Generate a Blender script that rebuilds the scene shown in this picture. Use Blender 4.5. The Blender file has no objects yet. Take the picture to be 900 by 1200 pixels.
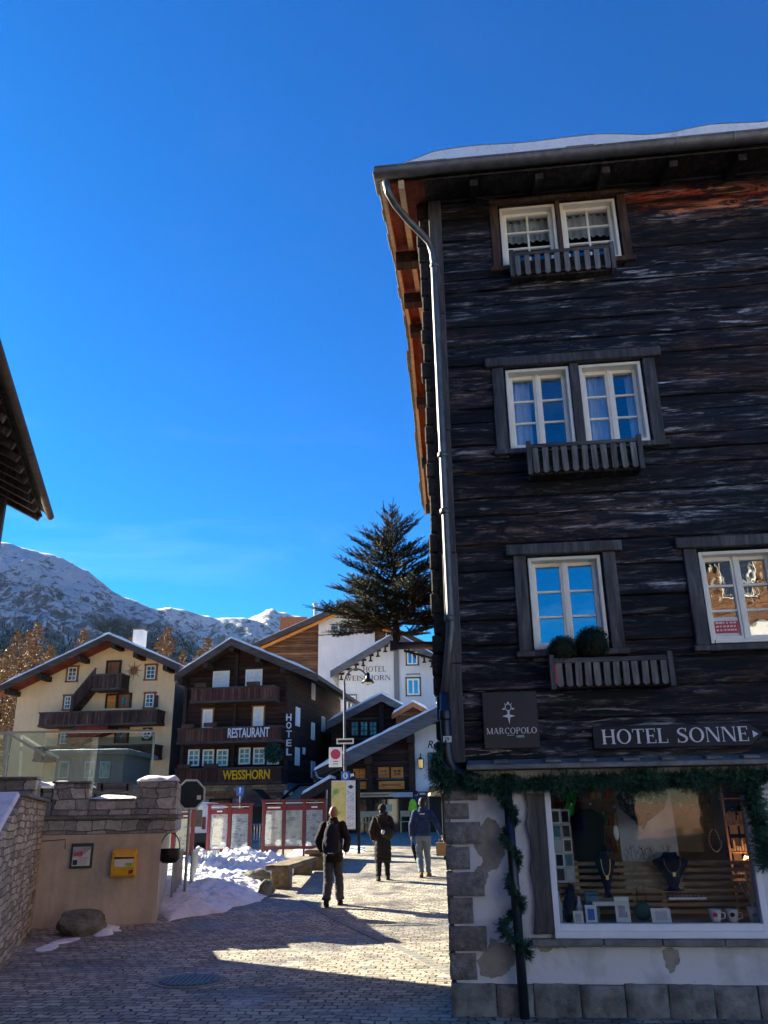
import bpy, bmesh, math, random
from mathutils import Vector as V, Matrix, noise as NZ
rad = math.radians
random.seed(11)
S = bpy.context.scene
COL = S.collection

# ------------------------------------------------------------------ camera, sky, sun, exposure
FPX, PITCH, ROLL = 970.0, rad(20.1), rad(0.85)
_R = V((1, 0, 0)); _U = V((0, -math.sin(PITCH), math.cos(PITCH))); _F = V((0, math.cos(PITCH), math.sin(PITCH)))
CR = _R * math.cos(ROLL) - _U * math.sin(ROLL)
CU = _U * math.cos(ROLL) + _R * math.sin(ROLL)
EYE = V((0, 0, 1.65))
cam = bpy.data.cameras.new('camera'); cam.sensor_fit = 'HORIZONTAL'; cam.sensor_width = 36.0
cam.lens = FPX / 900 * 36; cam.clip_start = 0.05; cam.clip_end = 12000
camo = bpy.data.objects.new('camera', cam); COL.objects.link(camo)
m = Matrix.Identity(4)
for i in range(3):
    m[i][0] = CR[i]; m[i][1] = CU[i]; m[i][2] = -_F[i]; m[i][3] = EYE[i]
camo.matrix_world = m
S.camera = camo

SUN_AZ, SUN_EL = rad(55), rad(26)          # azimuth to the left of the viewing direction
world = bpy.data.worlds.new('World'); S.world = world; world.use_nodes = True
wn = world.node_tree; wn.nodes.clear()
sky = wn.nodes.new('ShaderNodeTexSky'); sky.sky_type = 'NISHITA'; sky.sun_disc = False
sky.sun_elevation = SUN_EL; sky.sun_rotation = -SUN_AZ; sky.altitude = 1600; sky.air_density = 1.0; sky.dust_density = 0.6; sky.ozone_density = 3.0
sep = wn.nodes.new('ShaderNodeSeparateColor'); comb = wn.nodes.new('ShaderNodeCombineColor')
def wmath(op, a, b):
    x = wn.nodes.new('ShaderNodeMath'); x.operation = op
    for s, v in ((x.inputs[0], a), (x.inputs[1], b)):
        if isinstance(v, (int, float)): s.default_value = v
        else: wn.links.new(v, s)
    return x.outputs[0]
wn.links.new(sky.outputs[0], sep.inputs[0])
blue = sep.outputs[2]                       # deep alpine blue: red and green fall off faster than blue
red = wmath('MULTIPLY', blue, wmath('POWER', wmath('DIVIDE', sep.outputs[0], blue), 4.6))
green = wmath('MULTIPLY', blue, wmath('POWER', wmath('DIVIDE', sep.outputs[1], blue), 2.1))
for k, s in enumerate((red, green, blue)): wn.links.new(s, comb.inputs[k])
bg = wn.nodes.new('ShaderNodeBackground'); bg.inputs['Strength'].default_value = 0.052
wo = wn.nodes.new('ShaderNodeOutputWorld')
# faint high cirrus
wtc = wn.nodes.new('ShaderNodeTexCoord'); wmp = wn.nodes.new('ShaderNodeMapping'); wmp.inputs['Scale'].default_value = (2.2, 2.2, 9.0); wmp.inputs['Rotation'].default_value = (0.25, 0.1, 0.3)
wnz = wn.nodes.new('ShaderNodeTexNoise'); wnz.inputs['Scale'].default_value = 1.6; wnz.inputs['Detail'].default_value = 7; wnz.inputs['Roughness'].default_value = 0.62; wnz.inputs['Distortion'].default_value = 0.8
wrp = wn.nodes.new('ShaderNodeValToRGB'); wrp.color_ramp.elements[0].position = 0.52; wrp.color_ramp.elements[1].position = 0.80
wrp.color_ramp.elements[1].color = (0.06, 0.06, 0.06, 1)
wmx = wn.nodes.new('ShaderNodeMix'); wmx.data_type = 'RGBA'; wmx.inputs[7].default_value = (9, 11, 13, 1)
wn.links.new(wtc.outputs['Generated'], wmp.inputs[0]); wn.links.new(wmp.outputs[0], wnz.inputs['Vector']); wn.links.new(wnz.outputs['Fac'], wrp.inputs[0]); wsx = wn.nodes.new('ShaderNodeSeparateXYZ'); wn.links.new(wtc.outputs['Generated'], wsx.inputs[0])
wlo = wn.nodes.new('ShaderNodeMapRange'); wlo.inputs[1].default_value = 0.34; wlo.inputs[2].default_value = 0.50; wlo.inputs[3].default_value = 1.0; wlo.inputs[4].default_value = 0.12; wn.links.new(wsx.outputs[2], wlo.inputs[0])
wn.links.new(wmath('MULTIPLY', wrp.outputs[0], wlo.outputs[0]), wmx.inputs[0]); wn.links.new(comb.outputs[0], wmx.inputs[6])
wn.links.new(wmx.outputs[2], bg.inputs['Color']); wn.links.new(bg.outputs[0], wo.inputs['Surface'])
sl = bpy.data.lights.new('sun', 'SUN'); sl.energy = 4.8; sl.angle = rad(0.53); sl.color = (1.0, 0.91, 0.70)
so = bpy.data.objects.new('sun', sl); COL.objects.link(so)
to_sun = V((-math.sin(SUN_AZ) * math.cos(SUN_EL), math.cos(SUN_AZ) * math.cos(SUN_EL), math.sin(SUN_EL)))
so.rotation_euler = to_sun.to_track_quat('Z', 'Y').to_euler(); so.location = (-20, 10, 30)
S.view_settings.view_transform = 'Standard'; S.view_settings.look = 'None'; S.view_settings.gamma = 1; S.view_settings.use_curve_mapping = False
S.view_settings.exposure = 2.2
S.cycles.max_bounces = 6; S.cycles.diffuse_bounces = 3; S.cycles.glossy_bounces = 3; S.cycles.transparent_max_bounces = 12; S.cycles.use_denoising = True
S.cycles.sample_clamp_indirect = 6

# ------------------------------------------------------------------ measuring helpers
def ray(u, v): return CR * ((u - 450) / FPX) + CU * ((600 - v) / FPX) + _F
def at(u, v, Y):
    d = ray(u, v); return EYE + d * (Y / d.y)
def gz(y):                                  # the street climbs gently away from the viewer
    if y < 14: return 0.0
    if y < 17: return 0.038 * (y - 14) ** 2 / 6
    if y < 48: return 0.057 + 0.038 * (y - 17)
    return 1.235 + 0.01 * (y - 48)
def ground(u, v):
    d = ray(u, v); lo, hi = 1.0, 90.0
    for _ in range(60):
        mid = (lo + hi) / 2; p = EYE + d * (mid / d.y)
        if p.z > gz(p.y): lo = mid
        else: hi = mid
    return EYE + d * (lo / d.y)
class Frame:                                # local x along the facade, y away from the viewer, z up
    def __init__(s, o, ang):
        s.o = V(o); s.a = ang; s.d = V((math.cos(ang), math.sin(ang), 0)); s.b = V((-math.sin(ang), math.cos(ang), 0))
    def w(s, u, v, t=0.0):
        d = ray(u, v); p0 = s.o + s.b * t
        p = EYE + d * ((p0 - EYE).dot(s.b) / d.dot(s.b)) - s.o
        return p.dot(s.d), p.z
    def world(s, x, y, z): return s.o + s.d * x + s.b * y + V((0, 0, z))

# ------------------------------------------------------------------ mesh helpers
class MB:
    def __init__(s): s.v = []; s.f = []; s.m = []; s.mi = 0
    def add(s, vs, fs):
        n = len(s.v); s.v += [tuple(p) for p in vs]
        for f in fs: s.f.append([i + n for i in f]); s.m.append(s.mi)
        return s
    def box(s, x0, y0, z0, x1, y1, z1):
        return s.add([(x0,y0,z0),(x1,y0,z0),(x1,y1,z0),(x0,y1,z0),(x0,y0,z1),(x1,y0,z1),(x1,y1,z1),(x0,y1,z1)],
                     [(0,3,2,1),(4,5,6,7),(0,1,5,4),(1,2,6,5),(2,3,7,6),(3,0,4,7)])
    def obox(s, c, a, b, d):
        c = V(c); a = V(a); b = V(b); d = V(d)
        p = [c-a-b-d, c+a-b-d, c+a+b-d, c-a+b-d, c-a-b+d, c+a-b+d, c+a+b+d, c-a+b+d]
        return s.add(p, [(0,3,2,1),(4,5,6,7),(0,1,5,4),(1,2,6,5),(2,3,7,6),(3,0,4,7)])
    def beam(s, p, q, w, h, up=(0, 0, 1)):
        p = V(p); q = V(q); d = (q - p); L = d.length; d.normalize(); up = V(up)
        sd = d.cross(up)
        if sd.length < 1e-4: sd = d.cross(V((0, 1, 0)))
        sd.normalize(); u2 = sd.cross(d).normalized()
        return s.obox((p + q) / 2, d * L / 2, sd * w / 2, u2 * h / 2)
    def prism(s, poly, y0, y1):              # polygon in x,z pushed along y
        n = len(poly)
        vs = [(x, y0, z) for x, z in poly] + [(x, y1, z) for x, z in poly]
        fs = [list(range(n)), list(range(2 * n - 1, n - 1, -1))] + [(i, (i + 1) % n, (i + 1) % n + n, i + n) for i in range(n)]
        return s.add(vs, fs)
    def prismv(s, pts, vec):
        n = len(pts); vec = V(vec)
        vs = [V(p) for p in pts] + [V(p) + vec for p in pts]
        fs = [list(range(n)), list(range(2 * n - 1, n - 1, -1))] + [(i, (i + 1) % n, (i + 1) % n + n, i + n) for i in range(n)]
        return s.add(vs, fs)
    def rings(s, rs, cap=True):
        n = len(rs[0]); vs = [p for r in rs for p in r]; fs = []
        for k in range(len(rs) - 1):
            for i in range(n):
                j = (i + 1) % n; fs.append((k*n+i, k*n+j, (k+1)*n+j, (k+1)*n+i))
        if cap: fs += [list(range(n))[::-1], list(range((len(rs)-1)*n, len(rs)*n))]
        return s.add(vs, fs)
    def tube(s, pts, r, n=8, cap=True):
        pts = [V(p) for p in pts]; rs = r if isinstance(r, (list, tuple)) else [r] * len(pts)
        out = []; prev = None
        for i, p in enumerate(pts):
            d = (pts[min(i+1, len(pts)-1)] - pts[max(i-1, 0)]).normalized()
            if prev is None:
                a = d.cross(V((0, 0, 1)))
                if a.length < 1e-3: a = d.cross(V((0, 1, 0)))
            else: a = prev - d * prev.dot(d)
            a.normalize(); prev = a; b = d.cross(a)
            out.append([p + (a * math.cos(t) + b * math.sin(t)) * rs[i] for t in [2*math.pi*k/n for k in range(n)]])
        return s.rings(out, cap)
    def lathe(s, prof, c=(0, 0, 0), n=16):
        c = V(c)
        return s.rings([[c + V((r*math.cos(2*math.pi*k/n), r*math.sin(2*math.pi*k/n), z)) for k in range(n)] for r, z in prof])
    def ell(s, c, rx, ry, rz, n=12, k=8, R=None):
        c = V(c); rs = []
        for j in range(k + 1):
            ph = -math.pi/2 + math.pi*j/k; cc = max(math.cos(ph), 0.02)
            ring = [V((rx*cc*math.cos(2*math.pi*i/n), ry*cc*math.sin(2*math.pi*i/n), rz*math.sin(ph))) for i in range(n)]
            rs.append([c + (R @ p if R else p) for p in ring])
        return s.rings(rs)
    def grid(s, fn, nu, nv):
        vs = [fn(i / nu, j / nv) for j in range(nv + 1) for i in range(nu + 1)]
        fs = [(j*(nu+1)+i, j*(nu+1)+i+1, (j+1)*(nu+1)+i+1, (j+1)*(nu+1)+i) for j in range(nv) for i in range(nu)]
        return s.add(vs, fs)
    def build(s, name, mat, parent=None, smooth=False, bevel=0, seg=1, loc=None, normals=True):
        me = bpy.data.meshes.new(name); me.from_pydata(s.v, [], s.f)
        mats = mat if isinstance(mat, (list, tuple)) else [mat]
        for x in mats: me.materials.append(x)
        if len(mats) > 1: me.polygons.foreach_set('material_index', s.m)
        if normals:
            b = bmesh.new(); b.from_mesh(me); bmesh.ops.recalc_face_normals(b, faces=b.faces); b.to_mesh(me); b.free()
        if smooth:
            me.polygons.foreach_set('use_smooth', [True] * len(me.polygons))
            if smooth == 'auto': me.set_sharp_from_angle(angle=rad(38))
        o = bpy.data.objects.new(name, me); COL.objects.link(o)
        if parent: o.parent = parent
        if loc: o.location = loc
        if bevel:
            md = o.modifiers.new('bevel', 'BEVEL'); md.width = bevel; md.segments = seg; md.limit_method = 'ANGLE'; md.angle_limit = rad(40); md.harden_normals = False
        return o

def tag(o, label, cat, group=None, kind=None):
    if label: o['label'] = label
    if cat: o['category'] = cat
    if group: o['group'] = group
    if kind: o['kind'] = kind
    return o
def thing(name, label, cat, loc=(0, 0, 0), rz=0, group=None):
    o = bpy.data.objects.new(name, None); COL.objects.link(o); o.empty_display_size = 0.1
    o.location = loc; o.rotation_euler = (0, 0, rz)
    return tag(o, label, cat, group)
def copy_tree(o, parent=None):
    c = o.copy(); COL.objects.link(c)
    if parent: c.parent = parent
    for ch in [x for x in list(o.children)]: copy_tree(ch, c)
    return c
def remeshed(mb, name, mat, parent, voxel, smooth_iter=4, fold=0.0):
    o = mb.build(name, mat, None)
    r = o.modifiers.new('r', 'REMESH'); r.mode = 'VOXEL'; r.voxel_size = voxel; r.use_smooth_shade = True
    if smooth_iter:
        q = o.modifiers.new('s', 'SMOOTH'); q.iterations = smooth_iter; q.factor = 0.5
    dg = bpy.context.evaluated_depsgraph_get(); dg.update()
    me = bpy.data.meshes.new_from_object(o.evaluated_get(dg)); me.name = name
    nm = o.name; bpy.data.objects.remove(o, do_unlink=True)
    if fold:                                # creases: long soft folds broken by smaller ones
        nrm = [p.normal.copy() for p in me.vertices]
        for p, nn_ in zip(me.vertices, nrm):
            c = p.co.copy(); a = NZ.noise(V((c.x * 5 + c.z * 3, c.y * 5, c.z * 11))); b2 = NZ.noise(V((c.x * 13, c.y * 13, c.z * 26 + c.x * 9)))
            p.co = c + nn_ * fold * ((1 - abs(a) * 2.4) * .8 + b2 * .6)
    me.materials.clear(); me.materials.append(mat)
    me.polygons.foreach_set('use_smooth', [True] * len(me.polygons))
    o = bpy.data.objects.new(name, me); COL.objects.link(o); o.parent = parent
    return o
def text_mesh(body, size, extrude=0.01, bold=0.0, shear=0.0, align='LEFT', spacing=1.0):
    cu = bpy.data.curves.new('t', 'FONT'); cu.body = body; cu.size = size; cu.extrude = extrude; cu.offset = bold; cu.shear = shear; cu.align_x = align; cu.space_character = spacing
    cu.resolution_u = 3
    o = bpy.data.objects.new('t', cu); COL.objects.link(o)
    dg = bpy.context.evaluated_depsgraph_get(); dg.update()
    me = bpy.data.meshes.new_from_object(o.evaluated_get(dg))
    bpy.data.objects.remove(o, do_unlink=True); bpy.data.curves.remove(cu)
    return me
def lettering(name, body, mat, parent, x0, x1, z0, z1, y, depth=0.02, bold=0.0, shear=0.0, spacing=1.0):
    me = text_mesh(body, 1.0, 0.02, bold, shear, 'LEFT', spacing)
    xs = [p.co.x for p in me.vertices]; ys = [p.co.y for p in me.vertices]; zs = [p.co.z for p in me.vertices]
    ax, bx, ay, by, az, bz = min(xs), max(xs), min(ys), max(ys), min(zs), max(zs)
    for p in me.vertices:
        a, b, c = p.co
        p.co = (x0 + (a-ax)/(bx-ax)*(x1-x0), y - (c-az)/(bz-az)*depth, z0 + (b-ay)/(by-ay)*(z1-z0))
    me.materials.clear(); me.materials.append(mat)
    o = bpy.data.objects.new(name, me); COL.objects.link(o); o.parent = parent
    return o

# roman capitals with serifs, drawn from thick and thin strokes
def serif_polys(ch):
    w, t, sf, sh = 0.15, 0.055, 0.06, 0.045
    P = []
    def q(x0, z0, x1, z1): P.append([(x0, z0), (x1, z0), (x1, z1), (x0, z1)])
    def stem(x, wd=w, a=0.0, b=1.0, top=True, bot=True):
        q(x, a, x + wd, b)
        if bot: q(x - sf, a, x + wd + sf, a + sh)
        if top: q(x - sf, b - sh, x + wd + sf, b)
    def diag(x0, z0, x1, z1, wd): P.append([(x0, z0), (x0 + wd, z0), (x1 + wd, z1), (x1, z1)])
    def arc(cx, cz, rx, rz, a0, a1, wt=w, tt=t, n=18):
        o = []; i = []
        for k in range(n + 1):
            a = rad(a0 + (a1 - a0) * k / n); th = tt + (wt - tt) * abs(math.cos(a)) ** 1.3
            o.append((cx + rx * math.cos(a), cz + rz * math.sin(a))); i.append((cx + (rx - th) * math.cos(a), cz + (rz - th) * math.sin(a)))
        for k in range(n): P.append([o[k], o[k+1], i[k+1], i[k]])
    if ch == 'I': stem(sf); W = w + 2 * sf
    elif ch == 'H': stem(sf); stem(.62); q(sf + w, .48, .62, .54); W = .62 + w + sf
    elif ch == 'T': stem(.28, top=False); q(0, .945, .72, 1); q(0, .78, .045, 1); q(.675, .78, .72, 1); W = .72
    elif ch == 'E': stem(sf); q(sf+w, 0, .62, .055); q(sf+w, .945, .6, 1); q(sf+w, .48, .48, .54); q(.575, 0, .62, .24); q(.555, .78, .6, 1); q(.435, .4, .48, .62); W = .64
    elif ch == 'L': stem(sf); q(sf+w, 0, .62, .055); q(.575, 0, .62, .26); W = .62
    elif ch == 'N': stem(sf, t); stem(.72, t, bot=False); diag(sf + .02, 1, .66, 0, w); W = .86
    elif ch == 'M': stem(sf, t); stem(.82, w); diag(sf, 1, .38, 0, w); diag(.82 + .06, 1, .44, 0, t * 1.2); W = 1.04
    elif ch == 'A': diag(.06, 0, .34, 1, t); diag(.62, 0, .34, 1, w); q(.2, .3, .62, .355); q(0, 0, .2, sh); q(.54, 0, .84, sh); W = .84
    elif ch == 'R': stem(sf); arc(.38, .74, .27, .26, -90, 90); q(sf+w, .945, .38, 1); q(sf+w, .48, .38, .535); diag(.62, 0, .34, .5, w); q(.6, 0, .84, sh); W = .82
    elif ch == 'P': stem(sf); arc(.38, .72, .29, .28, -90, 90); q(sf+w, .945, .38, 1); q(sf+w, .44, .38, .495); W = .68
    elif ch == 'C': arc(.44, .5, .42, .51, 48, 312); q(.68, .7, .73, .98); q(.68, .06, .72, .2); W = .78
    elif ch == 'O': arc(.45, .5, .44, .51, 0, 360, n=32); W = .9
    elif ch == 'S':
        pts = [(.56, .80), (.50, .93), (.34, .98), (.17, .93), (.08, .79), (.12, .64), (.28, .54), (.44, .45), (.56, .33), (.56, .17), (.44, .05), (.27, .01), (.11, .07), (.05, .2)]
        wd = [.05, .05, .055, .08, .12, .15, .16, .16, .15, .12, .08, .055, .05, .05]
        for k in range(len(pts) - 1):
            a, b = V(pts[k]), V(pts[k+1]); d = (b - a).normalized(); nn = V((-d.y, d.x))
            c0 = a + nn * wd[k] / 2; c1 = a - nn * wd[k] / 2; c2 = b - nn * wd[k+1] / 2; c3 = b + nn * wd[k+1] / 2
            P.append([tuple(c0), tuple(c3), tuple(c2), tuple(c1)])
        q(.535, .74, .58, .99); q(.03, 0, .075, .27); W = .64
    elif ch == 'W': diag(.3, 0, .06, 1, w*.8); diag(.28, 0, .5, 1, t); diag(.72, 0, .48, 1, w*.8); diag(.72, 0, .96, 1, t); q(0, .955, .26, 1); q(.86, .955, 1.1, 1); q(.42, .955, .62, 1); W = 1.1
    else: W = .4
    return P, W
def serif_lettering(name, body, mat, parent, x0, x1, z0, z1, y, depth=0.01, gap=0.12):
    polys = []; x = 0
    for ch in body:
        P, W = serif_polys(ch); polys += [[(a + x, b) for a, b in p] for p in P]; x += W + gap
    x -= gap; mb = MB(); k = 0
    for p in polys:
        e = (k % 5) * 0.0004; k += 1
        mb.prism([(x0 + a / x * (x1 - x0), z0 + b * (z1 - z0)) for a, b in p], y - depth - e, y)
    return mb.build(name, mat, parent)

# ------------------------------------------------------------------ materials
class N:
    def __init__(s, name):
        s.m = bpy.data.materials.new(name); s.m.use_nodes = True; s.t = s.m.node_tree; s.t.nodes.clear()
        s.out = s.n('ShaderNodeOutputMaterial'); s.b = s.n('ShaderNodeBsdfPrincipled'); s.l(s.b.outputs[0], s.out.inputs[0])
    def n(s, t, **kw):
        x = s.t.nodes.new(t)
        for k, v in kw.items():
            if k.startswith('i_'): x.inputs[k[2:].replace('_', ' ')].default_value = v
            else: setattr(x, k, v)
        return x
    def l(s, a, b): s.t.links.new(a, b)
    def coord(s, scale=(1, 1, 1), rot=(0, 0, 0), kind='Object'):
        tc = s.n('ShaderNodeTexCoord'); mp = s.n('ShaderNodeMapping'); mp.inputs['Scale'].default_value = scale; mp.inputs['Rotation'].default_value = rot
        s.l(tc.outputs[kind], mp.inputs[0]); return mp.outputs[0]
    def noise(s, co, scale=1.0, detail=5, rough=0.6, dist=0.0):
        x = s.n('ShaderNodeTexNoise'); x.inputs['Scale'].default_value = scale; x.inputs['Detail'].default_value = detail
        x.inputs['Roughness'].default_value = rough; x.inputs['Distortion'].default_value = dist; s.l(co, x.inputs['Vector']); return x.outputs['Fac']
    def ramp(s, fac, stops):
        x = s.n('ShaderNodeValToRGB'); r = x.color_ramp
        while len(r.elements) < len(stops): r.elements.new(0.5)
        for e, (p, c) in zip(r.elements, stops): e.position = p; e.color = (c, c, c, 1) if isinstance(c, (int, float)) else (*c, 1)
        s.l(fac, x.inputs[0]); return x.outputs[0]
    def mix(s, fac, a, b, mode='MIX'):
        x = s.n('ShaderNodeMix', data_type='RGBA', blend_type=mode)
        for sock, val in ((x.inputs[0], fac), (x.inputs[6], a), (x.inputs[7], b)):
            if isinstance(val, (int, float)): sock.default_value = val
            elif isinstance(val, tuple): sock.default_value = (*val, 1)
            else: s.l(val, sock)
        return x.outputs[2]
    def math(s, op, a, b=0.5):
        x = s.n('ShaderNodeMath', operation=op)
        for sock, val in ((x.inputs[0], a), (x.inputs[1], b)):
            if isinstance(val, (int, float)): sock.default_value = val
            else: s.l(val, sock)
        return x.outputs[0]
    def bump(s, h, strength=0.5, dist=0.02, prev=None):
        x = s.n('ShaderNodeBump'); x.inputs['Strength'].default_value = strength; x.inputs['Distance'].default_value = dist
        s.l(h, x.inputs['Height'])
        if prev: s.l(prev, x.inputs['Normal'])
        return x.outputs[0]
    def fin(s, col=None, rough=0.7, normal=None, metal=0.0, spec=0.4, **kw):
        b = s.b
        if col is not None:
            if isinstance(col, tuple): b.inputs['Base Color'].default_value = (*col, 1)
            else: s.l(col, b.inputs['Base Color'])
        if isinstance(rough, (int, float)): b.inputs['Roughness'].default_value = rough
        else: s.l(rough, b.inputs['Roughness'])
        b.inputs['Metallic'].default_value = metal; b.inputs['Specular IOR Level'].default_value = spec
        if normal: s.l(normal, b.inputs['Normal'])
        for k, v in kw.items(): b.inputs[k.replace('_', ' ')].default_value = v
        return s.m
def plain(name, c, rough=0.6, metal=0, spec=0.4, var=0.25, scale=9.0, bump=0.15, bd=0.01):
    s = N(name); co = s.coord(); n1 = s.noise(co, scale, 6, 0.65)
    lo = tuple(x * (1 - var) for x in c); hi = tuple(min(1, x * (1 + var)) for x in c)
    col = s.ramp(n1, [(0.3, lo), (0.7, hi)])
    return s.fin(col, rough, s.bump(s.noise(co, scale * 5, 4), bump, bd), metal, spec)
def wood(name, dark, mid, light, grain=(1.2, 26, 26), rough=0.75, bump=0.6, plank=None, pw=0.14, big=0.7, spec=0.25, bd=0.012):
    s = N(name); co = s.coord(grain); n1 = s.noise(co, 1.0, 8, 0.7, 0.6)
    n2 = s.noise(s.coord(tuple(0.35 * g for g in grain)), 1.0, 4, 0.6, 0.4); n3 = s.noise(s.coord(), big, 3, 0.5)
    f = s.math('ADD', s.math('MULTIPLY', n1, 0.6), s.math('ADD', s.math('MULTIPLY', n2, 0.25), s.math('MULTIPLY', n3, 0.25)))
    col = s.ramp(f, [(0.40, dark), (0.56, mid), (0.74, light)])
    h = n1; nb = s.bump(h, bump, bd)
    if plank:                                # grooves between planks across one axis
        sx = s.n('ShaderNodeSeparateXYZ'); tc = s.n('ShaderNodeTexCoord'); s.l(tc.outputs['Object'], sx.inputs[0])
        a = s.math('DIVIDE', sx.outputs[plank], pw); fr = s.math('FRACT', a)
        g = s.math('MINIMUM', fr, s.math('SUBTRACT', 1.0, fr)); gm = s.ramp(g, [(0.02, 0.0), (0.09, 1.0)])
        wnz = s.n('ShaderNodeTexWhiteNoise', noise_dimensions='1D'); s.l(s.math('FLOOR', a), wnz.inputs['W'])
        sh = s.ramp(wnz.outputs['Value'], [(0.0, 0.6), (1.0, 1.25)])
        col = s.mix(1.0, col, sh, 'MULTIPLY'); col = s.mix(1.0, col, s.ramp(gm, [(0.0, 0.25), (1.0, 1.0)]), 'MULTIPLY')
        nb = s.bump(gm, 0.8, 0.02, nb)
    return s.fin(col, rough, nb, 0, spec)
def stone(name, c1, c2, c3, scale=(2.2, 2.2, 4.2), mortar=(0.16, 0.15, 0.14), mw=0.05, bump=0.9, bd=0.05, moss=None):
    s = N(name); co = s.coord(scale); nz = s.n('ShaderNodeTexNoise'); nz.inputs['Scale'].default_value = 1.3; s.l(co, nz.inputs['Vector'])
    ad = s.n('ShaderNodeVectorMath', operation='MULTIPLY_ADD'); s.l(nz.outputs['Color'], ad.inputs[0]); ad.inputs[1].default_value = (0.5, 0.5, 0.35); s.l(co, ad.inputs[2])
    v1 = s.n('ShaderNodeTexVoronoi', feature='DISTANCE_TO_EDGE'); v2 = s.n('ShaderNodeTexVoronoi', feature='F1')
    for v in (v1, v2): v.inputs['Randomness'].default_value = 0.8; s.l(ad.outputs[0], v.inputs['Vector'])
    bw = s.n('ShaderNodeSeparateColor'); s.l(v2.outputs['Color'], bw.inputs[0])
    col = s.ramp(bw.outputs[0], [(0.1, c1), (0.5, c2), (0.9, c3)])
    fine = s.noise(s.coord(), 18, 6, 0.7); col = s.mix(0.55, col, s.ramp(fine, [(0.3, 0.25), (0.7, 1.0)]), 'MULTIPLY')
    e = s.ramp(v1.outputs['Distance'], [(0.0, 0.0), (mw * 2, 1.0)]); col = s.mix(e, mortar, col)
    return s.fin(col, 0.85, s.bump(fine, 0.4, 0.012, s.bump(e, bump, bd)), 0, 0.3)
M = {}
def masonry(name, c1, c2, c3, bw, rh):
    s = N(name); tc = s.n('ShaderNodeTexCoord'); sx = s.n('ShaderNodeSeparateXYZ'); s.l(tc.outputs['Object'], sx.inputs[0]); cb = s.n('ShaderNodeCombineXYZ')
    s.l(s.math('ADD', sx.outputs[0], sx.outputs[1]), cb.inputs[0]); s.l(sx.outputs[2], cb.inputs[1])
    nz = s.n('ShaderNodeTexNoise'); nz.inputs['Scale'].default_value = 2.6; nz.inputs['Detail'].default_value = 3; s.l(tc.outputs['Object'], nz.inputs['Vector'])
    ad = s.n('ShaderNodeVectorMath', operation='MULTIPLY_ADD'); s.l(nz.outputs['Color'], ad.inputs[0]); ad.inputs[1].default_value = (0.40, 0.13, 0); s.l(cb.outputs[0], ad.inputs[2])
    def brick(bw, rh):
        br = s.n('ShaderNodeTexBrick'); br.offset = 0.42; br.squash = 0.7; br.squash_frequency = 3; br.inputs['Scale'].default_value = 1; br.inputs['Brick Width'].default_value = bw; br.inputs['Row Height'].default_value = rh; br.inputs['Mortar Size'].default_value = 0.008; br.inputs['Mortar Smooth'].default_value = 0.8; br.inputs['Bias'].default_value = 0
        br.inputs['Color1'].default_value = (0, 0, 0, 1); br.inputs['Color2'].default_value = (1, 1, 1, 1); br.inputs['Mortar'].default_value = (.3, .3, .3, 1); s.l(ad.outputs[0], br.inputs['Vector']); return br
    b1 = brick(bw, rh); n2 = s.noise(s.coord((3, 3, 5)), 1.5, 5, 0.65); fine = s.noise(s.coord(), 16, 6, 0.72)
    f = s.math('ADD', s.math('MULTIPLY', s.ramp(b1.outputs['Color'], [(0, 0.0), (1, 1.0)]), 0.6), s.math('MULTIPLY', n2, 0.5))
    col = s.ramp(f, [(0.2, c1), (0.5, c2), (0.8, c3)]); col = s.mix(1.0, col, s.ramp(fine, [(0.28, 0.55), (0.7, 1.15)]), 'MULTIPLY')
    col = s.mix(b1.outputs['Fac'], col, tuple(x * 0.8 for x in c1))
    h = s.math('ADD', s.math('SUBTRACT', 1.0, b1.outputs['Fac']), s.math('MULTIPLY', f, 0.9))
    return s.fin(col, 0.85, s.bump(fine, 0.6, 0.02, s.bump(h, 0.9, 0.04)), 0, 0.3)
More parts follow.
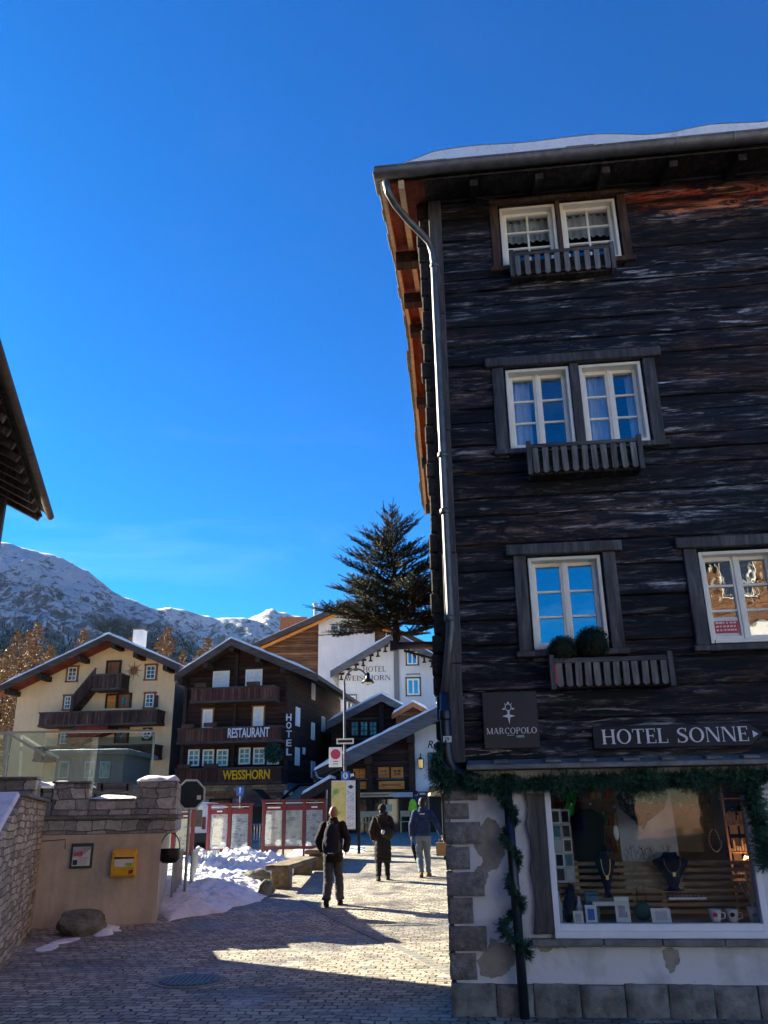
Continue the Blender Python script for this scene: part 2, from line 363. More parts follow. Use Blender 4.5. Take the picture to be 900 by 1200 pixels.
# weathered log wall: black, brown and grey streaks along the logs, one reddish sheltered log near the eave
def log_mat(name, red=False):
    s = N(name); n1 = s.noise(s.coord((2.2, 30, 30)), 1.0, 9, 0.75, 0.9); n2 = s.noise(s.coord((1.1, 7, 7.5)), 1.0, 6, 0.68, 0.9); n3 = s.noise(s.coord((0.5, 1, 2.2)), 0.9, 3)
    f = s.math('ADD', s.math('MULTIPLY', n1, 0.5), s.math('MULTIPLY', n2, 0.5))
    col = s.ramp(f, [(0.42, (0.003, 0.004, 0.008)), (0.49, (0.010, 0.011, 0.017)), (0.55, (0.066, 0.065, 0.072)), (0.62, (0.33, 0.32, 0.335))])
    brown = s.ramp(f, [(0.41, (0.006, 0.003, 0.002)), (0.5, (0.045, 0.022, 0.014)), (0.62, (0.16, 0.085, 0.052))])
    col = s.mix(s.ramp(n3, [(0.47, 0.0), (0.62, 0.8)]), col, brown)
    if red:
        rd = s.ramp(f, [(0.38, (0.08, 0.012, 0.006)), (0.48, (0.36, 0.05, 0.022)), (0.60, (0.70, 0.26, 0.11))])
        sx = s.n('ShaderNodeSeparateXYZ'); tc = s.n('ShaderNodeTexCoord'); s.l(tc.outputs['Object'], sx.inputs[0])
        zz = s.math('ADD', sx.outputs[2], s.math('MULTIPLY', s.math('SUBTRACT', n2, 0.5), 0.5))
        band = s.ramp(s.math('SUBTRACT', zz, 8.0), [(0.28, 0.0), (0.36, 1.0), (0.50, 1.0), (0.66, 0.0)])
        xm = s.ramp(s.math('DIVIDE', s.math('ADD', sx.outputs[0], n2), 5.0), [(0.53, 0.0), (0.60, 1.0)])
        col = s.mix(s.math('MULTIPLY', band, s.math('MULTIPLY', xm, 0.85)), col, rd)
    kn = s.noise(s.coord((1.5, 9, 8.0)), 1.3, 6, 0.68, 1.0); col = s.mix(s.ramp(kn, [(0.47, 0.0), (0.545, 0.95)]), col, (0.003, 0.004, 0.009)); st = s.noise(s.coord((1.2, 20, 15)), 1.2, 7, 0.7, 0.8); col = s.mix(s.ramp(st, [(0.59, 0.0), (0.68, 0.85)]), col, (0.40, 0.39, 0.40)); pt = s.noise(s.coord((0.16, 1.0, 3.4)), 1.3, 2, 0.5); col = s.mix(1.0, col, s.ramp(pt, [(0.38, 0.30), (0.5, 0.9), (0.62, 2.0)]), 'MULTIPLY')
    hb = s.math('ADD', s.math('MULTIPLY', n1, 0.6), s.math('MULTIPLY', n2, 0.7))
    return s.fin(col, s.ramp(n1, [(0.3, 0.75), (0.7, 0.42)]), s.bump(hb, 1.0, 0.03), 0, 0.3)
M['log'] = log_mat('weathered_logs', True)
M['log_end'] = wood('log_ends', (0.006, 0.005, 0.005), (0.03, 0.024, 0.02), (0.1, 0.085, 0.075), (20, 4, 20), 0.8, 0.8)
M['trim'] = wood('dark_trim', (0.022, 0.022, 0.026), (0.075, 0.072, 0.075), (0.19, 0.18, 0.175), (18, 18, 2), 0.7, 0.5)
M['trim_h'] = wood('dark_trim_along', (0.022, 0.022, 0.026), (0.075, 0.072, 0.075), (0.20, 0.19, 0.18), (2, 18, 18), 0.7, 0.5)
M['brown_trim'] = wood('brown_trim', (0.02, 0.01, 0.007), (0.075, 0.04, 0.027), (0.16, 0.1, 0.075), (18, 18, 2), 0.7, 0.5)
M['slat'] = wood('grey_slats', (0.05, 0.048, 0.045), (0.17, 0.16, 0.15), (0.34, 0.33, 0.31), (22, 22, 2), 0.8, 0.5)
M['redwood'] = wood('red_soffit', (0.045, 0.009, 0.004), (0.19, 0.035, 0.014), (0.34, 0.10, 0.045), (20, 2, 20), 0.7, 0.4)
M['rafter'] = wood('rafters', (0.01, 0.007, 0.006), (0.04, 0.025, 0.018), (0.1, 0.07, 0.05), (20, 2, 20), 0.8, 0.4)
M['white_paint'] = plain('white_paint', (0.86, 0.81, 0.70), 0.45, 0, 0.4, 0.06, 6, 0.08, 0.004)
M['shop_frame'] = plain('white_frame', (0.72, 0.74, 0.80), 0.4, 0, 0.4, 0.05, 6, 0.05, 0.003)
M['zinc'] = plain('zinc', (0.14, 0.14, 0.145), 0.5, 0.55, 0.5, 0.35, 7, 0.1, 0.004)
M['dark_pipe'] = plain('dark_pipe', (0.03, 0.035, 0.055), 0.38, 0.5, 0.5, 0.3, 8, 0.06, 0.003)
M['black_metal'] = plain('black_metal', (0.016, 0.016, 0.018), 0.45, 0.5, 0.5, 0.3, 10, 0.1, 0.003)
M['steel'] = plain('steel', (0.34, 0.35, 0.36), 0.38, 0.8, 0.5, 0.2, 8, 0.06, 0.003)
M['slate'] = stone('slate_slabs', (0.06, 0.06, 0.055), (0.12, 0.115, 0.10), (0.2, 0.19, 0.165), (3, 3, 14), (0.05, 0.05, 0.045), 0.03, 0.7, 0.03)
M['slab'] = plain('stone_slab', (0.17, 0.17, 0.16), 0.8, 0, 0.3, 0.4, 7, 0.5, 0.015)
M['quoin'] = plain('quoin_stone', (0.24, 0.225, 0.215), 0.85, 0, 0.3, 0.5, 14, 0.9, 0.03)
M['base_stone'] = plain('base_stone', (0.17, 0.175, 0.17), 0.75, 0, 0.35, 0.6, 5, 0.6, 0.02)
M['wallstone'] = masonry('dry_stone', (0.17, 0.172, 0.175), (0.35, 0.348, 0.335), (0.56, 0.55, 0.51), 0.34, 0.17)
M['flagstone'] = masonry('split_stone', (0.20, 0.18, 0.15), (0.42, 0.38, 0.31), (0.66, 0.60, 0.48), 0.30, 0.085)
def plaster(name, c, c2, scale=1.6, amt=0.7, bump=0.25):
    s = N(name); co = s.coord(); n1 = s.noise(co, scale, 7, 0.65, 0.3); n2 = s.noise(s.coord((6, 6, 1.0)), 1.0, 4, 0.6)
    f = s.math('ADD', s.math('MULTIPLY', n1, 0.65), s.math('MULTIPLY', n2, 0.35))
    return s.fin(s.ramp(f, [(0.36, c2), (0.36 + amt * 0.3, c)]), 0.85, s.bump(s.noise(co, 38, 5, 0.7), bump, 0.012, s.bump(n1, 0.3, 0.05)), 0, 0.3)
M['shop_plaster'] = plaster('lime_plaster', (0.60, 0.62, 0.68), (0.40, 0.42, 0.46), 2.2, 0.5)
M['bare_plaster'] = plaster('bare_render', (0.30, 0.285, 0.26), (0.19, 0.18, 0.165), 6, 0.6, 0.5)
M['orange_plaster'] = plaster('ochre_render', (0.66, 0.56, 0.42), (0.42, 0.36, 0.285), 1.4, 0.75, 0.5)
M['cream'] = plaster('cream_plaster', (0.92, 0.66, 0.37), (0.74, 0.52, 0.29), 0.5, 0.9, 0.15)
M['hotel_white'] = plaster('white_plaster', (0.72, 0.71, 0.71), (0.58, 0.58, 0.59), 0.4, 0.9, 0.1)
M['grey_plaster'] = plaster('grey_plaster', (0.2, 0.2, 0.21), (0.15, 0.15, 0.16), 0.6, 0.9, 0.1)
M['brown_wall'] = wood('brown_boards', (0.012, 0.006, 0.005), (0.045, 0.019, 0.013), (0.095, 0.045, 0.03), (0.8, 12, 12), 0.8, 0.5, 'Z', 0.22)
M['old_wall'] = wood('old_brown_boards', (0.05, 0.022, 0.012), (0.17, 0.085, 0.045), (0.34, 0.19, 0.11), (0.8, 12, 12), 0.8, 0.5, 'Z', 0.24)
M['purple_wall'] = wood('plum_boards', (0.012, 0.007, 0.008), (0.04, 0.022, 0.024), (0.075, 0.045, 0.045), (0.8, 12, 12), 0.8, 0.5, 'Z', 0.25)
M['balcony'] = wood('balcony_boards', (0.03, 0.012, 0.009), (0.10, 0.042, 0.03), (0.19, 0.095, 0.07), (12, 12, 0.9), 0.8, 0.5, 'X', 0.16)
M['old_balcony'] = wood('old_balcony_boards', (0.016, 0.010, 0.008), (0.06, 0.034, 0.026), (0.2, 0.13, 0.10), (12, 12, 0.9), 0.8, 0.5, 'X', 0.14)
M['fascia'] = wood('fascia', (0.02, 0.014, 0.012), (0.07, 0.052, 0.045), (0.13, 0.105, 0.09), (2, 12, 12), 0.75, 0.4)
M['fascia_grey'] = wood('grey_fascia', (0.05, 0.048, 0.05), (0.11, 0.108, 0.115), (0.18, 0.175, 0.18), (2, 12, 12), 0.75, 0.3)
M['bright_wood'] = wood('orange_wood', (0.34, 0.10, 0.015), (0.60, 0.22, 0.04), (0.78, 0.36, 0.10), (3, 14, 14), 0.6, 0.3)
M['door_wood'] = wood('door_wood', (0.10, 0.035, 0.015), (0.25, 0.10, 0.045), (0.36, 0.16, 0.08), (14, 14, 1.5), 0.6, 0.3)
M['pale_wood'] = wood('pale_slats', (0.40, 0.27, 0.15), (0.62, 0.45, 0.27), (0.76, 0.60, 0.40), (3, 14, 14), 0.6, 0.3)
M['bench_wood'] = wood('log_bench', (0.06, 0.045, 0.03), (0.2, 0.15, 0.10), (0.36, 0.29, 0.2), (14, 2, 14), 0.85, 0.8, bd=0.02)
def snowm():
    s = N('snow'); co = s.coord(); n1 = s.noise(co, 5, 6, 0.65); n2 = s.noise(co, 1.6, 5)
    dirt = s.ramp(s.noise(co, 2.3, 8, 0.75), [(0.55, (0.86, 0.86, 0.87)), (0.72, (0.50, 0.46, 0.40))])
    return s.fin(dirt, 0.65, s.bump(s.noise(co, 22, 5, 0.7), 0.5, 0.02, s.bump(n1, 0.7, 0.06, s.bump(n2, 0.4, 0.1))), 0, 0.3)
M['snow'] = snowm()
def glassm(name, refl=0.3, tint=(0.9, 0.93, 0.95), rough=0.01):
    s = N(name); tr = s.n('ShaderNodeBsdfTransparent'); tr.inputs[0].default_value = (*tint, 1)
    gl = s.n('ShaderNodeBsdfGlossy'); gl.inputs['Roughness'].default_value = rough
    ge = s.n('ShaderNodeNewGeometry'); dt = s.n('ShaderNodeVectorMath', operation='DOT_PRODUCT'); s.l(ge.outputs['Incoming'], dt.inputs[0]); s.l(ge.outputs['Normal'], dt.inputs[1])
    sch = s.math('MULTIPLY', s.math('POWER', s.math('SUBTRACT', 1.0, s.math('ABSOLUTE', dt.outputs['Value'], 0)), 5.0), 0.9)
    w = s.n('ShaderNodeTexNoise'); w.inputs['Scale'].default_value = 2.5; bp = s.n('ShaderNodeBump'); bp.inputs['Strength'].default_value = 0.05; bp.inputs['Distance'].default_value = 0.05
    s.l(w.outputs['Fac'], bp.inputs['Height']); s.l(bp.outputs[0], gl.inputs['Normal'])
    f = s.math('ADD', sch, refl); mx = s.n('ShaderNodeMixShader'); s.l(f, mx.inputs[0]); s.l(tr.outputs[0], mx.inputs[1]); s.l(gl.outputs[0], mx.inputs[2])
    s.l(mx.outputs[0], s.out.inputs[0]); return s.m
M['pane'] = glassm('window_glass', 0.34)
M['pane_clear'] = glassm('clear_window_glass', 0.17)
M['shop_glass'] = glassm('shop_glass', 0.022, (0.9, 0.92, 0.93))
M['rail_glass'] = glassm('rail_glass', 0.22, (0.80, 0.90, 0.87))
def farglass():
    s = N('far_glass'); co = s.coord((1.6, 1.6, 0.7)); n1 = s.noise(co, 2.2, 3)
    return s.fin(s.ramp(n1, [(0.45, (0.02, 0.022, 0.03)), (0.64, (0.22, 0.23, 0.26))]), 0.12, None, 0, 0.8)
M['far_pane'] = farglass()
M['dark_pane'] = plain('dark_glass', (0.02, 0.022, 0.028), 0.06, 0, 0.9, 0.3, 2, 0.0)
M['sky_pane'] = plain('sky_glass', (0.30, 0.32, 0.35), 0.04, 0.9, 0.9, 0.1, 2, 0.0)
M['curtain'] = plain('curtain_cloth', (0.75, 0.76, 0.8), 0.9, 0, 0.1, 0.15, 8, 0.2, 0.02)
M['dark_room'] = plain('dark_room', (0.03, 0.027, 0.025), 0.9, 0, 0.1, 0.2, 3, 0.0)
M['shop_room'] = plain('shop_room', (0.40, 0.33, 0.25), 0.9, 0, 0.1, 0.3, 3, 0.0)
M['navy_sign'] = plain('navy_sign', (0.009, 0.013, 0.028), 0.5, 0, 0.25, 0.5, 3, 0.05, 0.003)
M['sign_white'] = plain('letter_paint', (0.66, 0.67, 0.72), 0.5, 0, 0.3, 0.08, 12, 0.0)
M['sign_plaque'] = plain('plaque', (0.018, 0.018, 0.024), 0.4, 0, 0.35, 0.5, 2.5, 0.03, 0.003)
M['yellow'] = plain('yellow_letters', (0.90, 0.46, 0.0), 0.5, 0, 0.3, 0.1, 12, 0.0)
M['post_yellow'] = plain('mailbox_yellow', (0.80, 0.42, 0.005), 0.35, 0, 0.5, 0.08, 8, 0.05, 0.003)
M['brown_letters'] = plain('brown_letters', (0.12, 0.035, 0.03), 0.7, 0, 0.2, 0.2, 12, 0.0)
M['black'] = plain('black_paint', (0.012, 0.012, 0.013), 0.5, 0, 0.4, 0.2, 10, 0.0)
M['red'] = plain('red_paint', (0.55, 0.03, 0.05), 0.4, 0, 0.4, 0.1, 8, 0.0)
M['board_red'] = plain('dark_red_frame', (0.135, 0.011, 0.018), 0.4, 0, 0.45, 0.2, 6, 0.06, 0.003)
M['blue'] = plain('blue_paint', (0.02, 0.12, 0.45), 0.4, 0, 0.4, 0.1, 8, 0.0)
M['green_dark'] = plain('green_paint', (0.012, 0.06, 0.045), 0.4, 0, 0.4, 0.2, 8, 0.0)
M['paper'] = plain('paper', (0.70, 0.69, 0.66), 0.6, 0, 0.3, 0.08, 6, 0.0)
M['cream_paper'] = plain('cream_paper', (0.68, 0.63, 0.48), 0.6, 0, 0.3, 0.1, 4, 0.0)
M['grey_paper'] = plain('print_grey', (0.36, 0.37, 0.39), 0.6, 0, 0.3, 0.35, 14, 0.0)
M['lime'] = plain('lime_cloth', (0.28, 0.55, 0.02), 0.7, 0, 0.3, 0.2, 9, 0.2)
def mapm():
    s = N('village_map'); co = s.coord(); n1 = s.noise(co, 2.2, 4, 0.6); n2 = s.noise(co, 16, 3, 0.7)
    c = s.ramp(n1, [(0.42, (0.16, 0.36, 0.12)), (0.47, (0.62, 0.55, 0.14)), (0.58, (0.72, 0.60, 0.22)), (0.66, (0.56, 0.50, 0.34))])
    return s.fin(s.mix(s.ramp(n2, [(0.56, 0.0), (0.62, 0.7)]), c, (0.35, 0.28, 0.22)), 0.5)
M['map'] = mapm()
M['relief_map'] = (lambda s: s.fin(s.ramp(s.noise(s.coord(), 4.5, 6, 0.7), [(0.35, (0.30, 0.38, 0.30)), (0.5, (0.62, 0.64, 0.56)), (0.65, (0.72, 0.73, 0.72))]), 0.35))(N('relief_print'))
M['text_print'] = (lambda s: s.fin(s.ramp(s.noise(s.coord((5, 5, 22)), 1.6, 3, 0.7), [(0.45, (0.42, 0.45, 0.5)), (0.56, (0.72, 0.73, 0.73))]), 0.35))(N('text_print'))
def leafm(name, a, b, c, rough=0.6):
    s = N(name); n1 = s.noise(s.coord(), 5, 3); return s.fin(s.ramp(n1, [(0.32, a), (0.5, b), (0.68, c)]), rough, None, 0, 0.12)
M['fir'] = leafm('fir_needles', (0.003, 0.014, 0.012), (0.008, 0.032, 0.022), (0.014, 0.05, 0.03))
M['garland'] = leafm('garland_needles', (0.010, 0.032, 0.024), (0.025, 0.075, 0.05), (0.05, 0.12, 0.075))
M['boxwood'] = leafm('boxwood', (0.010, 0.016, 0.010), (0.022, 0.032, 0.018), (0.04, 0.05, 0.028))
M['larch'] = leafm('larch_needles', (0.17, 0.10, 0.045), (0.30, 0.18, 0.075), (0.44, 0.29, 0.13))
M['bark'] = wood('bark', (0.02, 0.014, 0.01), (0.07, 0.05, 0.035), (0.14, 0.11, 0.085), (14, 14, 3), 0.9, 0.9)
M['boulder'] = plain('boulder_rock', (0.17, 0.165, 0.12), 0.8, 0, 0.35, 0.75, 3.5, 0.9, 0.05)
def cloth(name, c, sc=14, bump=0.4, var=0.3, rough=0.8): return plain(name, c, rough, 0, 0.2, var, sc, bump * 1.6, 0.05)
M['skin'] = plain('skin', (0.50, 0.27, 0.19), 0.5, 0, 0.4, 0.06, 12, 0.03, 0.003)
M['hair'] = plain('dark_hair', (0.018, 0.011, 0.008), 0.6, 0, 0.3, 0.4, 40, 0.5, 0.01)
M['stubble'] = plain('cropped_hair', (0.30, 0.17, 0.12), 0.6, 0, 0.3, 0.2, 60, 0.2, 0.004)
M['coat_black'] = cloth('black_coat', (0.020, 0.018, 0.020)); M['coat_brown'] = cloth('brown_black_coat', (0.030, 0.023, 0.022), 9, 0.7)
M['navy'] = cloth('navy_jacket', (0.030, 0.055, 0.14), 9, 0.6); M['jeans'] = cloth('light_jeans', (0.19, 0.23, 0.28)); M['dark_jeans'] = cloth('dark_jeans', (0.075, 0.08, 0.10))
M['bag_navy'] = cloth('bag_navy', (0.014, 0.018, 0.04)); M['bag_grey'] = cloth('bag_grey', (0.07, 0.068, 0.065)); M['leather'] = cloth('black_leather', (0.02, 0.019, 0.018), 9, 0.3, 0.3, 0.3)
M['boots_tan'] = cloth('tan_boots', (0.34, 0.15, 0.055)); M['boots_dark'] = cloth('dark_boots', (0.022, 0.019, 0.018)); M['kraft'] = cloth('kraft_paper', (0.45, 0.27, 0.13), 4, 0.2, 0.1)
M['white_cloth'] = cloth('white_cloth', (0.7, 0.7, 0.72))
M['bust'] = plain('velvet', (0.012, 0.014, 0.035), 0.9, 0, 0.1, 0.2, 14, 0.1)
M['gold'] = plain('gold', (0.7, 0.5, 0.2), 0.3, 1.0, 0.5, 0.1, 9, 0.0)
M['ceramic'] = plain('ceramic', (0.68, 0.66, 0.62), 0.25, 0, 0.5, 0.06, 9, 0.0)
M['teal'] = plain('teal_box', (0.05, 0.16, 0.21), 0.5, 0, 0.3, 0.2, 7, 0.05)
M['grey_panel'] = plain('grey_panel', (0.46, 0.47, 0.50), 0.8, 0, 0.2, 0.15, 5, 0.1)
def cobble():
    s = N('cobbles'); tc = s.n('ShaderNodeTexCoord'); mp = s.n('ShaderNodeMapping'); mp.inputs['Rotation'].default_value = (0, 0, rad(7)); s.l(tc.outputs['Object'], mp.inputs[0])
    nz = s.n('ShaderNodeTexNoise'); nz.inputs['Scale'].default_value = 1.5; nz.inputs['Detail'].default_value = 5; nz.inputs['Roughness'].default_value = 0.62; s.l(mp.outputs[0], nz.inputs['Vector'])
    ad = s.n('ShaderNodeVectorMath', operation='MULTIPLY_ADD'); s.l(nz.outputs['Color'], ad.inputs[0]); ad.inputs[1].default_value = (0.36, 0.30, 0); s.l(mp.outputs[0], ad.inputs[2])
    br = s.n('ShaderNodeTexBrick'); br.offset = 0.5; br.inputs['Scale'].default_value = 1; br.inputs['Brick Width'].default_value = 0.155; br.inputs['Row Height'].default_value = 0.125
    br.inputs['Mortar Size'].default_value = 0.011; br.inputs['Mortar Smooth'].default_value = 0.6; br.inputs['Bias'].default_value = 0
    br.inputs['Color1'].default_value = (0.27, 0.24, 0.20, 1); br.inputs['Color2'].default_value = (0.58, 0.52, 0.41, 1); br.inputs['Mortar'].default_value = (0.05, 0.046, 0.042, 1); s.l(ad.outputs[0], br.inputs['Vector'])
    big = s.noise(s.coord(), 0.55, 6, 0.65, 0.4); fine = s.noise(s.coord(), 30, 5, 0.7)
    col = s.mix(1.0, br.outputs['Color'], s.ramp(fine, [(0.25, 0.6), (0.75, 1.25)]), 'MULTIPLY')
    wet = s.ramp(big, [(0.50, 0.0), (0.60, 1.0)])
    col = s.mix(s.math('MULTIPLY', wet, 0.55), col, (0.075, 0.07, 0.07))
    gr = s.ramp(s.noise(s.coord(), 1.1, 7, 0.72, 0.5), [(0.54, 0.0), (0.66, 0.55)]); col = s.mix(gr, col, (0.50, 0.475, 0.43)); rep = s.ramp(s.noise(s.coord((0.5, 0.9, 1)), 0.8, 3, 0.5), [(0.60, 1.0), (0.63, 0.72)]); col = s.mix(1.0, col, rep, 'MULTIPLY')
    h = s.math('ADD', s.math('MULTIPLY', s.math('SUBTRACT', 1.0, br.outputs['Fac']), 1.0), s.math('MULTIPLY', fine, 0.35))
    ro = s.mix(wet, s.ramp(fine, [(0.3, 0.62), (0.7, 0.9)]), (0.42, 0.42, 0.42))
    return s.fin(col, ro, s.bump(h, 0.9, 0.03), 0, 0.35)
M['cobble'] = cobble()
M['earth'] = plain('earth', (0.13, 0.11, 0.09), 0.9, 0, 0.2, 0.4, 0.4, 0.5, 0.05)
M['grate'] = plain('iron_cover', (0.12, 0.11, 0.10), 0.5, 0.6, 0.5, 0.3, 12, 0.2)
M['kerb'] = plain('kerb_stone', (0.22, 0.21, 0.20), 0.8, 0, 0.3, 0.3, 6, 0.4, 0.01)
def mountain(name, snowbias, forest, sc=0.05):
    s = N(name); co = s.coord((1, 1, 1)); g = s.n('ShaderNodeNewGeometry'); sx = s.n('ShaderNodeSeparateXYZ'); s.l(g.outputs['Normal'], sx.inputs[0])
    sp = s.n('ShaderNodeSeparateXYZ'); s.l(g.outputs['Position'], sp.inputs[0])
    n1 = s.noise(co, sc, 9, 0.72, 0.6); n2 = s.noise(co, 0.0035, 6, 0.6); n3 = s.noise(co, 0.06, 4, 0.6)
    rock = s.ramp(n3, [(0.35, (0.12, 0.115, 0.115)), (0.65, (0.30, 0.28, 0.27))])
    f = s.math('ADD', s.math('MULTIPLY', n1, 0.9), s.math('ADD', s.math('MULTIPLY', sx.outputs[2], 0.25), s.math('MULTIPLY', sp.outputs[2], snowbias[1])))
    sm = s.ramp(s.math('SUBTRACT', f, snowbias[0]), [(0.46, 0.0), (0.53, 1.0)])
    col = s.mix(sm, rock, (0.80, 0.81, 0.84))
    if forest:
        fz = s.math('ADD', s.math('MULTIPLY', sp.outputs[2], -1 / forest[0]), s.math('ADD', 1.0, s.math('MULTIPLY', s.math('SUBTRACT', n2, 0.5), 2.2)))
        fm = s.ramp(s.math('ADD', s.math('MULTIPLY', fz, 1.0), s.math('MULTIPLY', n1, 0.5)), [(0.42, 0.0), (0.6, 1.0)])
        ft = s.ramp(s.noise(co, 0.10, 5, 0.8), [(0.42, (0.020, 0.019, 0.016)), (0.57, (0.085, 0.068, 0.05)), (0.66, (0.45, 0.46, 0.49))])
        col = s.mix(fm, col, ft)
    return s.fin(col, 0.9, s.bump(n1, 1.0, 1.2 / sc), 0, 0.1)
M['hill_near'] = mountain('mountain_near', (0.365, 0.0006), (350,))
M['hill_mid'] = mountain('mountain_mid', (0.36, 0.0004), (250,), 0.03)
M['hill_far'] = mountain('mountain_far', (0.31, 0.0002), None, 0.022)
M['slope'] = plain('autumn_slope', (0.16, 0.11, 0.06), 0.95, 0, 0.1, 0.5, 0.2, 0.5, 0.3)

# ------------------------------------------------------------------ ground and mountains
def struct(name, mb, mat, smooth=False, label=None):
    o = mb.build(name, mat, None, smooth); o['kind'] = 'structure'
    if label: o['label'] = label
    return o
ys = [-60, -30, -12] + [i for i in range(-8, 61)] + [70, 90, 140]
g = MB()
xs = [-220, -100, -50, -25, -12, 0, 12, 25, 50, 100, 220]
g.v = [(x, y, gz(y) - 0.03) for y in ys for x in xs]
g.f = [(j*len(xs)+i, j*len(xs)+i+1, (j+1)*len(xs)+i+1, (j+1)*len(xs)+i) for j in range(len(ys)-1) for i in range(len(xs)-1)]
g.m = [0] * len(g.f)
struct('ground', g, M['earth'], True)
g = MB(); xs = [-13, -8, -4, -2, 0, 2, 4, 8, 13]; yy = [-12] + [i * 1.0 for i in range(-8, 57)]
g.v = [(x, y, gz(y)) for y in yy for x in xs]
g.f = [(j*len(xs)+i, j*len(xs)+i+1, (j+1)*len(xs)+i+1, (j+1)*len(xs)+i) for j in range(len(yy)-1) for i in range(len(xs)-1)]; g.m = [0] * len(g.f)
struct('cobbled_street', g, M['cobble'], True)
# drainage line of flat stones crossing the setts
a, b = ground(352, 1053), ground(470, 1112); g = MB(); n = 34
for i in range(n):
    p = a.lerp(b, i / n); q = a.lerp(b, (i + 0.93) / n); p.z = gz(p.y) + .003; q.z = gz(q.y) + .003
    g.beam(p, q, 0.13, 0.012)
a, b = ground(470, 1112), ground(535, 1145)
for i in range(12):
    p = a.lerp(b, i / 12); q = a.lerp(b, (i + 0.92) / 12); g.beam(p + V((0, 0, .003)), q + V((0, 0, .003)), 0.13, 0.012)
struct('drainage_channel', g, M['kerb'])
# hillside with larches behind the houses
def hillz(x, y):
    r = min(70.0, max(0.0, y - 66)); k = 1 / (1 + math.exp((x - 5) / 14))
    return gz(60) + r * 0.20 * k + 4 * NZ.noise(V((x * .03, y * .03, 0))) * min(1, r / 20) * k - 0.5
g = MB(); g.grid(lambda i, j: (lambda x, y: (x, y, hillz(x, y)))(-170 + 250 * i, 62 + 150 * j), 50, 30)
struct('hillside', g, M['slope'], True)

def interp(tab, u):
    if u <= tab[0][0]: return tab[0][1]
    for (a, va), (b, vb) in zip(tab, tab[1:]):
        if u <= b: return va + (vb - va) * (u - a) / (b - a)
    return tab[-1][1]
def range_mesh(name, tab, u0, u1, dist, shrink, amp, mat, seed, fs, nu=150, nv=70, basez=0):
    grid = []; g = MB()
    for j in range(nv + 1):
        k = -0.25 + 1.25 * j / nv
        for i in range(nu + 1):
            u = u0 + (u1 - u0) * i / nu; r = at(u, interp(tab, u), dist)
            sc = 1 - shrink * k; kk = abs(k) if k < 0 else k
            h = max(0.0, (1 - kk) ** (1.15 if k > 0 else 2.0))
            x, y = r.x * sc, r.y * sc; z = basez + (r.z - basez) * h
            q = V((x * fs, y * fs, seed)); e = NZ.ridged_multi_fractal(q, 1.0, 2.1, 6, 1.0, 2.0) - 1.0
            f = amp * e * (0.22 + min(1, abs(k) * 4.5)) * (1 - max(0, k) * .6)
            g.v.append((x, y, z + f))
    g.f = [(j*(nu+1)+i, j*(nu+1)+i+1, (j+1)*(nu+1)+i+1, (j+1)*(nu+1)+i) for j in range(nv) for i in range(nu)]; g.m = [0] * len(g.f)
    o = struct(name, g, mat, True); return o, g
TA = [(-260, 600), (-60, 630), (0, 638), (14, 640), (40, 645), (62, 652), (82, 661), (104, 674), (124, 687), (145, 699), (165, 710), (185, 720), (205, 736), (235, 760), (270, 788), (310, 815), (420, 870)]
TB = [(-100, 660), (60, 690), (120, 702), (165, 711), (185, 713), (205, 714), (225, 719), (247, 724), (262, 722), (275, 722), (292, 725), (308, 731), (330, 740), (400, 775), (520, 830)]
TC = [(200, 745), (260, 736), (285, 729), (302, 722), (312, 715), (318, 714), (326, 718), (340, 719), (352, 722), (372, 728), (430, 742), (560, 770), (700, 800)]
mA, gA = range_mesh('mountain', TA, -260, 420, 1700, 0.40, 50, M['hill_near'], 3.1, 0.0058, 230, 110)
range_mesh('mountain_ridge', TB, -100, 520, 3000, 0.27, 80, M['hill_mid'], 8.7, 0.004, 220, 90)
range_mesh('mountain_peak', TC, 200, 700, 4600, 0.45, 120, M['hill_far'], 5.2, 0.0032, 170, 80)
# conifers sprinkled over the lower mountain
rg = random.Random(5); t = MB(); nu = 230; cnt = 0
for j in range(18, 92):
    for i in range(0, nu):
        x, y, z = gA.v[j * (nu + 1) + i]
        lim = 330 + 150 * NZ.noise(V((x * .004, y * .004, 2)))
        for _ in range(3):
            if z < lim and z > 6 and rg.random() < 0.62 * min(1, (lim - z) / 80 + .12) and 66 < y:
                a, b = rg.random(), rg.random(); q = gA.v[j * (nu + 1) + i + 1]; q2 = gA.v[(j - 1) * (nu + 1) + i]
                px, py, pz = x + (q[0]-x)*a + (q2[0]-x)*b, y + (q[1]-y)*a + (q2[1]-y)*b, z + (q[2]-z)*a + (q2[2]-z)*b
                h = rg.uniform(5, 10.5); r = h * .17
                t.add([(px - r, py, pz), (px, py - r, pz), (px + r, py, pz), (px, py + r, pz), (px, py, pz + h)], [(0,1,4),(1,2,4),(2,3,4),(3,0,4)]); cnt += 1
o = t.build('forest', M['fir'], normals=False); tag(o, 'dark conifer forest on the lower slopes of the mountain', 'forest', kind='stuff')

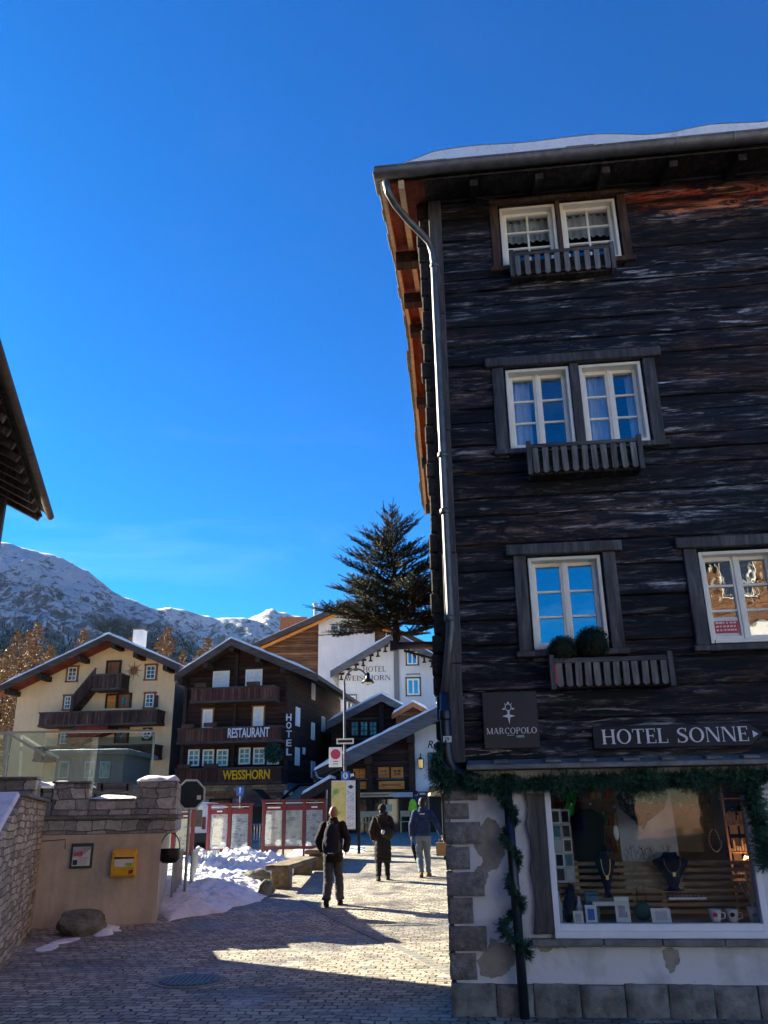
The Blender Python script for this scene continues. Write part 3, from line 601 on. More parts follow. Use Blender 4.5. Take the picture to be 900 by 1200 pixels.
# ------------------------------------------------------------------ generic building pieces
def window(parent, x0, x1, z0, z1, cols=2, rows=3, y=0.0, fw=0.06, mw=0.03, frame='white_paint', pane='far_pane', surround=None, sw=0.1, sd=0.05, split=False, name='window'):
    """A window on a wall face at local y: mesh of the surround or frame, then its pane. The wall's outside is towards -y."""
    s = MB(); f = MB()
    if surround:
        s.box(x0 - sw, y - sd, z0, x0, y, z1); s.box(x1, y - sd, z0, x1 + sw, y, z1)
        s.box(x0 - sw - .02, y - sd - .02, z1, x1 + sw + .02, y, z1 + sw); s.box(x0 - sw - .02, y - sd - .02, z0 - sw * .8, x1 + sw + .02, y, z0)
    fy0, fy1 = y - .045, y + .0
    f.box(x0, fy0, z0, x0 + fw, fy1, z1); f.box(x1 - fw, fy0, z0, x1, fy1, z1); f.box(x0 + fw, fy0, z0, x1 - fw, fy1, z0 + fw); f.box(x0 + fw, fy0, z1 - fw, x1 - fw, fy1, z1)
    ix0, ix1, iz0, iz1 = x0 + fw, x1 - fw, z0 + fw, z1 - fw
    for i in range(1, cols):
        c = ix0 + (ix1 - ix0) * i / cols; w = fw * .9 if (split and i * 2 == cols) else mw
        f.box(c - w / 2, fy0 + .006, iz0, c + w / 2, fy1, iz1)
    for j in range(1, rows):
        c = iz0 + (iz1 - iz0) * j / rows; f.box(ix0, fy0 + .012, c - mw / 2, ix1, fy1 - .002, c + mw / 2)
    if surround: w = s.build(name, M[surround], parent); fr = f.build('frame', M[frame], w)
    else: w = f.build(name, M[frame], parent)
    p = MB(); p.box(ix0 - .005, y - .016, iz0 - .005, ix1 + .005, y - .004, iz1 + .005); p.build('pane', M[pane], w)
    return w
def chevron(pts, th):                        # polyline (x,z) of a roof's top edge -> closed band th thick below it
    return pts + [(x, z - th) for x, z in reversed(pts)]
def gable_roof(parent, pts, th, y0, y1, mat, snow=0.09, fascia='fascia', fth=None, snow_inset=0.03):
    r = MB(); r.prism(chevron(pts, th), y0, y1); ro = r.build('roof', M[mat], parent)
    if fascia:
        b = MB(); b.prism(chevron([(x, z - .012) for x, z in pts], fth or th + .06), y0 - .045, y0 - .003); b.build('barge_board', M[fascia], ro)
    if snow:
        s = MB(); n = 40; P = []
        L = [math.hypot(b[0]-a[0], b[1]-a[1]) for a, b in zip(pts, pts[1:])]; tot = sum(L)
        def along(t):
            d = t * tot
            for (a, b), l in zip(zip(pts, pts[1:]), L):
                if d <= l + 1e-6: return a[0] + (b[0]-a[0]) * d / l, a[1] + (b[1]-a[1]) * d / l
                d -= l
            return pts[-1]
        tops = [[], []]; base = []
        for k in range(n + 1):
            t = .01 + .98 * k / n; x, z = along(t); e = min(1, 12 * t, 12 * (1 - t))
            for r_ in range(2): tops[r_].append((x, z + .004 + snow * e * (0.75 + .6 * abs(NZ.noise(V((x * 1.1 + pts[0][0], r_ * 7.3, 4)))))))
            base.append((x, z + .003))
        a, b = y0 - .01 + snow_inset, y1 - .05; vs = []
        for k in range(n + 1): vs += [(base[k][0], a, base[k][1]), (tops[0][k][0], a, tops[0][k][1]), (tops[1][k][0], b, tops[1][k][1]), (base[k][0], b, base[k][1])]
        fs = []
        for k in range(n):
            i = 4 * k; fs += [(i, i+1, i+5, i+4), (i+1, i+2, i+6, i+5), (i+2, i+3, i+7, i+6)]
        s.add(vs, fs); s.build('snow', M['snow'], ro, True)
    return ro
def balcony(parent, x0, x1, z0, z1, y=0.0, depth=1.0, mat='balcony', rail='fascia', sag=0.0):
    """Boarded balcony: rail panel from z0 up to z1 in front of a wall at local y."""
    f = MB(); f.box(x0 - .03, y - depth - .03, z0 - .10, x1 + .03, y, z0); fl = f.build('balcony', M['fascia'], parent)
    p = MB(); p.box(x0, y - depth, z0 - .02, x1, y - depth + .05, z1 - .07); p.box(x0, y - depth + .05, z0 - .02, x0 + .05, y, z1 - .07); p.box(x1 - .05, y - depth + .05, z0 - .02, x1, y, z1 - .07)
    p.build('railing', M[mat], fl)
    r = MB(); r.box(x0 - .04, y - depth - .04, z1 - .07, x1 + .04, y - depth + .09, z1); r.box(x0 - .04, y - depth + .09, z1 - .07, x0 + .09, y, z1); r.box(x1 - .09, y - depth + .09, z1 - .07, x1 + .04, y, z1)
    r.build('handrail', M[rail], fl)
    return fl

# ------------------------------------------------------------------ the dark timber chalet on the right
CO = ground(534, 1189); CA = rad(-6.4)
FC = Frame(CO, CA)
ch = thing('timber_chalet', 'tall weathered dark log chalet with white windows above a plastered shop front', 'chalet', CO, CA)
XR = 6.4                                      # right end of the facade, beyond the picture
def px(u0, v0, u1, v1, t=0.0):
    a = FC.w(u0, v0, t); b = FC.w(u1, v1, t); return a[0], b[0], b[1], a[1]      # x0, x1, z0, z1
WIN = [dict(r=(0.90, 1.56, 7.71, 8.56)), dict(r=(1.62, 2.27, 7.71, 8.56)), dict(r=(0.83, 1.53, 5.36, 6.33)), dict(r=(1.64, 2.31, 5.36, 6.33)), dict(r=(0.92, 1.65, 3.17, 4.12)), dict(r=(2.62, 3.36, 3.17, 4.10))]
OPEN = [(0.88, 2.29, 7.69, 8.58), (0.81, 2.33, 5.34, 6.35), (0.90, 1.67, 3.15, 4.14), (2.60, 3.38, 3.15, 4.12), (4.4, 5.2, 3.15, 4.1), (4.0, 5.3, 5.34, 6.35)]
# courses of hewn logs
w = MB(); rz = random.Random(3); z = 2.10; k = 0
while z < 8.93:
    h = rz.choice([.17, .20, .23, .25, .28, .32]); h = min(h, 8.95 - z)
    if h < .06: break
    cuts = sorted([(o[0], o[1]) for o in OPEN if z + h > o[2] + .01 and z < o[3] - .01]); segs = []; x = 0.12
    for a, b in cuts:
        if a > x: segs.append((x, a))
        x = max(x, b)
    segs.append((x, XR)); off = rz.uniform(-.012, .012)
    for a, b in segs:
        n = max(2, int((b - a) / .12)); prof = [(0, .012), (.04, -.016), (.3, -.024), (.7, -.026), (.96, -.018), (1, .012)]
        vs = []
        for i in range(n + 1):
            xx = a + (b - a) * i / n
            wv = .012 * NZ.noise(V((xx * .8, z * 3, 1))); gp = .010 * NZ.noise(V((xx * 1.3, z * 2, 6)))
            for q, y in prof: vs.append((xx, y + off + .022 * NZ.noise(V((xx * 2.2, z * 5 + q * 3, 3))) + .010 * NZ.noise(V((xx * 7, z * 5 + q * 5, 8))), z + .004 + wv * (0 if q in (0,) else 1) * .5 + q * (h - .008 + (gp if q > .5 else 0) * .4)))
        fs = []; m6 = len(prof)
        for i in range(n):
            for q in range(m6 - 1): fs.append((i*m6+q, (i+1)*m6+q, (i+1)*m6+q+1, i*m6+q+1))
        w.add(vs, fs)
    z += h; k += 1
# solid core behind the logs, with the same openings
zs = sorted(set([2.10, 8.95] + [o[2] for o in OPEN] + [o[3] for o in OPEN]))
for z0, z1 in zip(zs, zs[1:]):
    cuts = sorted([(o[0], o[1]) for o in OPEN if o[2] <= z0 + .001 and o[3] >= z1 - .001]); x = 0.05
    for a, b in cuts:
        w.box(x, .012, z0, a, .22, z1); x = b
    w.box(x, .012, z0, XR, .22, z1)
wall = w.build('log_wall', M['log'], ch, 'auto')
# shell: left side wall, back and floors so that no light leaks in
s = MB(); s.box(.0, .012, 2.1, .05, 10.0, 8.95); s.box(.05, 9.8, 0, XR, 10, 8.95); s.box(XR - .2, .25, 0, XR, 9.8, 8.95); s.box(0.0, .25, 0, .25, 10, 2.1)
for zz in (2.12, 4.6, 6.95): s.box(.05, .23, zz, XR - .2, 9.8, zz + .1)
s.box(.05, 1.0, 2.25, XR - .2, 1.1, 8.9)
s.prism([(0.02, 8.95), (0.02, 8.96), (XR, 8.96), (XR, 8.95)], .2, 9.9)
s.build('side_wall', M['log_end'], ch); s = MB(); s.box(-.06, .25, 2.12, -.003, 9.9, 8.9); s.build('bounce_wall', M['old_wall'], ch)  # unseen side gets an added lighter skin to bounce sun onto the soffit
gab = MB(); gab.prismv([(.02, 0.2, 8.96), (.02, 5.0, 10.7), (.02, 9.9, 8.96)], (.1, 0, 0)); gab.build('gable_wall', M['redwood'], ch)
# log ends sticking out past the corner, and the corner post
e = MB(); z = 2.12
while z < 8.85:
    h = rz.uniform(.17, .25); e.box(-rz.uniform(.07, .12), .03, z, .04, .20, min(z + h - .015, 8.9)); z += h
e.build('log_ends', M['log_end'], ch, bevel=.012)
e = MB(); z = 2.1
for zz in (2.1, 3.05, 4.2, 5.6, 7.1): 
    nx = {2.1: 3.05, 3.05: 4.2, 4.2: 5.6, 5.6: 7.1, 7.1: 8.8}[zz]; e.box(.04 + rz.uniform(0, .012), -.075, zz + .006, .185 + rz.uniform(0, .015), .02, nx)
e.build('corner_board', M['trim'], ch, bevel=.008)
# windows
def chalet_window(idx, surround_boxes, mat):
    s = MB()
    for bx in surround_boxes: s.box(*bx)
    return s.build('window', M[mat], ch, bevel=.008)
def casement(par, r, cols, rows, ydepth=.10, leaves=2, pane='pane', head=.10):
    x0, x1, z0, z1 = r; f = MB(); d0, d1 = ydepth, ydepth + .06
    t = .035                                   # lining of the reveal
    f.box(x0, -.02, z0, x0 + t, d1 + .06, z1); f.box(x1 - t, -.02, z0, x1, d1 + .06, z1); f.box(x0 + t, -.02, z1 - t, x1 - t, d1 + .06, z1); f.box(x0 + t, -.03, z0, x1 - t, d1 + .06, z0 + t)
    a, b, c, d = x0 + t, x1 - t, z0 + t, z1 - t
    lw = (b - a) / leaves; pn = MB()
    for L in range(leaves):
        p, q = a + L * lw + .003, a + (L + 1) * lw - .003; sw = .042
        f.box(p, d0, c, p + sw, d1, d); f.box(q - sw, d0, c, q, d1, d); f.box(p + sw, d0, c, q - sw, d1, c + sw + .01); f.box(p + sw, d0, d - sw, q - sw, d1, d)
        gx0, gx1, gz0, gz1 = p + sw, q - sw, c + sw + .01, d - sw
        for i in range(1, cols): xx = gx0 + (gx1 - gx0) * i / cols; f.box(xx - .012, d0 + .01, gz0, xx + .012, d1 - .005, gz1)
        for j in range(1, rows): zz = gz0 + (gz1 - gz0) * j / rows; f.box(gx0, d0 + .013, zz - .012, gx1, d1 - .008, zz + .012)
        pn.box(gx0 - .004, d0 + .034, gz0 - .004, gx1 + .004, d0 + .040, gz1 + .004)
    if leaves == 2: xx = a + lw; f.box(xx - .022, d0 - .014, c, xx + .022, d0 - .001, d)
    f.build('frame', M['white_paint'], par, bevel=.004); pn.build('pane', M[pane], par)
    return d1
def curtain(par, x0, x1, z0, z1, y):
    c = MB(); c.grid(lambda i, j: (x0 + (x1 - x0) * i, y + .018 * math.sin(i * (x1 - x0) * 75) + .01 * math.sin(j * 5 + i * 9), z1 + (z0 - z1) * j), 40, 6); c.build('curtain', M['curtain'], par, True)
def board_surround(r0, r1, zb, zt, wd=.12, mid=None, over=.07, headh=.11):
    B = [(r0 - wd, -.055, zb, r0, .0, zt), (r1, -.055, zb, r1 + wd, .0, zt), (r0 - wd - over, -.095, zt, r1 + wd + over, .0, zt + headh), (r0 - wd - .03, -.085, zb - .06, r1 + wd + .03, .0, zb)]
    if mid: B.append((mid[0], -.05, zb, mid[1], .10, zt))
    return B
wv = chalet_window(0, board_surround(.88, 2.29, 7.69, 8.59, .10, (1.562, 1.618), .0, .05), 'brown_trim')
wv['label'] = 'attic window of two white casements under the eave'
for r in (WIN[0]['r'], WIN[1]['r']): casement(wv, r, 2, 3, .06, 1, 'pane_clear')
for r in (WIN[0]['r'], WIN[1]['r']): curtain(wv, r[0] + .04, r[1] - .04, 8.2, 8.52, .20)
wv = chalet_window(1, board_surround(.81, 2.33, 5.34, 6.35, .13, (1.535, 1.635)), 'trim')
for r in (WIN[2]['r'], WIN[3]['r']): casement(wv, r, 1, 3, .09, 2, 'pane_clear')
curtain(wv, .88, 1.10, 5.38, 6.3, .24); curtain(wv, 1.70, 1.95, 5.38, 6.3, .24); curtain(wv, 2.17, 2.28, 5.38, 6.3, .24)
wv = chalet_window(2, board_surround(.90, 1.67, 3.15, 4.14, .13), 'trim'); casement(wv, WIN[4]['r'], 1, 3, .08, 2, 'pane')
wv = chalet_window(3, board_surround(2.60, 3.38, 3.15, 4.13, .13), 'trim'); casement(wv, WIN[5]['r'], 1, 3, .08, 2, 'pane')
for r in ((4.4, 5.2, 3.15, 4.1), (4.0, 5.3, 5.34, 6.35)):
    wv = chalet_window(4, board_surround(r[0], r[1], r[2], r[3], .13), 'trim'); casement(wv, (r[0] + .02, r[1] - .02, r[2] + .02, r[3] - .02), 1, 3, .08, 2, 'pane')
sn = MB(); sn.box(2.70, .106, 3.25, 2.94, .110, 3.45); so_ = sn.build('notice', M['paper'], wv)
wnd = [c for c in ch.children if c.name.startswith('window')]
so_.parent = wnd[3]
sn = MB(); rr0 = random.Random(2)
for k in range(3):
    for q in range(6): sn.box(2.72 + q * .034, .098, 3.385 - k * .036, 2.72 + q * .034 + rr0.uniform(.014, .028), .1005, 3.40 - k * .036)
sn.build('lettering', M['paper'], wnd[3])
sn = MB(); sn.box(2.705, .101, 3.29, 2.935, .105, 3.41); sn.build('red_band', M['red'], wnd[3])
# roof: slate slabs, soffit, rafters, snow, gutter, downpipe
ye = -.62; ze = FC.w(470, 200, ye)[1]; xv = FC.w(443, 205, ye)[0]
sl_ = 1.75 / 5.6; yr = 5.0; zr = ze + (yr - ye) * sl_ ; yb = 10.62
r = MB(); r.prismv([(xv, ye, ze), (xv, yr, zr), (xv, yb, ze), (xv, yb, ze - .10), (xv, yr, zr - .11), (xv, ye, ze - .10)], (XR + .6 - xv, 0, 0))
roof = r.build('roof', M['slate'], ch)
r = MB(); rr = random.Random(8); x = xv
while x < XR + .3:                             # ragged stone slabs along the eave and along the verge
    wd = rr.uniform(.25, .6)
    for lay in range(2): r.obox((x + wd / 2 + lay * .1, ye + .12 + lay * .14 + rr.uniform(-.03, .03), ze + .03 + lay * .035 + .12 * sl_), (wd / 2 - .01, 0, 0), (0, .2, .2 * sl_), (0, -.004, .014))
    x += wd
for sgn in (1, -1):
    y = ye if sgn == 1 else yb
    while (y < yr if sgn == 1 else y > yr):
        wd = rr.uniform(.3, .6) * sgn; zc = zr - abs(yr - y - wd / 2) * sl_
        r.obox((xv + .17 - rr.uniform(.0, .045), y + wd / 2, zc + .02), (.2, 0, 0), (0, wd / 2, wd / 2 * sl_ * sgn), (0, 0, .017)); y += wd
r.build('eave_slabs', M['slab'], roof, bevel=.006)
r = MB(); r.prismv([(xv + .05, ye + .05, ze - .115), (xv + .05, yr, zr - .12), (xv + .05, yb - .05, ze - .115), (xv + .05, yb - .05, ze - .14), (xv + .05, yr, zr - .145), (xv + .05, ye + .05, ze - .14)], (XR - xv, 0, 0))
r.build('soffit', M['redwood'], roof)
r = MB(); r.prismv([(.02, ye + .0, ze - .150), (.02, .3, ze - .147 + (.24 - ye) * sl_), (.02, .3, ze - .165 + (.24 - ye) * sl_), (.02, ye + .0, ze - .175)], (XR - .1, 0, 0)); r.build('eave_shade_sheet', M['log_end'], roof)  # dark sheet laid under the soffit puts the front eave's shade into colour
r = MB()
for k in range(3):                             # barge rafters under the verge and purlin ends
    xx = xv + .05 + k * .22
    if k == 2: continue
    for y0, y1 in ((ye, yr), (yr, yb)):
        za = zr - abs(yr - y0) * sl_ - .20; zb = zr - abs(yr - y1) * sl_ - .20; r.beam((xx, y0, za), (xx, y1, zb), .045 + .02 * k, .10)
for y in (1.4, 3.2, 5.0, 6.8, 8.6, 10.2):
    zz = zr - abs(yr - y) * sl_ - .36; q_ = MB(); q_.box(xv + .06, y - .09, zz - .10, .30, y + .09, zz + .08); q_.build('purlin', M['rafter'], roof)
r.build('barge_rafter', M['pale_wood'], roof); x = .6
while x < XR: r = MB(); r.beam((x, ye + .06, ze - .215), (x, .3, ze - .215 + (.3 - ye) * sl_), .09, .07); r.build('rafter', M['log_end'], roof); x += .75
for o in [roof] + [c_ for c_ in roof.children]:   # the verge flares outwards towards the back
    for p in o.data.vertices:
        if p.co.x < .3: p.co.x -= .025 * (p.co.y - ye) * min(1, (.3 - p.co.x) / .8)
fb = MB(); fb.box(0.05, -.06, 8.72, XR, -.03, 8.93); fb.box(0.05, -.09, 8.93, XR, .0, 9.35); fb.build('wall_plate', M['trim_h'], ch)
sn = MB(); nx = 90
def stop(i, j):
    x = xv + .13 + (XR + .3 - xv) * i; t = j; y = ye + .03 + .05 * NZ.noise(V((x * 1.2, 3, 0))) + t * (yr - ye) * .98
    th = .03 + .34 * min(1, i * 14) * (0.75 + .5 * NZ.noise(V((x * .9, t * 2, 5)))) * (1 if t < .9 else .6)
    e = min(1, max(0, t) * 60 + .55) ** .5
    return (x, y, ze + (y - ye) * sl_ + .045 + th * e)
sn.grid(stop, nx, 24); n0 = len(sn.v)
sn.grid(lambda i, j: (lambda p: (p[0], p[1] + .01, p[2] - (p[2] - (ze + (p[1] - ye) * sl_) - .02) * j))(stop(i, 0)), nx, 2)
sn.grid(lambda i, j: (lambda p: (p[0], p[1], p[2] - (p[2] - (ze + (p[1] - ye) * sl_) - .01) * j))(stop(0, i)), 24, 2)
sn.build('snow', M['snow'], roof, True)
gy = ye - .075; gz_ = ze - .06
gt = MB(); n = 8; prof = [(-.085 * math.cos(math.pi * k / n), -.085 * math.sin(math.pi * k / n)) for k in range(n + 1)]
prof = prof + [(a * .93, b * .93) for a, b in reversed(prof)]
drop = .012
gt.prismv([(xv - .02, gy + a, gz_ + b) for a, b in prof], (XR + .5 - xv, 0, 0))
gt.prismv([(xv - .03, gy + a, gz_ + b) for a, b in prof[:n + 1]], (.014, 0, 0))
gt.tube([(xv - .02, gy - .085, gz_ + .004), (XR + .48, gy - .085, gz_ + .004)], .011, 6)
x = xv + .24
while x < XR + .3:
    gt.prismv([(x, gy + a * 1.12, gz_ + b * 1.12) for a, b in prof], (.03, 0, 0)); x += rr.choice([.45, .62, .8])
gutter = gt.build('gutter', M['zinc'], ch, 'auto')
P = []
for u, v, t in ((452, 213, gy), (455, 226, gy), (463, 240, -.5), (478, 258, -.34), (494, 274, -.20), (503, 284, -.13), (507, 296, -.10), (509, 312, -.10)):
    x, z = FC.w(u, v, t); P.append((x, t, z))
x = P[-1][0]
P += [(x + .004 * k, -.10, z) for k, z in enumerate((7.2, 6.2, 5.2, 4.2, 3.4))]
P.append((FC.w(521, 815, -.10)[0], -.10, FC.w(521, 815, -.10)[1]))
dp = MB(); dp.tube(P, .042, 12); zl = P[-1][2]
for q, zz in ((7.75, 7.75), (5.3, 5.3), (4.65, 4.65), (3.5, 3.5)): dp.lathe([(.05, q - .03), (.056, q - .015), (.056, q + .015), (.05, q + .03)], (P[9][0] + .0, -.10, 0), 12)
dpo = dp.build('downpipe', M['zinc'], gutter, True)
Q = [(P[-1][0], -.10, zl + .02)]
for u, v in ((522, 850), (524, 880), (526, 892), (532, 902), (545, 909), (562, 914)):
    x, z = FC.w(u, v, -.12); Q.append((x, -.12, z))
d2 = MB(); d2.tube(Q, .05, 12); d2.lathe([(.058, 2.50), (.06, 2.52), (.06, 2.58), (.055, 2.6)], (Q[1][0], -.12, 0), 12); d2.build('lower_pipe', M['dark_pipe'], dpo, True)
# ledge of slate between shop and logs
ld = MB(); ld.prismv([(.20, -.30, 2.03), (.20, -.30, 2.07), (.20, -.02, 2.13), (.20, -.02, 2.03)], (XR - .2, 0, 0))
x = .45
while x < XR: ld.obox((x + .07, -.2, 2.105), (.06 + rr.uniform(0, .03), 0, 0), (0, .07, .012), (0, 0, .012)); x += rr.uniform(.3, .48)
ld.build('slate_ledge', M['slab'], ch, bevel=.006)
# shop front: plaster, opening, quoins, plinth
SX0, SX1, SZ0, SZ1 = .905, 2.745, .62, 1.93
pw = MB(); y0, y1 = .0, .30
pw.box(.02, y0, .24, SX0, y1, 2.03); pw.box(SX1, y0, .24, XR, y1, 2.03); pw.box(SX0, y0, .24, SX1, y1, SZ0); pw.box(SX0, y0, SZ1, SX1, y1, 2.03)
pw.build('plaster_wall', M['shop_plaster'], ch)
def rough_block(mb, x0, x1, z0, z1, yf, yb, seed, amp=.018):
    nu_, nv_ = 12, 9
    def f(i, j):
        x, z = x0 + (x1 - x0) * i, z0 + (z1 - z0) * j; e = min(i * (x1 - x0), (1 - i) * (x1 - x0), j * (z1 - z0), (1 - j) * (z1 - z0)); rd = .022 * max(0, 1 - e / .03) ** 2
        q = V((x * 9 + seed * 3, z * 9, seed)); y = yf + rd + amp * NZ.noise(q) + amp * .5 * NZ.noise(q * 3) + (.012 * NZ.noise(V((x * 30, z * 30, seed))))
        return (x + .006 * NZ.noise(q * 1.3 + V((5, 0, 0))), y, z + .006 * NZ.noise(q * 1.3 + V((0, 5, 0))))
    mb.grid(f, nu_, nv_)
    rim = lambda i, j, t: (lambda p: (p[0], p[1] + (yb - p[1]) * t, p[2]))(f(i, j))
    mb.grid(lambda i, j: rim(i, 0, j), nu_, 1); mb.grid(lambda i, j: rim(i, 1, j), nu_, 1); mb.grid(lambda i, j: rim(0, i, j), nv_, 1); mb.grid(lambda i, j: rim(1, i, j), nv_, 1)
qn = MB(); z = .262; k = 0
for u0, v0, u1, v1 in ((532, 1117, 558, 1148), (531, 1085, 570, 1114), (530, 1052, 554, 1082), (529, 1022, 567, 1050), (528, 992, 550, 1019), (527, 963, 563, 989), (526, 941, 549, 960), (525, 917, 559, 938)):
    a = FC.w(u0, v1); b = FC.w(u1, v0); rough_block(qn, -.035, b[0], a[1], b[1], -.04 - .012 * (k % 2), .28, k); k += 1
quo = qn.build('quoin', M['quoin'], ch, True)
pl_ = MB(); x = -.03
for wd in (.40, .32, .40, .38, .36, .38, .36, .42, .4, .4, .4, .4, .4, .4, .4, .4): 
    if x < XR: rough_block(pl_, x, x + wd - .008, -.05, .242 + rr.uniform(-.006, .006), -.05 - rr.uniform(0, .015), .28, x * 7, .008); x += wd
pl_.build('stone_plinth', M['base_stone'], ch, True)
def patch(pts, name='bare_patch', y=-.004):
    m_ = MB(); q = [FC.w(u, v) for u, v in pts]; out = []
    for i in range(len(q)):
        a, b = V(q[i]), V(q[(i + 1) % len(q)])
        for t in (0, .12, .25, .37, .5, .62, .75, .87): p = a.lerp(b, t); out.append((p.x + .016 * NZ.noise(V((p.x * 30, p.y * 30, 1))) + .008 * NZ.noise(V((p.x * 90, p.y * 90, 1))), p.y + .016 * NZ.noise(V((p.x * 30, p.y * 30, 9))) + .008 * NZ.noise(V((p.x * 90, p.y * 90, 9)))))
    m_.prism(out, y, y + .003); m_.build(name, M['bare_plaster'], ch)
patch([(562, 970), (571, 958), (582, 962), (590, 980), (592, 1000), (584, 1016), (572, 1022), (569, 1040), (562, 1048), (556, 1046), (556, 1020), (566, 1010), (555, 992), (553, 970)])
patch([(575, 1098), (584, 1104), (597, 1106), (604, 1114), (603, 1132), (590, 1143), (577, 1147), (563, 1143), (559, 1126), (566, 1116), (573, 1110)])
patch([(776, 1114), (783, 1111), (794, 1113), (797, 1124), (790, 1139), (785, 1142), (780, 1130)])
patch([(628, 1103), (668, 1104), (664, 1110), (648, 1111), (640, 1117), (631, 1113)])
sill = MB(); x = .70
for wd in (.62, .5, .52, .5, .6): sill.box(x, -.10, .545, x + wd - .006, .0, .603); x += wd
sill.build('stone_sill', M['slab'], ch, bevel=.008)
sf = MB(); a, b, c, d = SX0, SX1, SZ0, SZ1; yf = -.045
sf.box(a, yf, c, a + .055, .05, d); sf.box(b - .055, yf, c, b, .05, d); sf.box(a + .055, yf, c, b - .055, .05, c + .10); sf.box(a + .055, yf, d - .05, b - .055, .05, d); sf.box(a + .0, yf - .03, c - .014, b, yf, c + .045)
shopw = sf.build('shop_window', M['shop_frame'], ch, bevel=.005)
p = MB(); p.box(a + .05, .0, c + .09, b - .05, .008, d - .045); p.build('pane', M['shop_glass'], shopw)
rm = MB(); X0, X1, Y0, Y1, Z0, Z1 = .60, 3.1, .32, 2.2, .60, 2.02
rm.box(X0, .05, Z0, X1, Y1, .70); rm.box(X0, .31, Z1, X1, Y1, Z1 + .01); rm.box(X0, .31, .70, X0 + .05, Y1, Z1); rm.box(X1 - .05, .31, .70, X1, Y1, Z1); rm.box(X0, Y1, Z0, X1, Y1 + .05, Z1)
rm.build('shop_interior', M['shop_room'], shopw)
# wavy dark plank beside the shop window
lft = [(614, 930), (619, 948), (616, 965), (621, 985), (622, 1005), (621, 1020), (625, 1040), (627, 1060), (626, 1095)]
rgt = [(651, 1094), (646, 1040), (641, 985), (637, 930)]
pk = MB(); pk.prism([FC.w(u, v, -.03) for u, v in lft + rgt], -.05, -.003); pk.build('wavy_plank', M['trim'], ch, bevel=.006)

# ------------------------------------------------------------------ things hung on the chalet
def on_chalet(name, label, cat, group=None): return thing(name, label, cat, CO, CA, group)
# hanging plaque with the emblem
sg = on_chalet('shop_sign', 'square dark plaque with a ring and star emblem above the word MARCOPOLO', 'sign')
x0, z0 = FC.w(568, 878, -.06); x1, z1 = FC.w(628, 810, -.06)
b = MB(); b.box(x0, -.085, z0, x1, -.05, z1); b.build('board', M['sign_plaque'], sg, bevel=.004)
W_ = x1 - x0; H_ = z1 - z0; yl = -.087
serif_lettering('lettering', 'MARCOPOLO', M['sign_white'], sg, x0 + .055 * W_, x1 - .04 * W_, z0 + .255 * H_, z0 + .36 * H_, yl, .004, .10)
cx = x0 + W_ * .47; em = MB(); cz = z0 + .72 * H_; R0 = .062 * W_
for k in range(24):
    a0, a1 = 2*math.pi*k/24, 2*math.pi*(k+1)/24
    em.prism([(cx + r * math.cos(a), cz + 1.1 * r * math.sin(a)) for r, a in ((R0, a0), (R0, a1), (R0 * .78, a1), (R0 * .78, a0))], yl - .004, yl)
def blob(x, z, r, n=10): em.prism([(x + r * math.cos(2*math.pi*i/n), z + r * math.sin(2*math.pi*i/n)) for i in range(n)], yl - .0045, yl)
blob(cx, cz + R0 * 1.28, R0 * .32); blob(cx - R0 * 1.3, cz - R0 * .45, R0 * .28); blob(cx + R0 * 1.3, cz - R0 * .45, R0 * .28); blob(cx - R0 * 1.75, cz - R0 * .5, R0 * .12); blob(cx + R0 * 1.75, cz - R0 * .5, R0 * .12)
for sx in (-1, 1): em.prism([(cx + sx * R0 * .75, cz + R0 * .9), (cx + sx * R0 * .95, cz + R0 * .75), (cx + sx * R0 * 1.15, cz + R0 * 1.35)], yl - .004, yl)
zb = cz - R0 * 1.05
em.prism([(cx - R0 * .35, zb), (cx + R0 * .35, zb), (cx + R0 * .3, zb - R0 * 1.0), (cx + R0 * 1.9, zb - R0 * 1.5), (cx + R0 * .4, zb - R0 * 1.9), (cx + R0 * .15, zb - R0 * 3.9), (cx - R0 * .3, zb - R0 * 1.95), (cx - R0 * 1.9, zb - R0 * 1.5), (cx - R0 * .3, zb - R0 * 1.0)], yl - .0042, yl)
em.build('emblem', M['sign_white'], sg)
b = MB(); b.box(x0 + .585 * W_, yl - .003, z0 + .185 * H_, x0 + .73 * W_, yl, z0 + .225 * H_); b.box(x0 + .42 * W_, yl - .003, z0 + .222 * H_, x0 + .55 * W_, yl, z0 + .236 * H_); b.build('small_tag', M['grey_paper'], sg)
# arrow board
sg = on_chalet('hotel_sign', 'long dark arrow board lettered HOTEL SONNE pointing right', 'sign')
x0, zb = FC.w(696, 878, -.05); x1, zt = FC.w(876, 847, -.05); xt, zm = FC.w(894, 860, -.05)
b = MB(); b.prism([(x0, zb), (x1, zb), (xt, (zb + zt) / 2), (x1, zt), (x0, zt)], -.07, -.035); b.build('board', M['navy_sign'], sg, bevel=.005)
hh = zt - zb; l0 = FC.w(705, 860, -.07)[0]; l1 = FC.w(782, 860, -.07)[0]; l2 = FC.w(793, 860, -.07)[0]; l3 = FC.w(877, 860, -.07)[0]
serif_lettering('lettering', 'HOTEL', M['sign_white'], sg, l0, l1, zb + .2 * hh, zb + .84 * hh, -.071, .004, .09)
serif_lettering('lettering', 'SONNE', M['sign_white'], sg, l2, l3, zb + .2 * hh, zb + .84 * hh, -.071, .004, .09)
b = MB(); c = (zb + zt) / 2; b.prism([(x1 + .025, c - .15 * hh), (x1 + .075, c), (x1 + .025, c + .15 * hh)], -.075, -.071); b.build('arrow_mark', M['sign_white'], sg)
sg = on_chalet('house_number_plate', 'small white enamel number plate on the dark rain pipe at the corner', 'plate')
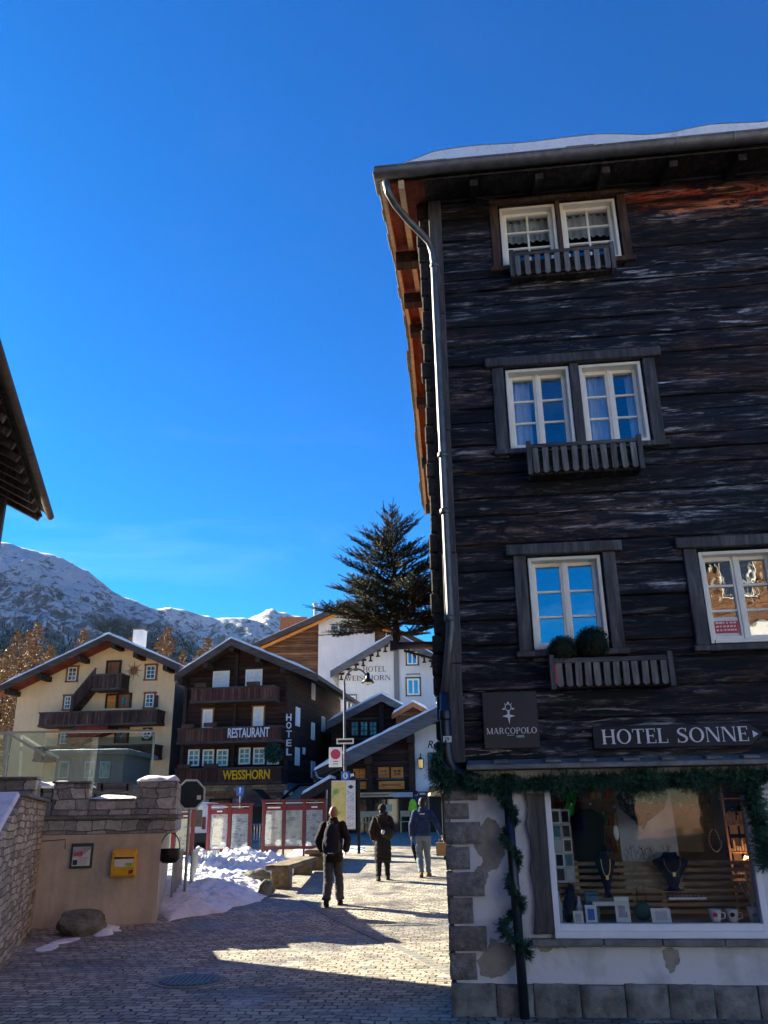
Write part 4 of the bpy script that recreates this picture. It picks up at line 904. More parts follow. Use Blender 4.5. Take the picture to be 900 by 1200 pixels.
x0, z0 = FC.w(519.5, 870, -.18); x1, z1 = FC.w(529, 862.5, -.18); b = MB(); b.box(x0, -.185, z0, x1, -.175, z1); b.build('plate', M['sign_white'], sg)
lettering('lettering', '29', M['black'], sg, x0 + .012, x1 - .022, z0 + .01, z1 - .01, -.186, .002, .01)

# slatted window boxes
def flower_box(label, x0, x1, z0, z1, depth=.20, nsl=10, red=False, ends=True):
    t = on_chalet('flower_box', label, 'window box', 'slatted wooden boxes below the chalet windows')
    ya = -.06 - depth; b = MB(); b.box(x0, ya - .02, z1 - .045, x1, ya + .035, z1); b.build('rail', M['trim_h'], t, bevel=.005)
    b = MB(); b.box(x0 + .03, ya + .004, z0 + .02, x1 - .03, ya + .022, z0 + .05); b.box(x0 + .02, ya + .03, z0 - .015, x1 - .02, -.06, z0 + .012); b.box(x0 + .04, ya + .06, z0 + .012, x1 - .04, -.09, z1 - .07); b.build('planter', M['log_end'], t)
    b = MB(); rr = random.Random(int(x0 * 100 + z0 * 10)); n = nsl
    for k in range(n):
        c = x0 + .075 + (x1 - x0 - .15) * k / (n - 1); w2 = .030; tilt = rr.uniform(-.006, .006)
        b.prism([(c - w2, z0 + .004), (c - w2 * .2, z0 - .012), (c + w2, z0 + .002), (c + w2 + tilt, z1 - .046), (c - w2 + tilt, z1 - .046)], ya - .016, ya + .003)
    b.build('slat_front', M['slat'], t, bevel=.003)
    for x in (x0 + .01, x1 - .01): b = MB(); b.box(x - .025, ya - .03, z0 - .03, x + .025, ya + .03, z1 + .035); b.box(x - .02, ya + .03, z1 - .04, x + .02, -.055, z1 - .005); b.box(x - .02, ya + .03, z0 - .01, x + .02, -.055, z0 + .02); b.build('end_post', M['trim'], t, bevel=.004)
    return t
def fbx(u0, v0, u1, v1, t=-.27):
    a = FC.w(u0, v0, t); b = FC.w(u1, v1, t); return a[0], b[0], b[1], a[1]
x0, x1, z0, z1 = fbx(598, 296, 721, 312, -.2); flower_box('empty grey slatted box under the small attic window', x0, x1, z0, z1, .12, 10)
x0, x1, z0, z1 = fbx(618, 521, 754, 546); flower_box('empty grey slatted box under the double window of the middle floor', x0, x1, z0, z1, .2, 11)
x0, x1, z0, z1 = fbx(645, 772, 790, 800); t = flower_box('slatted box holding two clipped boxwood balls', x0, x1, z0, z1, .2, 12); bx = (x0, x1, z0, z1)
tg = MB(); tg.box(x0 + .005, -.285, z0 + .02, x0 + .05, -.278, z1 - .06); tg.build('red_tag', M['red'], t)
def leaf_ball(name, label, c, r, n, seed, group):
    t = on_chalet(name, label, 'plant', group); rg = random.Random(seed); m_ = MB(); c = V(c)
    m_.ell(c, r * .86, r * .86, r * .86, 16, 10)
    for _ in range(n):
        d = V((rg.gauss(0, 1), rg.gauss(0, 1), rg.gauss(0, 1))).normalized(); p = c + d * r * rg.uniform(.84, 1.04)
        a = d.orthogonal().normalized(); q = Matrix.Rotation(rg.uniform(0, 6.3), 3, d) @ a; e = (q + d * rg.uniform(-.2, .9)).normalized(); s2 = e.cross(d).normalized() * .006
        L = rg.uniform(.014, .026); m_.add([p - s2, p + s2, p + e * L], [(0, 1, 2)])
    m_.build('foliage', M['boxwood'], t, normals=False); st = MB(); st.tube([c - V((0, 0, r * 1.05)), c], .012, 6); st.build('stem', M['bark'], t)
zt = bx[3]
cx_, cz_ = FC.w(660, 762, -.2); leaf_ball('boxwood_ball', 'smaller clipped boxwood ball at the end of the box', (cx_, -.19, cz_), .145, 2000, 4, 'boxwood balls in the window box')
cx_, cz_ = FC.w(694, 754, -.2); leaf_ball('boxwood_ball', 'larger clipped boxwood ball in front of the window pane', (cx_, -.19, cz_), .168, 2800, 5, 'boxwood balls in the window box')

# evergreen garlands
def garland(name, label, path, rad_, per_m, seed, L=.07, wfn=None, mat='garland', parent=None):
    t = on_chalet(name, label, 'garland') ; rg = random.Random(seed); m_ = MB(); path = [V(p) for p in path]
    st = MB(); st.tube(path, .012, 6); st.build('wire', M['bark'], t)
    for a, b in zip(path, path[1:]):
        d = (b - a); ln = d.length; d.normalize(); o1 = d.orthogonal().normalized(); o2 = d.cross(o1)
        for _ in range(int(ln * per_m)):
            p = a + (b - a) * rg.random(); th = rg.uniform(0, 6.283); rd = o1 * math.cos(th) + o2 * math.sin(th)
            R_ = rad_ * rg.uniform(.45, 1.2) * (.65 + .7 * abs(NZ.noise(p * 3.1)) * 1.6)
            tw = (rd + d * rg.uniform(-.6, .9) + V((0, 0, -.15))).normalized()
            tip = p + tw * R_
            for q in range(5):                 # a short sprig: needles pairs along the twig
                f = .35 + .16 * q; c = p.lerp(tip, f); sd = tw.cross(V((rg.gauss(0, 1), rg.gauss(0, 1), rg.gauss(0, 1)))).normalized()
                for sg_ in (-1, 1):
                    e = (tw * .7 + sd * sg_).normalized(); w2 = tw.cross(e).normalized() * .004
                    k = L * rg.uniform(.4, .8) * (1 - .35 * f); m_.add([c - w2, c + w2, c + e * k], [(0, 1, 2)])
            w2 = tw.orthogonal().normalized() * .003; m_.add([p - w2, p + w2, tip + tw * .02], [(0, 1, 2)])
    m_.build('foliage', M[mat], t, normals=False)
    return t
def pth(pts, y): return [(*([FC.w(u, v, y)[0]]), y + dy, FC.w(u, v, y)[1]) for u, v, dy in [(p + (0,))[:3] for p in pts]]
garland('garland', 'long evergreen garland along the top of the shop window', pth([(522, 905), (540, 912), (560, 918), (585, 920), (615, 919), (660, 917), (710, 915), (760, 914), (810, 913), (860, 911), (905, 908)], -.14), .105, 900, 3)
garland('garland', 'ragged evergreen garland bunched round the chalet corner by the rain pipe', pth([(519, 872), (515, 885), (513, 900), (516, 915), (526, 922)], -.12), .12, 1000, 4, .07)
garland('garland', 'evergreen garland hanging down the outer edge of the shop window', pth([(880, 915), (884, 935), (889, 955), (893, 975), (896, 1000), (899, 1015)], -.12), .12, 900, 5)
pt = [FC.w(594, 925, -.13), FC.w(615, 1189, -.13)]
post = on_chalet('wrapped_post', 'thin dark post leaning on the plaster wall with garland wound round it', 'post')
p0 = V((pt[0][0], -.10, 2.0)); p1 = V((pt[1][0], -.13, 0.0))
b = MB(); b.tube([p1, p0], .043, 12); b.build('pole', M['dark_pipe'], post, True)
b = MB()
for zz in (.97, 1.02): 
    c = p1.lerp(p0, zz / 2); b.lathe([(.046, -.012), (.05, -.01), (.05, .01), (.046, .012)], c, 12)
b.build('clamp', M['zinc'], post)
sp = []; rg = random.Random(2)
for k in range(60):
    f = k / 59; zz = 1.98 - 1.50 * f; c = p1.lerp(p0, zz / 2.0); th = f * 26; r_ = .055 + (.06 if f > .6 else 0) * (f - .6) * 2.5
    sp.append((c.x + r_ * math.cos(th) + (.05 * math.sin(f * 5) if f > .55 else 0), c.y - .02 + r_ * math.sin(th), zz))
garland('garland', 'evergreen garland spiralling down the thin dark post', sp, .07, 420, 6, .06)

# fir tree on a bracket at the far corner
YT = 11.9
arm = thing('tree_bracket', 'short grey steel arm on the chalet side carrying the fir', 'bracket', (0, 0, 0))
pa = at(513, 756, YT); pb = at(461, 757, YT); pe = at(530, 755.5, YT)
b = MB(); b.tube([pb, pe], .055, 12); b.build('arm', M['zinc'], arm, True)
b = MB(); b.obox(pb, (.05, 0, 0), (0, .06, 0), (0, 0, .07)); c = pb + V((.035, 0, .0)); b.tube([c + V((0, 0, -.05)), c + V((0, 0, .26))], .05, 10); b.beam(pb + V((.15, 0, -.07)), pe + V((0, 0, -.28)), .03, .03); b.build('socket', M['black_metal'], arm)
tb = pb + V((.06, 0, .08)); top = at(449, 590, YT); H = top.z - tb.z
fir = thing('fir_tree', 'small dark cut fir standing on the steel arm beside the chalet', 'tree', tb)
b = MB(); b.tube([(0, 0, 0), (-.03, 0, H * .5), (top.x - tb.x, 0, H)], [.045, .03, .006], 8); b.build('trunk', M['bark'], fir)
rg = random.Random(21); f = MB(); tw = MB()
def needles(a, d, L, n, nl):
    o1 = d.orthogonal().normalized(); o2 = d.cross(o1)
    for k in range(n):
        th = rg.uniform(0, 6.283); rd = o1 * math.cos(th) + o2 * math.sin(th); p = a + d * L * rg.random(); e = (rd + d * .65).normalized(); w2 = d.cross(e).normalized() * .0035
        f.add([p - w2, p + w2, p + e * nl * rg.uniform(.7, 1.1)], [(0, 1, 2)])
def branch(a, d, L, lvl):
    d = d.normalized(); pts = [a + d * L * t + V((0, 0, .10 * L * (t * t - .6 * t))) for t in (0, .33, .66, 1)]
    tw.tube(pts, [.011 * L + .004, .008 * L + .003, .005 * L + .002, .002], 5)
    for p, q in zip(pts, pts[1:]): dd = (q - p); needles(p, dd.normalized(), dd.length, int(dd.length * 260), .034)
    if lvl < 2:
        n = max(2, int(L / .13))
        for k in range(n):
            t = .18 + .60 * k / n; p = pts[0].lerp(pts[3], t)
            for sg_ in (-1, 1):
                if rg.random() < .80: branch(p, (d + V((-d.y, d.x, 0)) * sg_ * rg.uniform(.7, 1.0) + V((0, 0, rg.uniform(-.05, .15)))), L * (1 - t * .75) * rg.uniform(.38, .58), lvl + 1)
z = .17
while z < H - .12:
    fz = z / H; R_ = (1.36 * (1 - fz) ** .9 + .08) * (0.9 if fz < .1 else 1); n = rg.choice([4, 5, 6]) if fz < .75 else 3; a0 = rg.uniform(0, 6.28)
    for k in range(n):
        th = a0 + 6.283 * k / n + rg.uniform(-.25, .25); up = -.02 + 1.15 * fz ** 1.3 + rg.uniform(-.15, .22)
        branch(V((-.03 * fz * 2, 0, z + rg.uniform(-.08, .08))), V((math.cos(th), math.sin(th), up)), R_ * rg.uniform(.66, 1.18), 0)
    z += .065 + .075 * fz
needles(V((top.x - tb.x, 0, H - .3)), V((0, 0, 1)), .34, 160, .03)
f.build('crown', M['fir'], fir, normals=False); tw.build('branches', M['bark'], fir)

# ------------------------------------------------------------------ goods in the shop window (local to the chalet)
def disp(name, label, cat, group=None): return on_chalet(name, label, cat, group)
def I(u, v, y): return FC.w(u, v, y)
t = disp('slat_panel', 'low panel of pale horizontal wooden slats behind the goods', 'panel'); b = MB(); a = I(650, 1040, .55); c = I(880, 1040, .55)
for k in range(8):
    zz = .74 + .06 * k; b.box(a[0], .55, zz, c[0] + .1, .57, zz + .034)
M['shop_slat'] = wood('shop_slats', (0.16, 0.10, 0.055), (0.30, 0.20, 0.11), (0.42, 0.30, 0.18), (3, 14, 14), 0.6, 0.3); b.build('slats', M['shop_slat'], t); b = MB()
for xx in (a[0] + .2, a[0] + 1.0, a[0] + 1.8): b.box(xx, .572, .72, xx + .04, .60, 1.2)
b.build('batten', M['pale_wood'], t)
t = disp('backdrop_panel', 'tall grey panel painted with bare twigs behind the velvet bust', 'panel'); y = .62
q = [I(717, 930, y), I(787, 930, y), I(802, 1045, y), I(734, 1045, y)]; b = MB(); b.prism([q[3], q[2], (q[2][0] - .02, 1.95), (q[3][0] - .02, 1.95)], y, y + .02); b.build('board', M['grey_panel'], t)
b = MB(); rg = random.Random(9)
def twig(x, z, ang, L, d):
    x2, z2 = x + L * math.sin(ang), z + L * math.cos(ang)
    if not (q[3][0] + .01 < x2 < q[2][0] - .04): return
    b.beam((x, y - .003, z), (x2, y - .003, z2), .003, .0045 - d * .0008, (0, 1, 0))
    if d < 4:
        for s_ in (-1, 1):
            if rg.random() < .85: twig(x2, z2, ang + s_ * rg.uniform(.25, .55), L * .72, d + 1)
for k in range(5): twig(q[3][0] + .07 + k * .10, q[3][1] + .0, rg.uniform(-.12, .12), .15, 0)
b.build('twig_drawing', M['black'], t)
def bust(label, u, vtop, vbot, y, w, seed):
    t = disp('necklace_bust', label, 'necklace bust', 'dark velvet busts in the shop window'); xt, zt = I(u, vtop, y); zb = I(u, vbot, y)[1]; h = zt - zb; b = MB(); n = 18; rs = []
    for f_, hw, dp in ((0, .30, .5), (.03, .16, .25), (.12, .13, .2), (.45, .28, .3), (.70, .46, .36), (.80, .5, .34), (.86, .30, .26), (.93, .20, .22), (1.0, .19, .2)):
        rs.append([(xt + w * hw * math.cos(2*math.pi*i/n), y + w * dp * .55 * math.sin(2*math.pi*i/n) + .02, zb + h * f_) for i in range(n)])
    b.rings(rs); b.build('body', M['bust'], t, True)
    b = MB(); P_ = [(xt + w * .22 * math.cos(a), y - w * .16 - .012 * math.sin(a), zb + h * (.84 - .38 * math.sin(a))) for a in [math.pi * k / 12 for k in range(13)]]; b.tube(P_, .0035, 5)
    b.obox((xt, y - w * .18 - .015, zb + h * .44), (.012, 0, 0), (0, .004, 0), (0, 0, .018)); b.build('necklace', M['gold'], t)
bust('tall slim velvet bust with a long gold chain', 708, 998, 1052, .36, .19, 1)
bust('short wide velvet bust with a pendant before the grey panel', 785, 999, 1044, .44, .34, 2)
t = disp('bead_collar', 'big heart-shaped dark blue bead pendant hanging at the top of the shop window', 'necklace'); b = MB(); rg = random.Random(6)
for k in range(60):
    f_ = k / 59; s_ = -1 if k % 2 else 1; u = 752 + s_ * 27 * (1 - f_) ** .9; v = 930 + 38 * f_; x, z = I(u, v, .4)
    for _ in range(2): b.ell((x + rg.uniform(-.02, .02), .4 + rg.uniform(-.01, .01), z + rg.uniform(-.02, .02)), .013, .013, .013, 6, 4)
b.build('beads', M['bust'], t); b = MB(); b.prism([I(u, v, .41) for u, v in ((752, 968), (727, 948), (722, 934), (729, 924), (741, 924), (752, 931), (763, 924), (775, 924), (782, 934), (778, 948))], .41, .43); b.build('heart_plate', M['bag_navy'], t); b = MB(); rg = random.Random(5)
for k in range(40): x, z = I(752 + rg.uniform(-22, 22), 930 + rg.uniform(-2, 12), .405); b.ell((x, .402, z), .012, .006, .012, 6, 4)
b.build('stones', M['steel'], t)
t = disp('postcard_rack', 'upright rack of small framed prints at the window edge', 'rack'); y = .40
for cI, u in enumerate((651, 662)):
    for rI, v in enumerate((957, 974, 991, 1008, 1025)):
        x, z = I(u + rI * 1.6, v, y + .06 * cI); b = MB(); b.box(x - .045, y + .06 * cI, z - .07, x + .045, y + .06 * cI + .012, z + .07); pc = b.build('postcard', M['ceramic'] if (rI + cI) % 3 == 0 else M['grey_paper'], t)
        b = MB(); b.box(x - .032, y + .06 * cI - .003, z - .05, x + .032, y + .06 * cI - .001, z + .05); b.build('print', [M['bag_grey'], M['bust'], M['teal'], M['black'], M['grey_panel']][(rI * 2 + cI) % 5], pc)
a = I(656, 1035, .5); b = MB(); b.box(a[0] - .09, .49, .70, a[0] - .07, .51, 1.9); b.box(a[0] + .07, .49, .70, a[0] + .09, .51, 1.9); b.build('stand', M['black_metal'], t)
t = disp('display_table', 'small white table under the tall velvet bust', 'table'); x0, z0 = I(694, 1058, .25); x1 = I(735, 1058, .25)[0]; b = MB(); b.box(x0, .20, z0 - .02, x1, .42, z0 + .012); b.build('top', M['ceramic'], t)
for xx in (x0 + .01, x1 - .03): b = MB(); b.box(xx, .21, .70, xx + .02, .41, z0 - .021); b.build('leg', M['ceramic'], t)
t = disp('display_shelf', 'thin white shelf board with rings below the wide bust', 'shelf'); x0, z0 = I(782, 1051, .40); x1 = I(826, 1051, .40)[0]; b = MB(); b.box(x0, .34, z0 - .02, x1, .48, z0); b.build('board', M['ceramic'], t)
b = MB(); 
for k in range(9): b.ell((x0 + .02 + (x1 - x0 - .04) * k / 8, .37, z0 + .01), .008, .008, .01, 6, 4)
b.build('rings', M['gold'], t)
t = disp('hanging_bag', 'round dark green bag hanging before the slats', 'bag'); x, z = I(753, 1068, .30); b = MB(); b.ell((x, .30, z), .085, .035, .075, 14, 8); b.build('pouch', M['green_dark'], t, True); b = MB(); b.tube([(x - .045, .30, z + .06), (x - .03, .30, z + .2), (x + .03, .30, z + .24), (x + .045, .30, z + .06)], .005, 5); b.build('strap', M['black'], t)
def card(label, u, v, y, w, h, mat, mat2):
    t = disp('picture_card', label, 'picture card'); x, z = I(u, v, y); z = .702 + h / 2; b = MB(); b.obox((x, y, z), (w/2, 0, 0), (0, .004, 0), (0, .02, h/2)); b.build('card', M[mat], t); b = MB(); b.obox((x, y - .006, z), (w*.3, 0, 0), (0, .001, 0), (0, .012, h*.3)); b.build('print', M[mat2], t)
card('small plain cream card leaning beside the bottles', 678, 1078, .14, .09, .10, 'cream_paper', 'grey_paper'); card('pale blue picture card in front of the teal box', 693, 1075, .14, .10, .15, 'paper', 'blue'); card('tall dark flower picture beside the white table', 730, 1072, .22, .13, .21, 'ceramic', 'grey_paper'); card('wide pale card with a small heart next to the round bag', 775, 1075, .16, .17, .12, 'paper', 'grey_panel')
t = disp('gift_box', 'teal box on the window shelf behind the cards', 'box'); x, z = I(694, 1062, .34); b = MB(); b.box(x - .06, .30, .70, x + .06, .40, .92); b.build('box', M['teal'], t, bevel=.004); b = MB(); b.box(x - .063, .297, .922, x + .063, .403, .95); b.build('lid', M['teal'], t, bevel=.004)
for lb, u, h in (('slim grey bottle by the window edge', 656, .26), ('slim grey bottle beside the teal box', 680, .22)):
    t = disp('bottle', lb, 'bottle'); x = I(u, 1075, .24)[0]; b = MB(); b.lathe([(.028, 0), (.03, .01), (.03, h * .6), (.012, h * .8), (.012, h)], (x, .24, .702), 12); b.build('body', M['grey_panel'], t, True); b = MB(); b.lathe([(.014, h), (.014, h + .02)], (x, .24, .702), 10); b.build('cap', M['black'], t)
t = disp('folded_scarf', 'dark blue scarf draped at the window edge', 'scarf'); x = I(668, 1060, .20)[0]; b = MB(); b.ell((x, .24, .86), .05, .05, .17, 12, 8, Matrix.Rotation(.18, 3, 'Y')); b.build('cloth', M['bag_navy'], t, True)
for lb, u, flower in (('white mug painted with a red bloom', 838, 'red'), ('wide white cup with dark flowers', 858, 'bust'), ('white cup standing at the far right end', 884, 'grey_paper')):
    t = disp('mug', lb, 'mug', 'painted mugs in the shop window'); x = I(u, 1072, .20)[0]; b = MB(); b.lathe([(.035, 0), (.045, .02), (.058, .11), (.054, .11), (.04, .02)], (x, .20, .702), 16); mg = b.build('cup', M['ceramic'], t, True)
    b = MB(); b.tube([(x + .05, .20, .785), (x + .085, .20, .78), (x + .085, .20, .74), (x + .045, .20, .73)], .007, 6); b.build('handle', M['ceramic'], t, True)
    b = MB(); b.ell((x - .01, .148, .77), .022, .006, .02, 8, 5); b.build('flower', M[flower], t)
t = disp('jewellery_case', 'tall glass case of trinkets at the right of the shop window', 'display case'); x0, z1 = I(845, 935, .75); x1 = I(876, 1040, .75)[0]; b = MB()
for xx in (x0, x0 + .19): b.box(xx, .74, .70, xx + .02, .78, 1.93)
for zz in (1.0, 1.25, 1.5, 1.75): b.box(x0 + .02, .74, zz, x0 + .19, .95, zz + .012)
b.build('case_frame', M['pale_wood'], t)
b = MB(); rg = random.Random(3)
for zz in (1.012, 1.262, 1.512):
    for k in range(6): h = rg.uniform(.03, .12); b.box(x0 + .03 + k * .026, .76, zz, x0 + .048 + k * .026, .80, zz + h)
b.build('trinkets', M['cream_paper'], t)
t = disp('garment', 'dark cloak hanging deep inside the shop', 'garment'); b = MB(); x = I(690, 980, 1.1)[0]; b.rings([[(x + hw * math.cos(2*math.pi*i/14), 1.1 + .06 * math.sin(2*math.pi*i/14), zz) for i in range(14)] for zz, hw in ((.95, .16), (1.3, .15), (1.6, .17), (1.68, .06))]); b.build('cloth', M['bust'], t, True); b = MB(); b.tube([(x, 1.1, 1.68), (x, 1.1, 2.0)], .004, 5); b.build('hanger', M['steel'], t)
t = disp('shop_lamp', 'small glowing orange lamp ornament inside the shop', 'lamp'); x, z = I(876, 1008, .6)
lm = N('lamp_glow'); lm.b.inputs['Emission Color'].default_value = (1, .42, .16, 1); lm.b.inputs['Emission Strength'].default_value = 8.0; lm.b.inputs['Base Color'].default_value = (.8, .4, .2, 1)
b = MB()
for k in range(6): a = k * 1.047; b.ell((x + .03 * math.cos(a), .6, z + .03 * math.sin(a)), .012, .01, .012, 8, 5)
b.ell((x + .075, .6, z), .02, .012, .018, 8, 5); b.build('bulbs', lm.m, t); b = MB(); b.box(x - .02, .612, .70, x + .0, .63, z); b.build('stand', M['black_metal'], t)
t = disp('hanging_scarf', 'bright green scarf hanging high at the left of the shop window', 'scarf'); x, z = I(668, 938, .7); b = MB(); b.grid(lambda i, j: (x - .05 + .1 * i + .02 * math.sin(j * 5), .7 + .02 * math.sin(i * 9), z + .1 - .24 * j), 8, 10); M['scarf_green'] = cloth('green_scarf', (.03, .42, .06)); b.build('cloth', M['scarf_green'], t, True); b = MB(); b.tube([(x, .7, z + .1), (x, .7, 2.02)], .003, 5); b.build('hanger', M['steel'], t)
t = disp('hanging_tag', 'white oval tag hanging beside the grey twig panel', 'tag'); x, z = I(722, 976, .42); b = MB(); b.ell((x, .42, z), .025, .006, .07, 12, 8); b.build('tag', M['ceramic'], t, True); b = MB(); b.tube([(x, .42, z + .07), (x, .42, 2.02)], .002, 5); b.build('thread', M['black'], t)
t = disp('shelf_unit', 'tall wooden shelf of small goods at the back left of the shop', 'shelf'); rg = random.Random(31); xl = I(664, 980, 1.3)[0]; b = MB()
for zz in (.95, 1.22, 1.49, 1.76): b.box(xl - .1, 1.3, zz, xl + .62, 1.55, zz + .02)
b.box(xl - .13, 1.3, .7, xl - .10, 1.55, 1.95); b.box(xl + .62, 1.3, .7, xl + .65, 1.55, 1.95); b.build('boards', M['pale_wood'], t)
for q, mt in enumerate(('ceramic', 'teal', 'red', 'gold')):
    b = MB()
    for zz in (.972, 1.242, 1.512, 1.782):
        for k in range(3): xx = xl - .06 + .21 * k + .05 * q; hh3 = rg.uniform(.06, .17); b.box(xx, 1.32, zz, xx + rg.uniform(.025, .045), 1.40, min(zz + hh3, zz + .22))
    b.build('goods', M[mt], t)
t = disp('framed_prints', 'dark framed panel of small prints hanging behind the jewellery case', 'picture'); x0, z0 = I(858, 1000, .98); b = MB(); b.box(x0 - .02, .98, z0 - .1, x0 + .42, 1.0, z0 + .45); b.build('frame', M['bag_navy'], t)
b = MB()
for i in range(4):
    for j in range(4): b.box(x0 + .01 + i * .1, .972, z0 - .07 + j * .125, x0 + .085 + i * .1, .979, z0 + .02 + j * .125)
b.build('prints', M['cream_paper'], t)
t = disp('flower_pot', 'white pot of dry pale flowers at the right end of the shop window', 'pot plant'); x = I(884, 1060, .30)[0]; b = MB(); b.lathe([(.04, .702), (.06, .82), (.055, .82)], (x, .36, 0), 12); b.build('pot', M['ceramic'], t, True); b = MB(); rg = random.Random(8)
for k in range(26): th, r3, h3 = rg.uniform(0, 6.28), rg.uniform(.02, .10), rg.uniform(.12, .32); b.tube([(x, .36, .81), (x + r3 * math.cos(th), .36 + r3 * math.sin(th) * .6, .81 + h3)], .002, 4); b.ell((x + r3 * math.cos(th), .36 + r3 * math.sin(th) * .6, .81 + h3), .012, .012, .012, 6, 4)
b.build('flowers', M['cream_paper'], t)
for lb, u, v, yy, mt in (('necklace of dark beads on the right back of the shop', 828, 952, .8, 'black'), ('short red bead necklace hanging near the shop ceiling', 802, 940, .7, 'red'), ('pale shell necklace hanging beside the jewellery case', 838, 985, .6, 'ceramic')):
    t = disp('hanging_necklace', lb, 'necklace', 'necklaces hanging in the shop'); x, z = I(u, v, yy); b = MB()
    for k in range(22): a = -math.pi / 2 + (k - 10.5) * .27; b.ell((x + .05 * math.cos(a) * (1.1 if a < 0 else .8), yy, z + .10 * math.sin(a)), .009, .009, .009, 6, 4)
    b.build('beads', M[mt], t); b = MB(); b.tube([(x, yy, z + .09), (x, yy, 2.02)], .002, 4); b.build('thread', M['black'], t)
t = disp('hanging_ornaments', 'row of small silver ornaments hanging across the top of the shop', 'ornaments'); rg = random.Random(14); b = MB(); s_ = MB()
for k in range(16):
    x = .98 + k * .105; zz = rg.uniform(1.68, 1.84); yy = rg.uniform(.35, .9); b.ell((x, yy, zz), .022, .022, .024, 8, 6); s_.tube([(x, yy, zz), (x, yy, 2.02)], .0015, 4)
b.build('baubles', M['steel'], t, True); s_.build('threads', M['black'], t)

# ------------------------------------------------------------------ left foreground: eave, stone wall, terrace
# house whose eave juts into the picture at the top left
YE = 15.6
E1 = at(60, 605, YE); dd = ray(0, 413); E0 = EYE + dd * ((E1.z - EYE.z) / dd.z); ed = (E1 - E0); ed.z = 0; EL = ed.length; ed.normalize()
ang = math.atan2(ed.x, ed.y)
hs = thing('eaves_house', 'dark timber house with a wide boarded eave reaching in from the left edge', 'house', (E1.x, E1.y, 0), -ang)
# local: y runs away from the viewer along the eave, x to the right; the eave corner is at (0,0)
LN = 19.0; zE = E1.z
b = MB(); b.prismv([(0, 0, zE), (0, 0, zE + .05), (-4.2, 0, zE + 2.1), (-8.4, 0, zE + .05), (-8.4, 0, zE), (-4.2, 0, zE + 2.03)], (0, -LN, 0)); rf = b.build('roof', M['slate'], hs)
b = MB(); b.tube([(-.02, .03, zE - .0), (-.02, -LN, zE - .0)], .075, 10); b.build('gutter', M['fascia'], rf, True)
b = MB(); rr = random.Random(4); y = 0
for k in range(60):
    wd = rr.uniform(.25, .5); b.obox((-.27 + rr.uniform(-.015, .015), y - wd / 2, zE + .17), (.2, 0, -.1), (0, wd / 2 - .01, 0), (0, 0, .02)); y -= wd
    if y < -LN: break
b.build('eave_slabs', M['slab'], rf)
b = MB(); b.prismv([(-.16, -.03, zE - .01), (-1.15, -.03, zE + .47), (-1.15, -.03, zE + .43), (-.16, -.03, zE - .05)], (0, -LN + .1, 0)); b.build('soffit', M['log_end'], rf)
y = -.10
while y > -LN + .2: b = MB(); b.beam((-.2, y, zE - .09), (-1.1, y, zE + .345), .10, .12); b.build('rafter', M['trim'], rf); y -= .50
b = MB(); b.box(-7.9, -LN + .6, 0, -.92, -.30, zE + .3); b.prismv([(-.92, -.32, zE + .3), (-4.2, -.32, zE + 1.95), (-7.9, -.32, zE + .3)], (0, -LN + 2, 0)); b.build('wall', M['log_end'], hs)
b = MB(); b.box(-1.0, -.36, 0, -.82, -.16, zE + .3); b.build('corner_post', M['trim'], hs)
b = MB(); b.box(-.919, -6.2, 2.6, -.87, -5.2, 3.9); w_ = b.build('window', M['white_paint'], hs); b = MB(); b.box(-.87, -6.1, 2.7, -.86, -5.3, 3.8); b.build('pane', M['dark_pane'], w_)

# sloping wall of split stone with snow on its coping
A = ground(0, 1140); B = ground(36, 1091); d = (B - A); d.z = 0; Lw = d.length; d.normalize(); wang = math.atan2(d.x, d.y)
FW = Frame((A.x, A.y, 0), math.atan2(d.y, d.x))
sw = thing('stone_wall', 'rough split-stone wall with a snowy sloping coping at the left edge', 'wall', (A.x, A.y, 0), math.atan2(d.y, d.x))
# local x runs away from the viewer along the wall face, y to the left
x00, zt0 = FW.w(0, 985); zt1 = FW.w(27, 934)[1]
b = MB(); b.prism([(-6, -.2), (Lw + .03, -.1), (Lw + .03, zt1), (FW.w(27, 934)[0] - .02, zt1), (-6, zt1 - (zt1 - zt0) / (FW.w(27, 934)[0] - x00) * (FW.w(27, 934)[0] + 6))], 0.0, .42); b.build('face', M['flagstone'], sw)
xk = FW.w(27, 934)[0]; sl2 = (zt1 - zt0) / (xk - x00)
b = MB(); b.prism([(-6, zt1 - sl2 * (xk + 6) + .003), (xk - .03, zt1 - .02 + .003), (xk - .03, zt1 + .07), (-6, zt1 - sl2 * (xk + 6) + .10)], .03, 2.4); b.build('snow', M['snow'], sw, True, bevel=.04, seg=2)
b = MB(); rr = random.Random(6)
b.box(xk - .08, -.05, zt1 + .003, Lw + .25, .5, zt1 + .05); b.build('coping', M['slab'], sw, bevel=.01)
# ochre retaining wall with stone parapet
P0 = ground(38, 1088); P1 = ground(182, 1082); d = (P1 - P0); d.z = 0; Lt = d.length
FT = Frame((P0.x, P0.y, 0), math.atan2(d.y, d.x)); TA_ = math.atan2(d.y, d.x)
rw = thing('retaining_wall', 'low ochre rendered terrace wall topped by a grey stone parapet', 'wall', (P0.x, P0.y, 0), TA_)
zp = FT.w(110, 978)[1]
b = MB(); b.box(-.25, 0, -.1, Lt, .3, zp); b.box(-.25, -.0, -.1, -.05, -.9, zp + .3) ; b.box(Lt - .3, .3, -.1, Lt, 4.2, zp); b.build('plaster_wall', M['orange_plaster'], rw)
z1_ = FT.w(130, 958, -.05)[1]; b = MB(); b.box(-.3, -.02, zp + .002, Lt + .22, .35, z1_ - .03); b.box(Lt - .3, .35, zp + .002, Lt + .22, 4.2, z1_ - .03); b.build('stone_band', M['wallstone'], rw, bevel=.012)
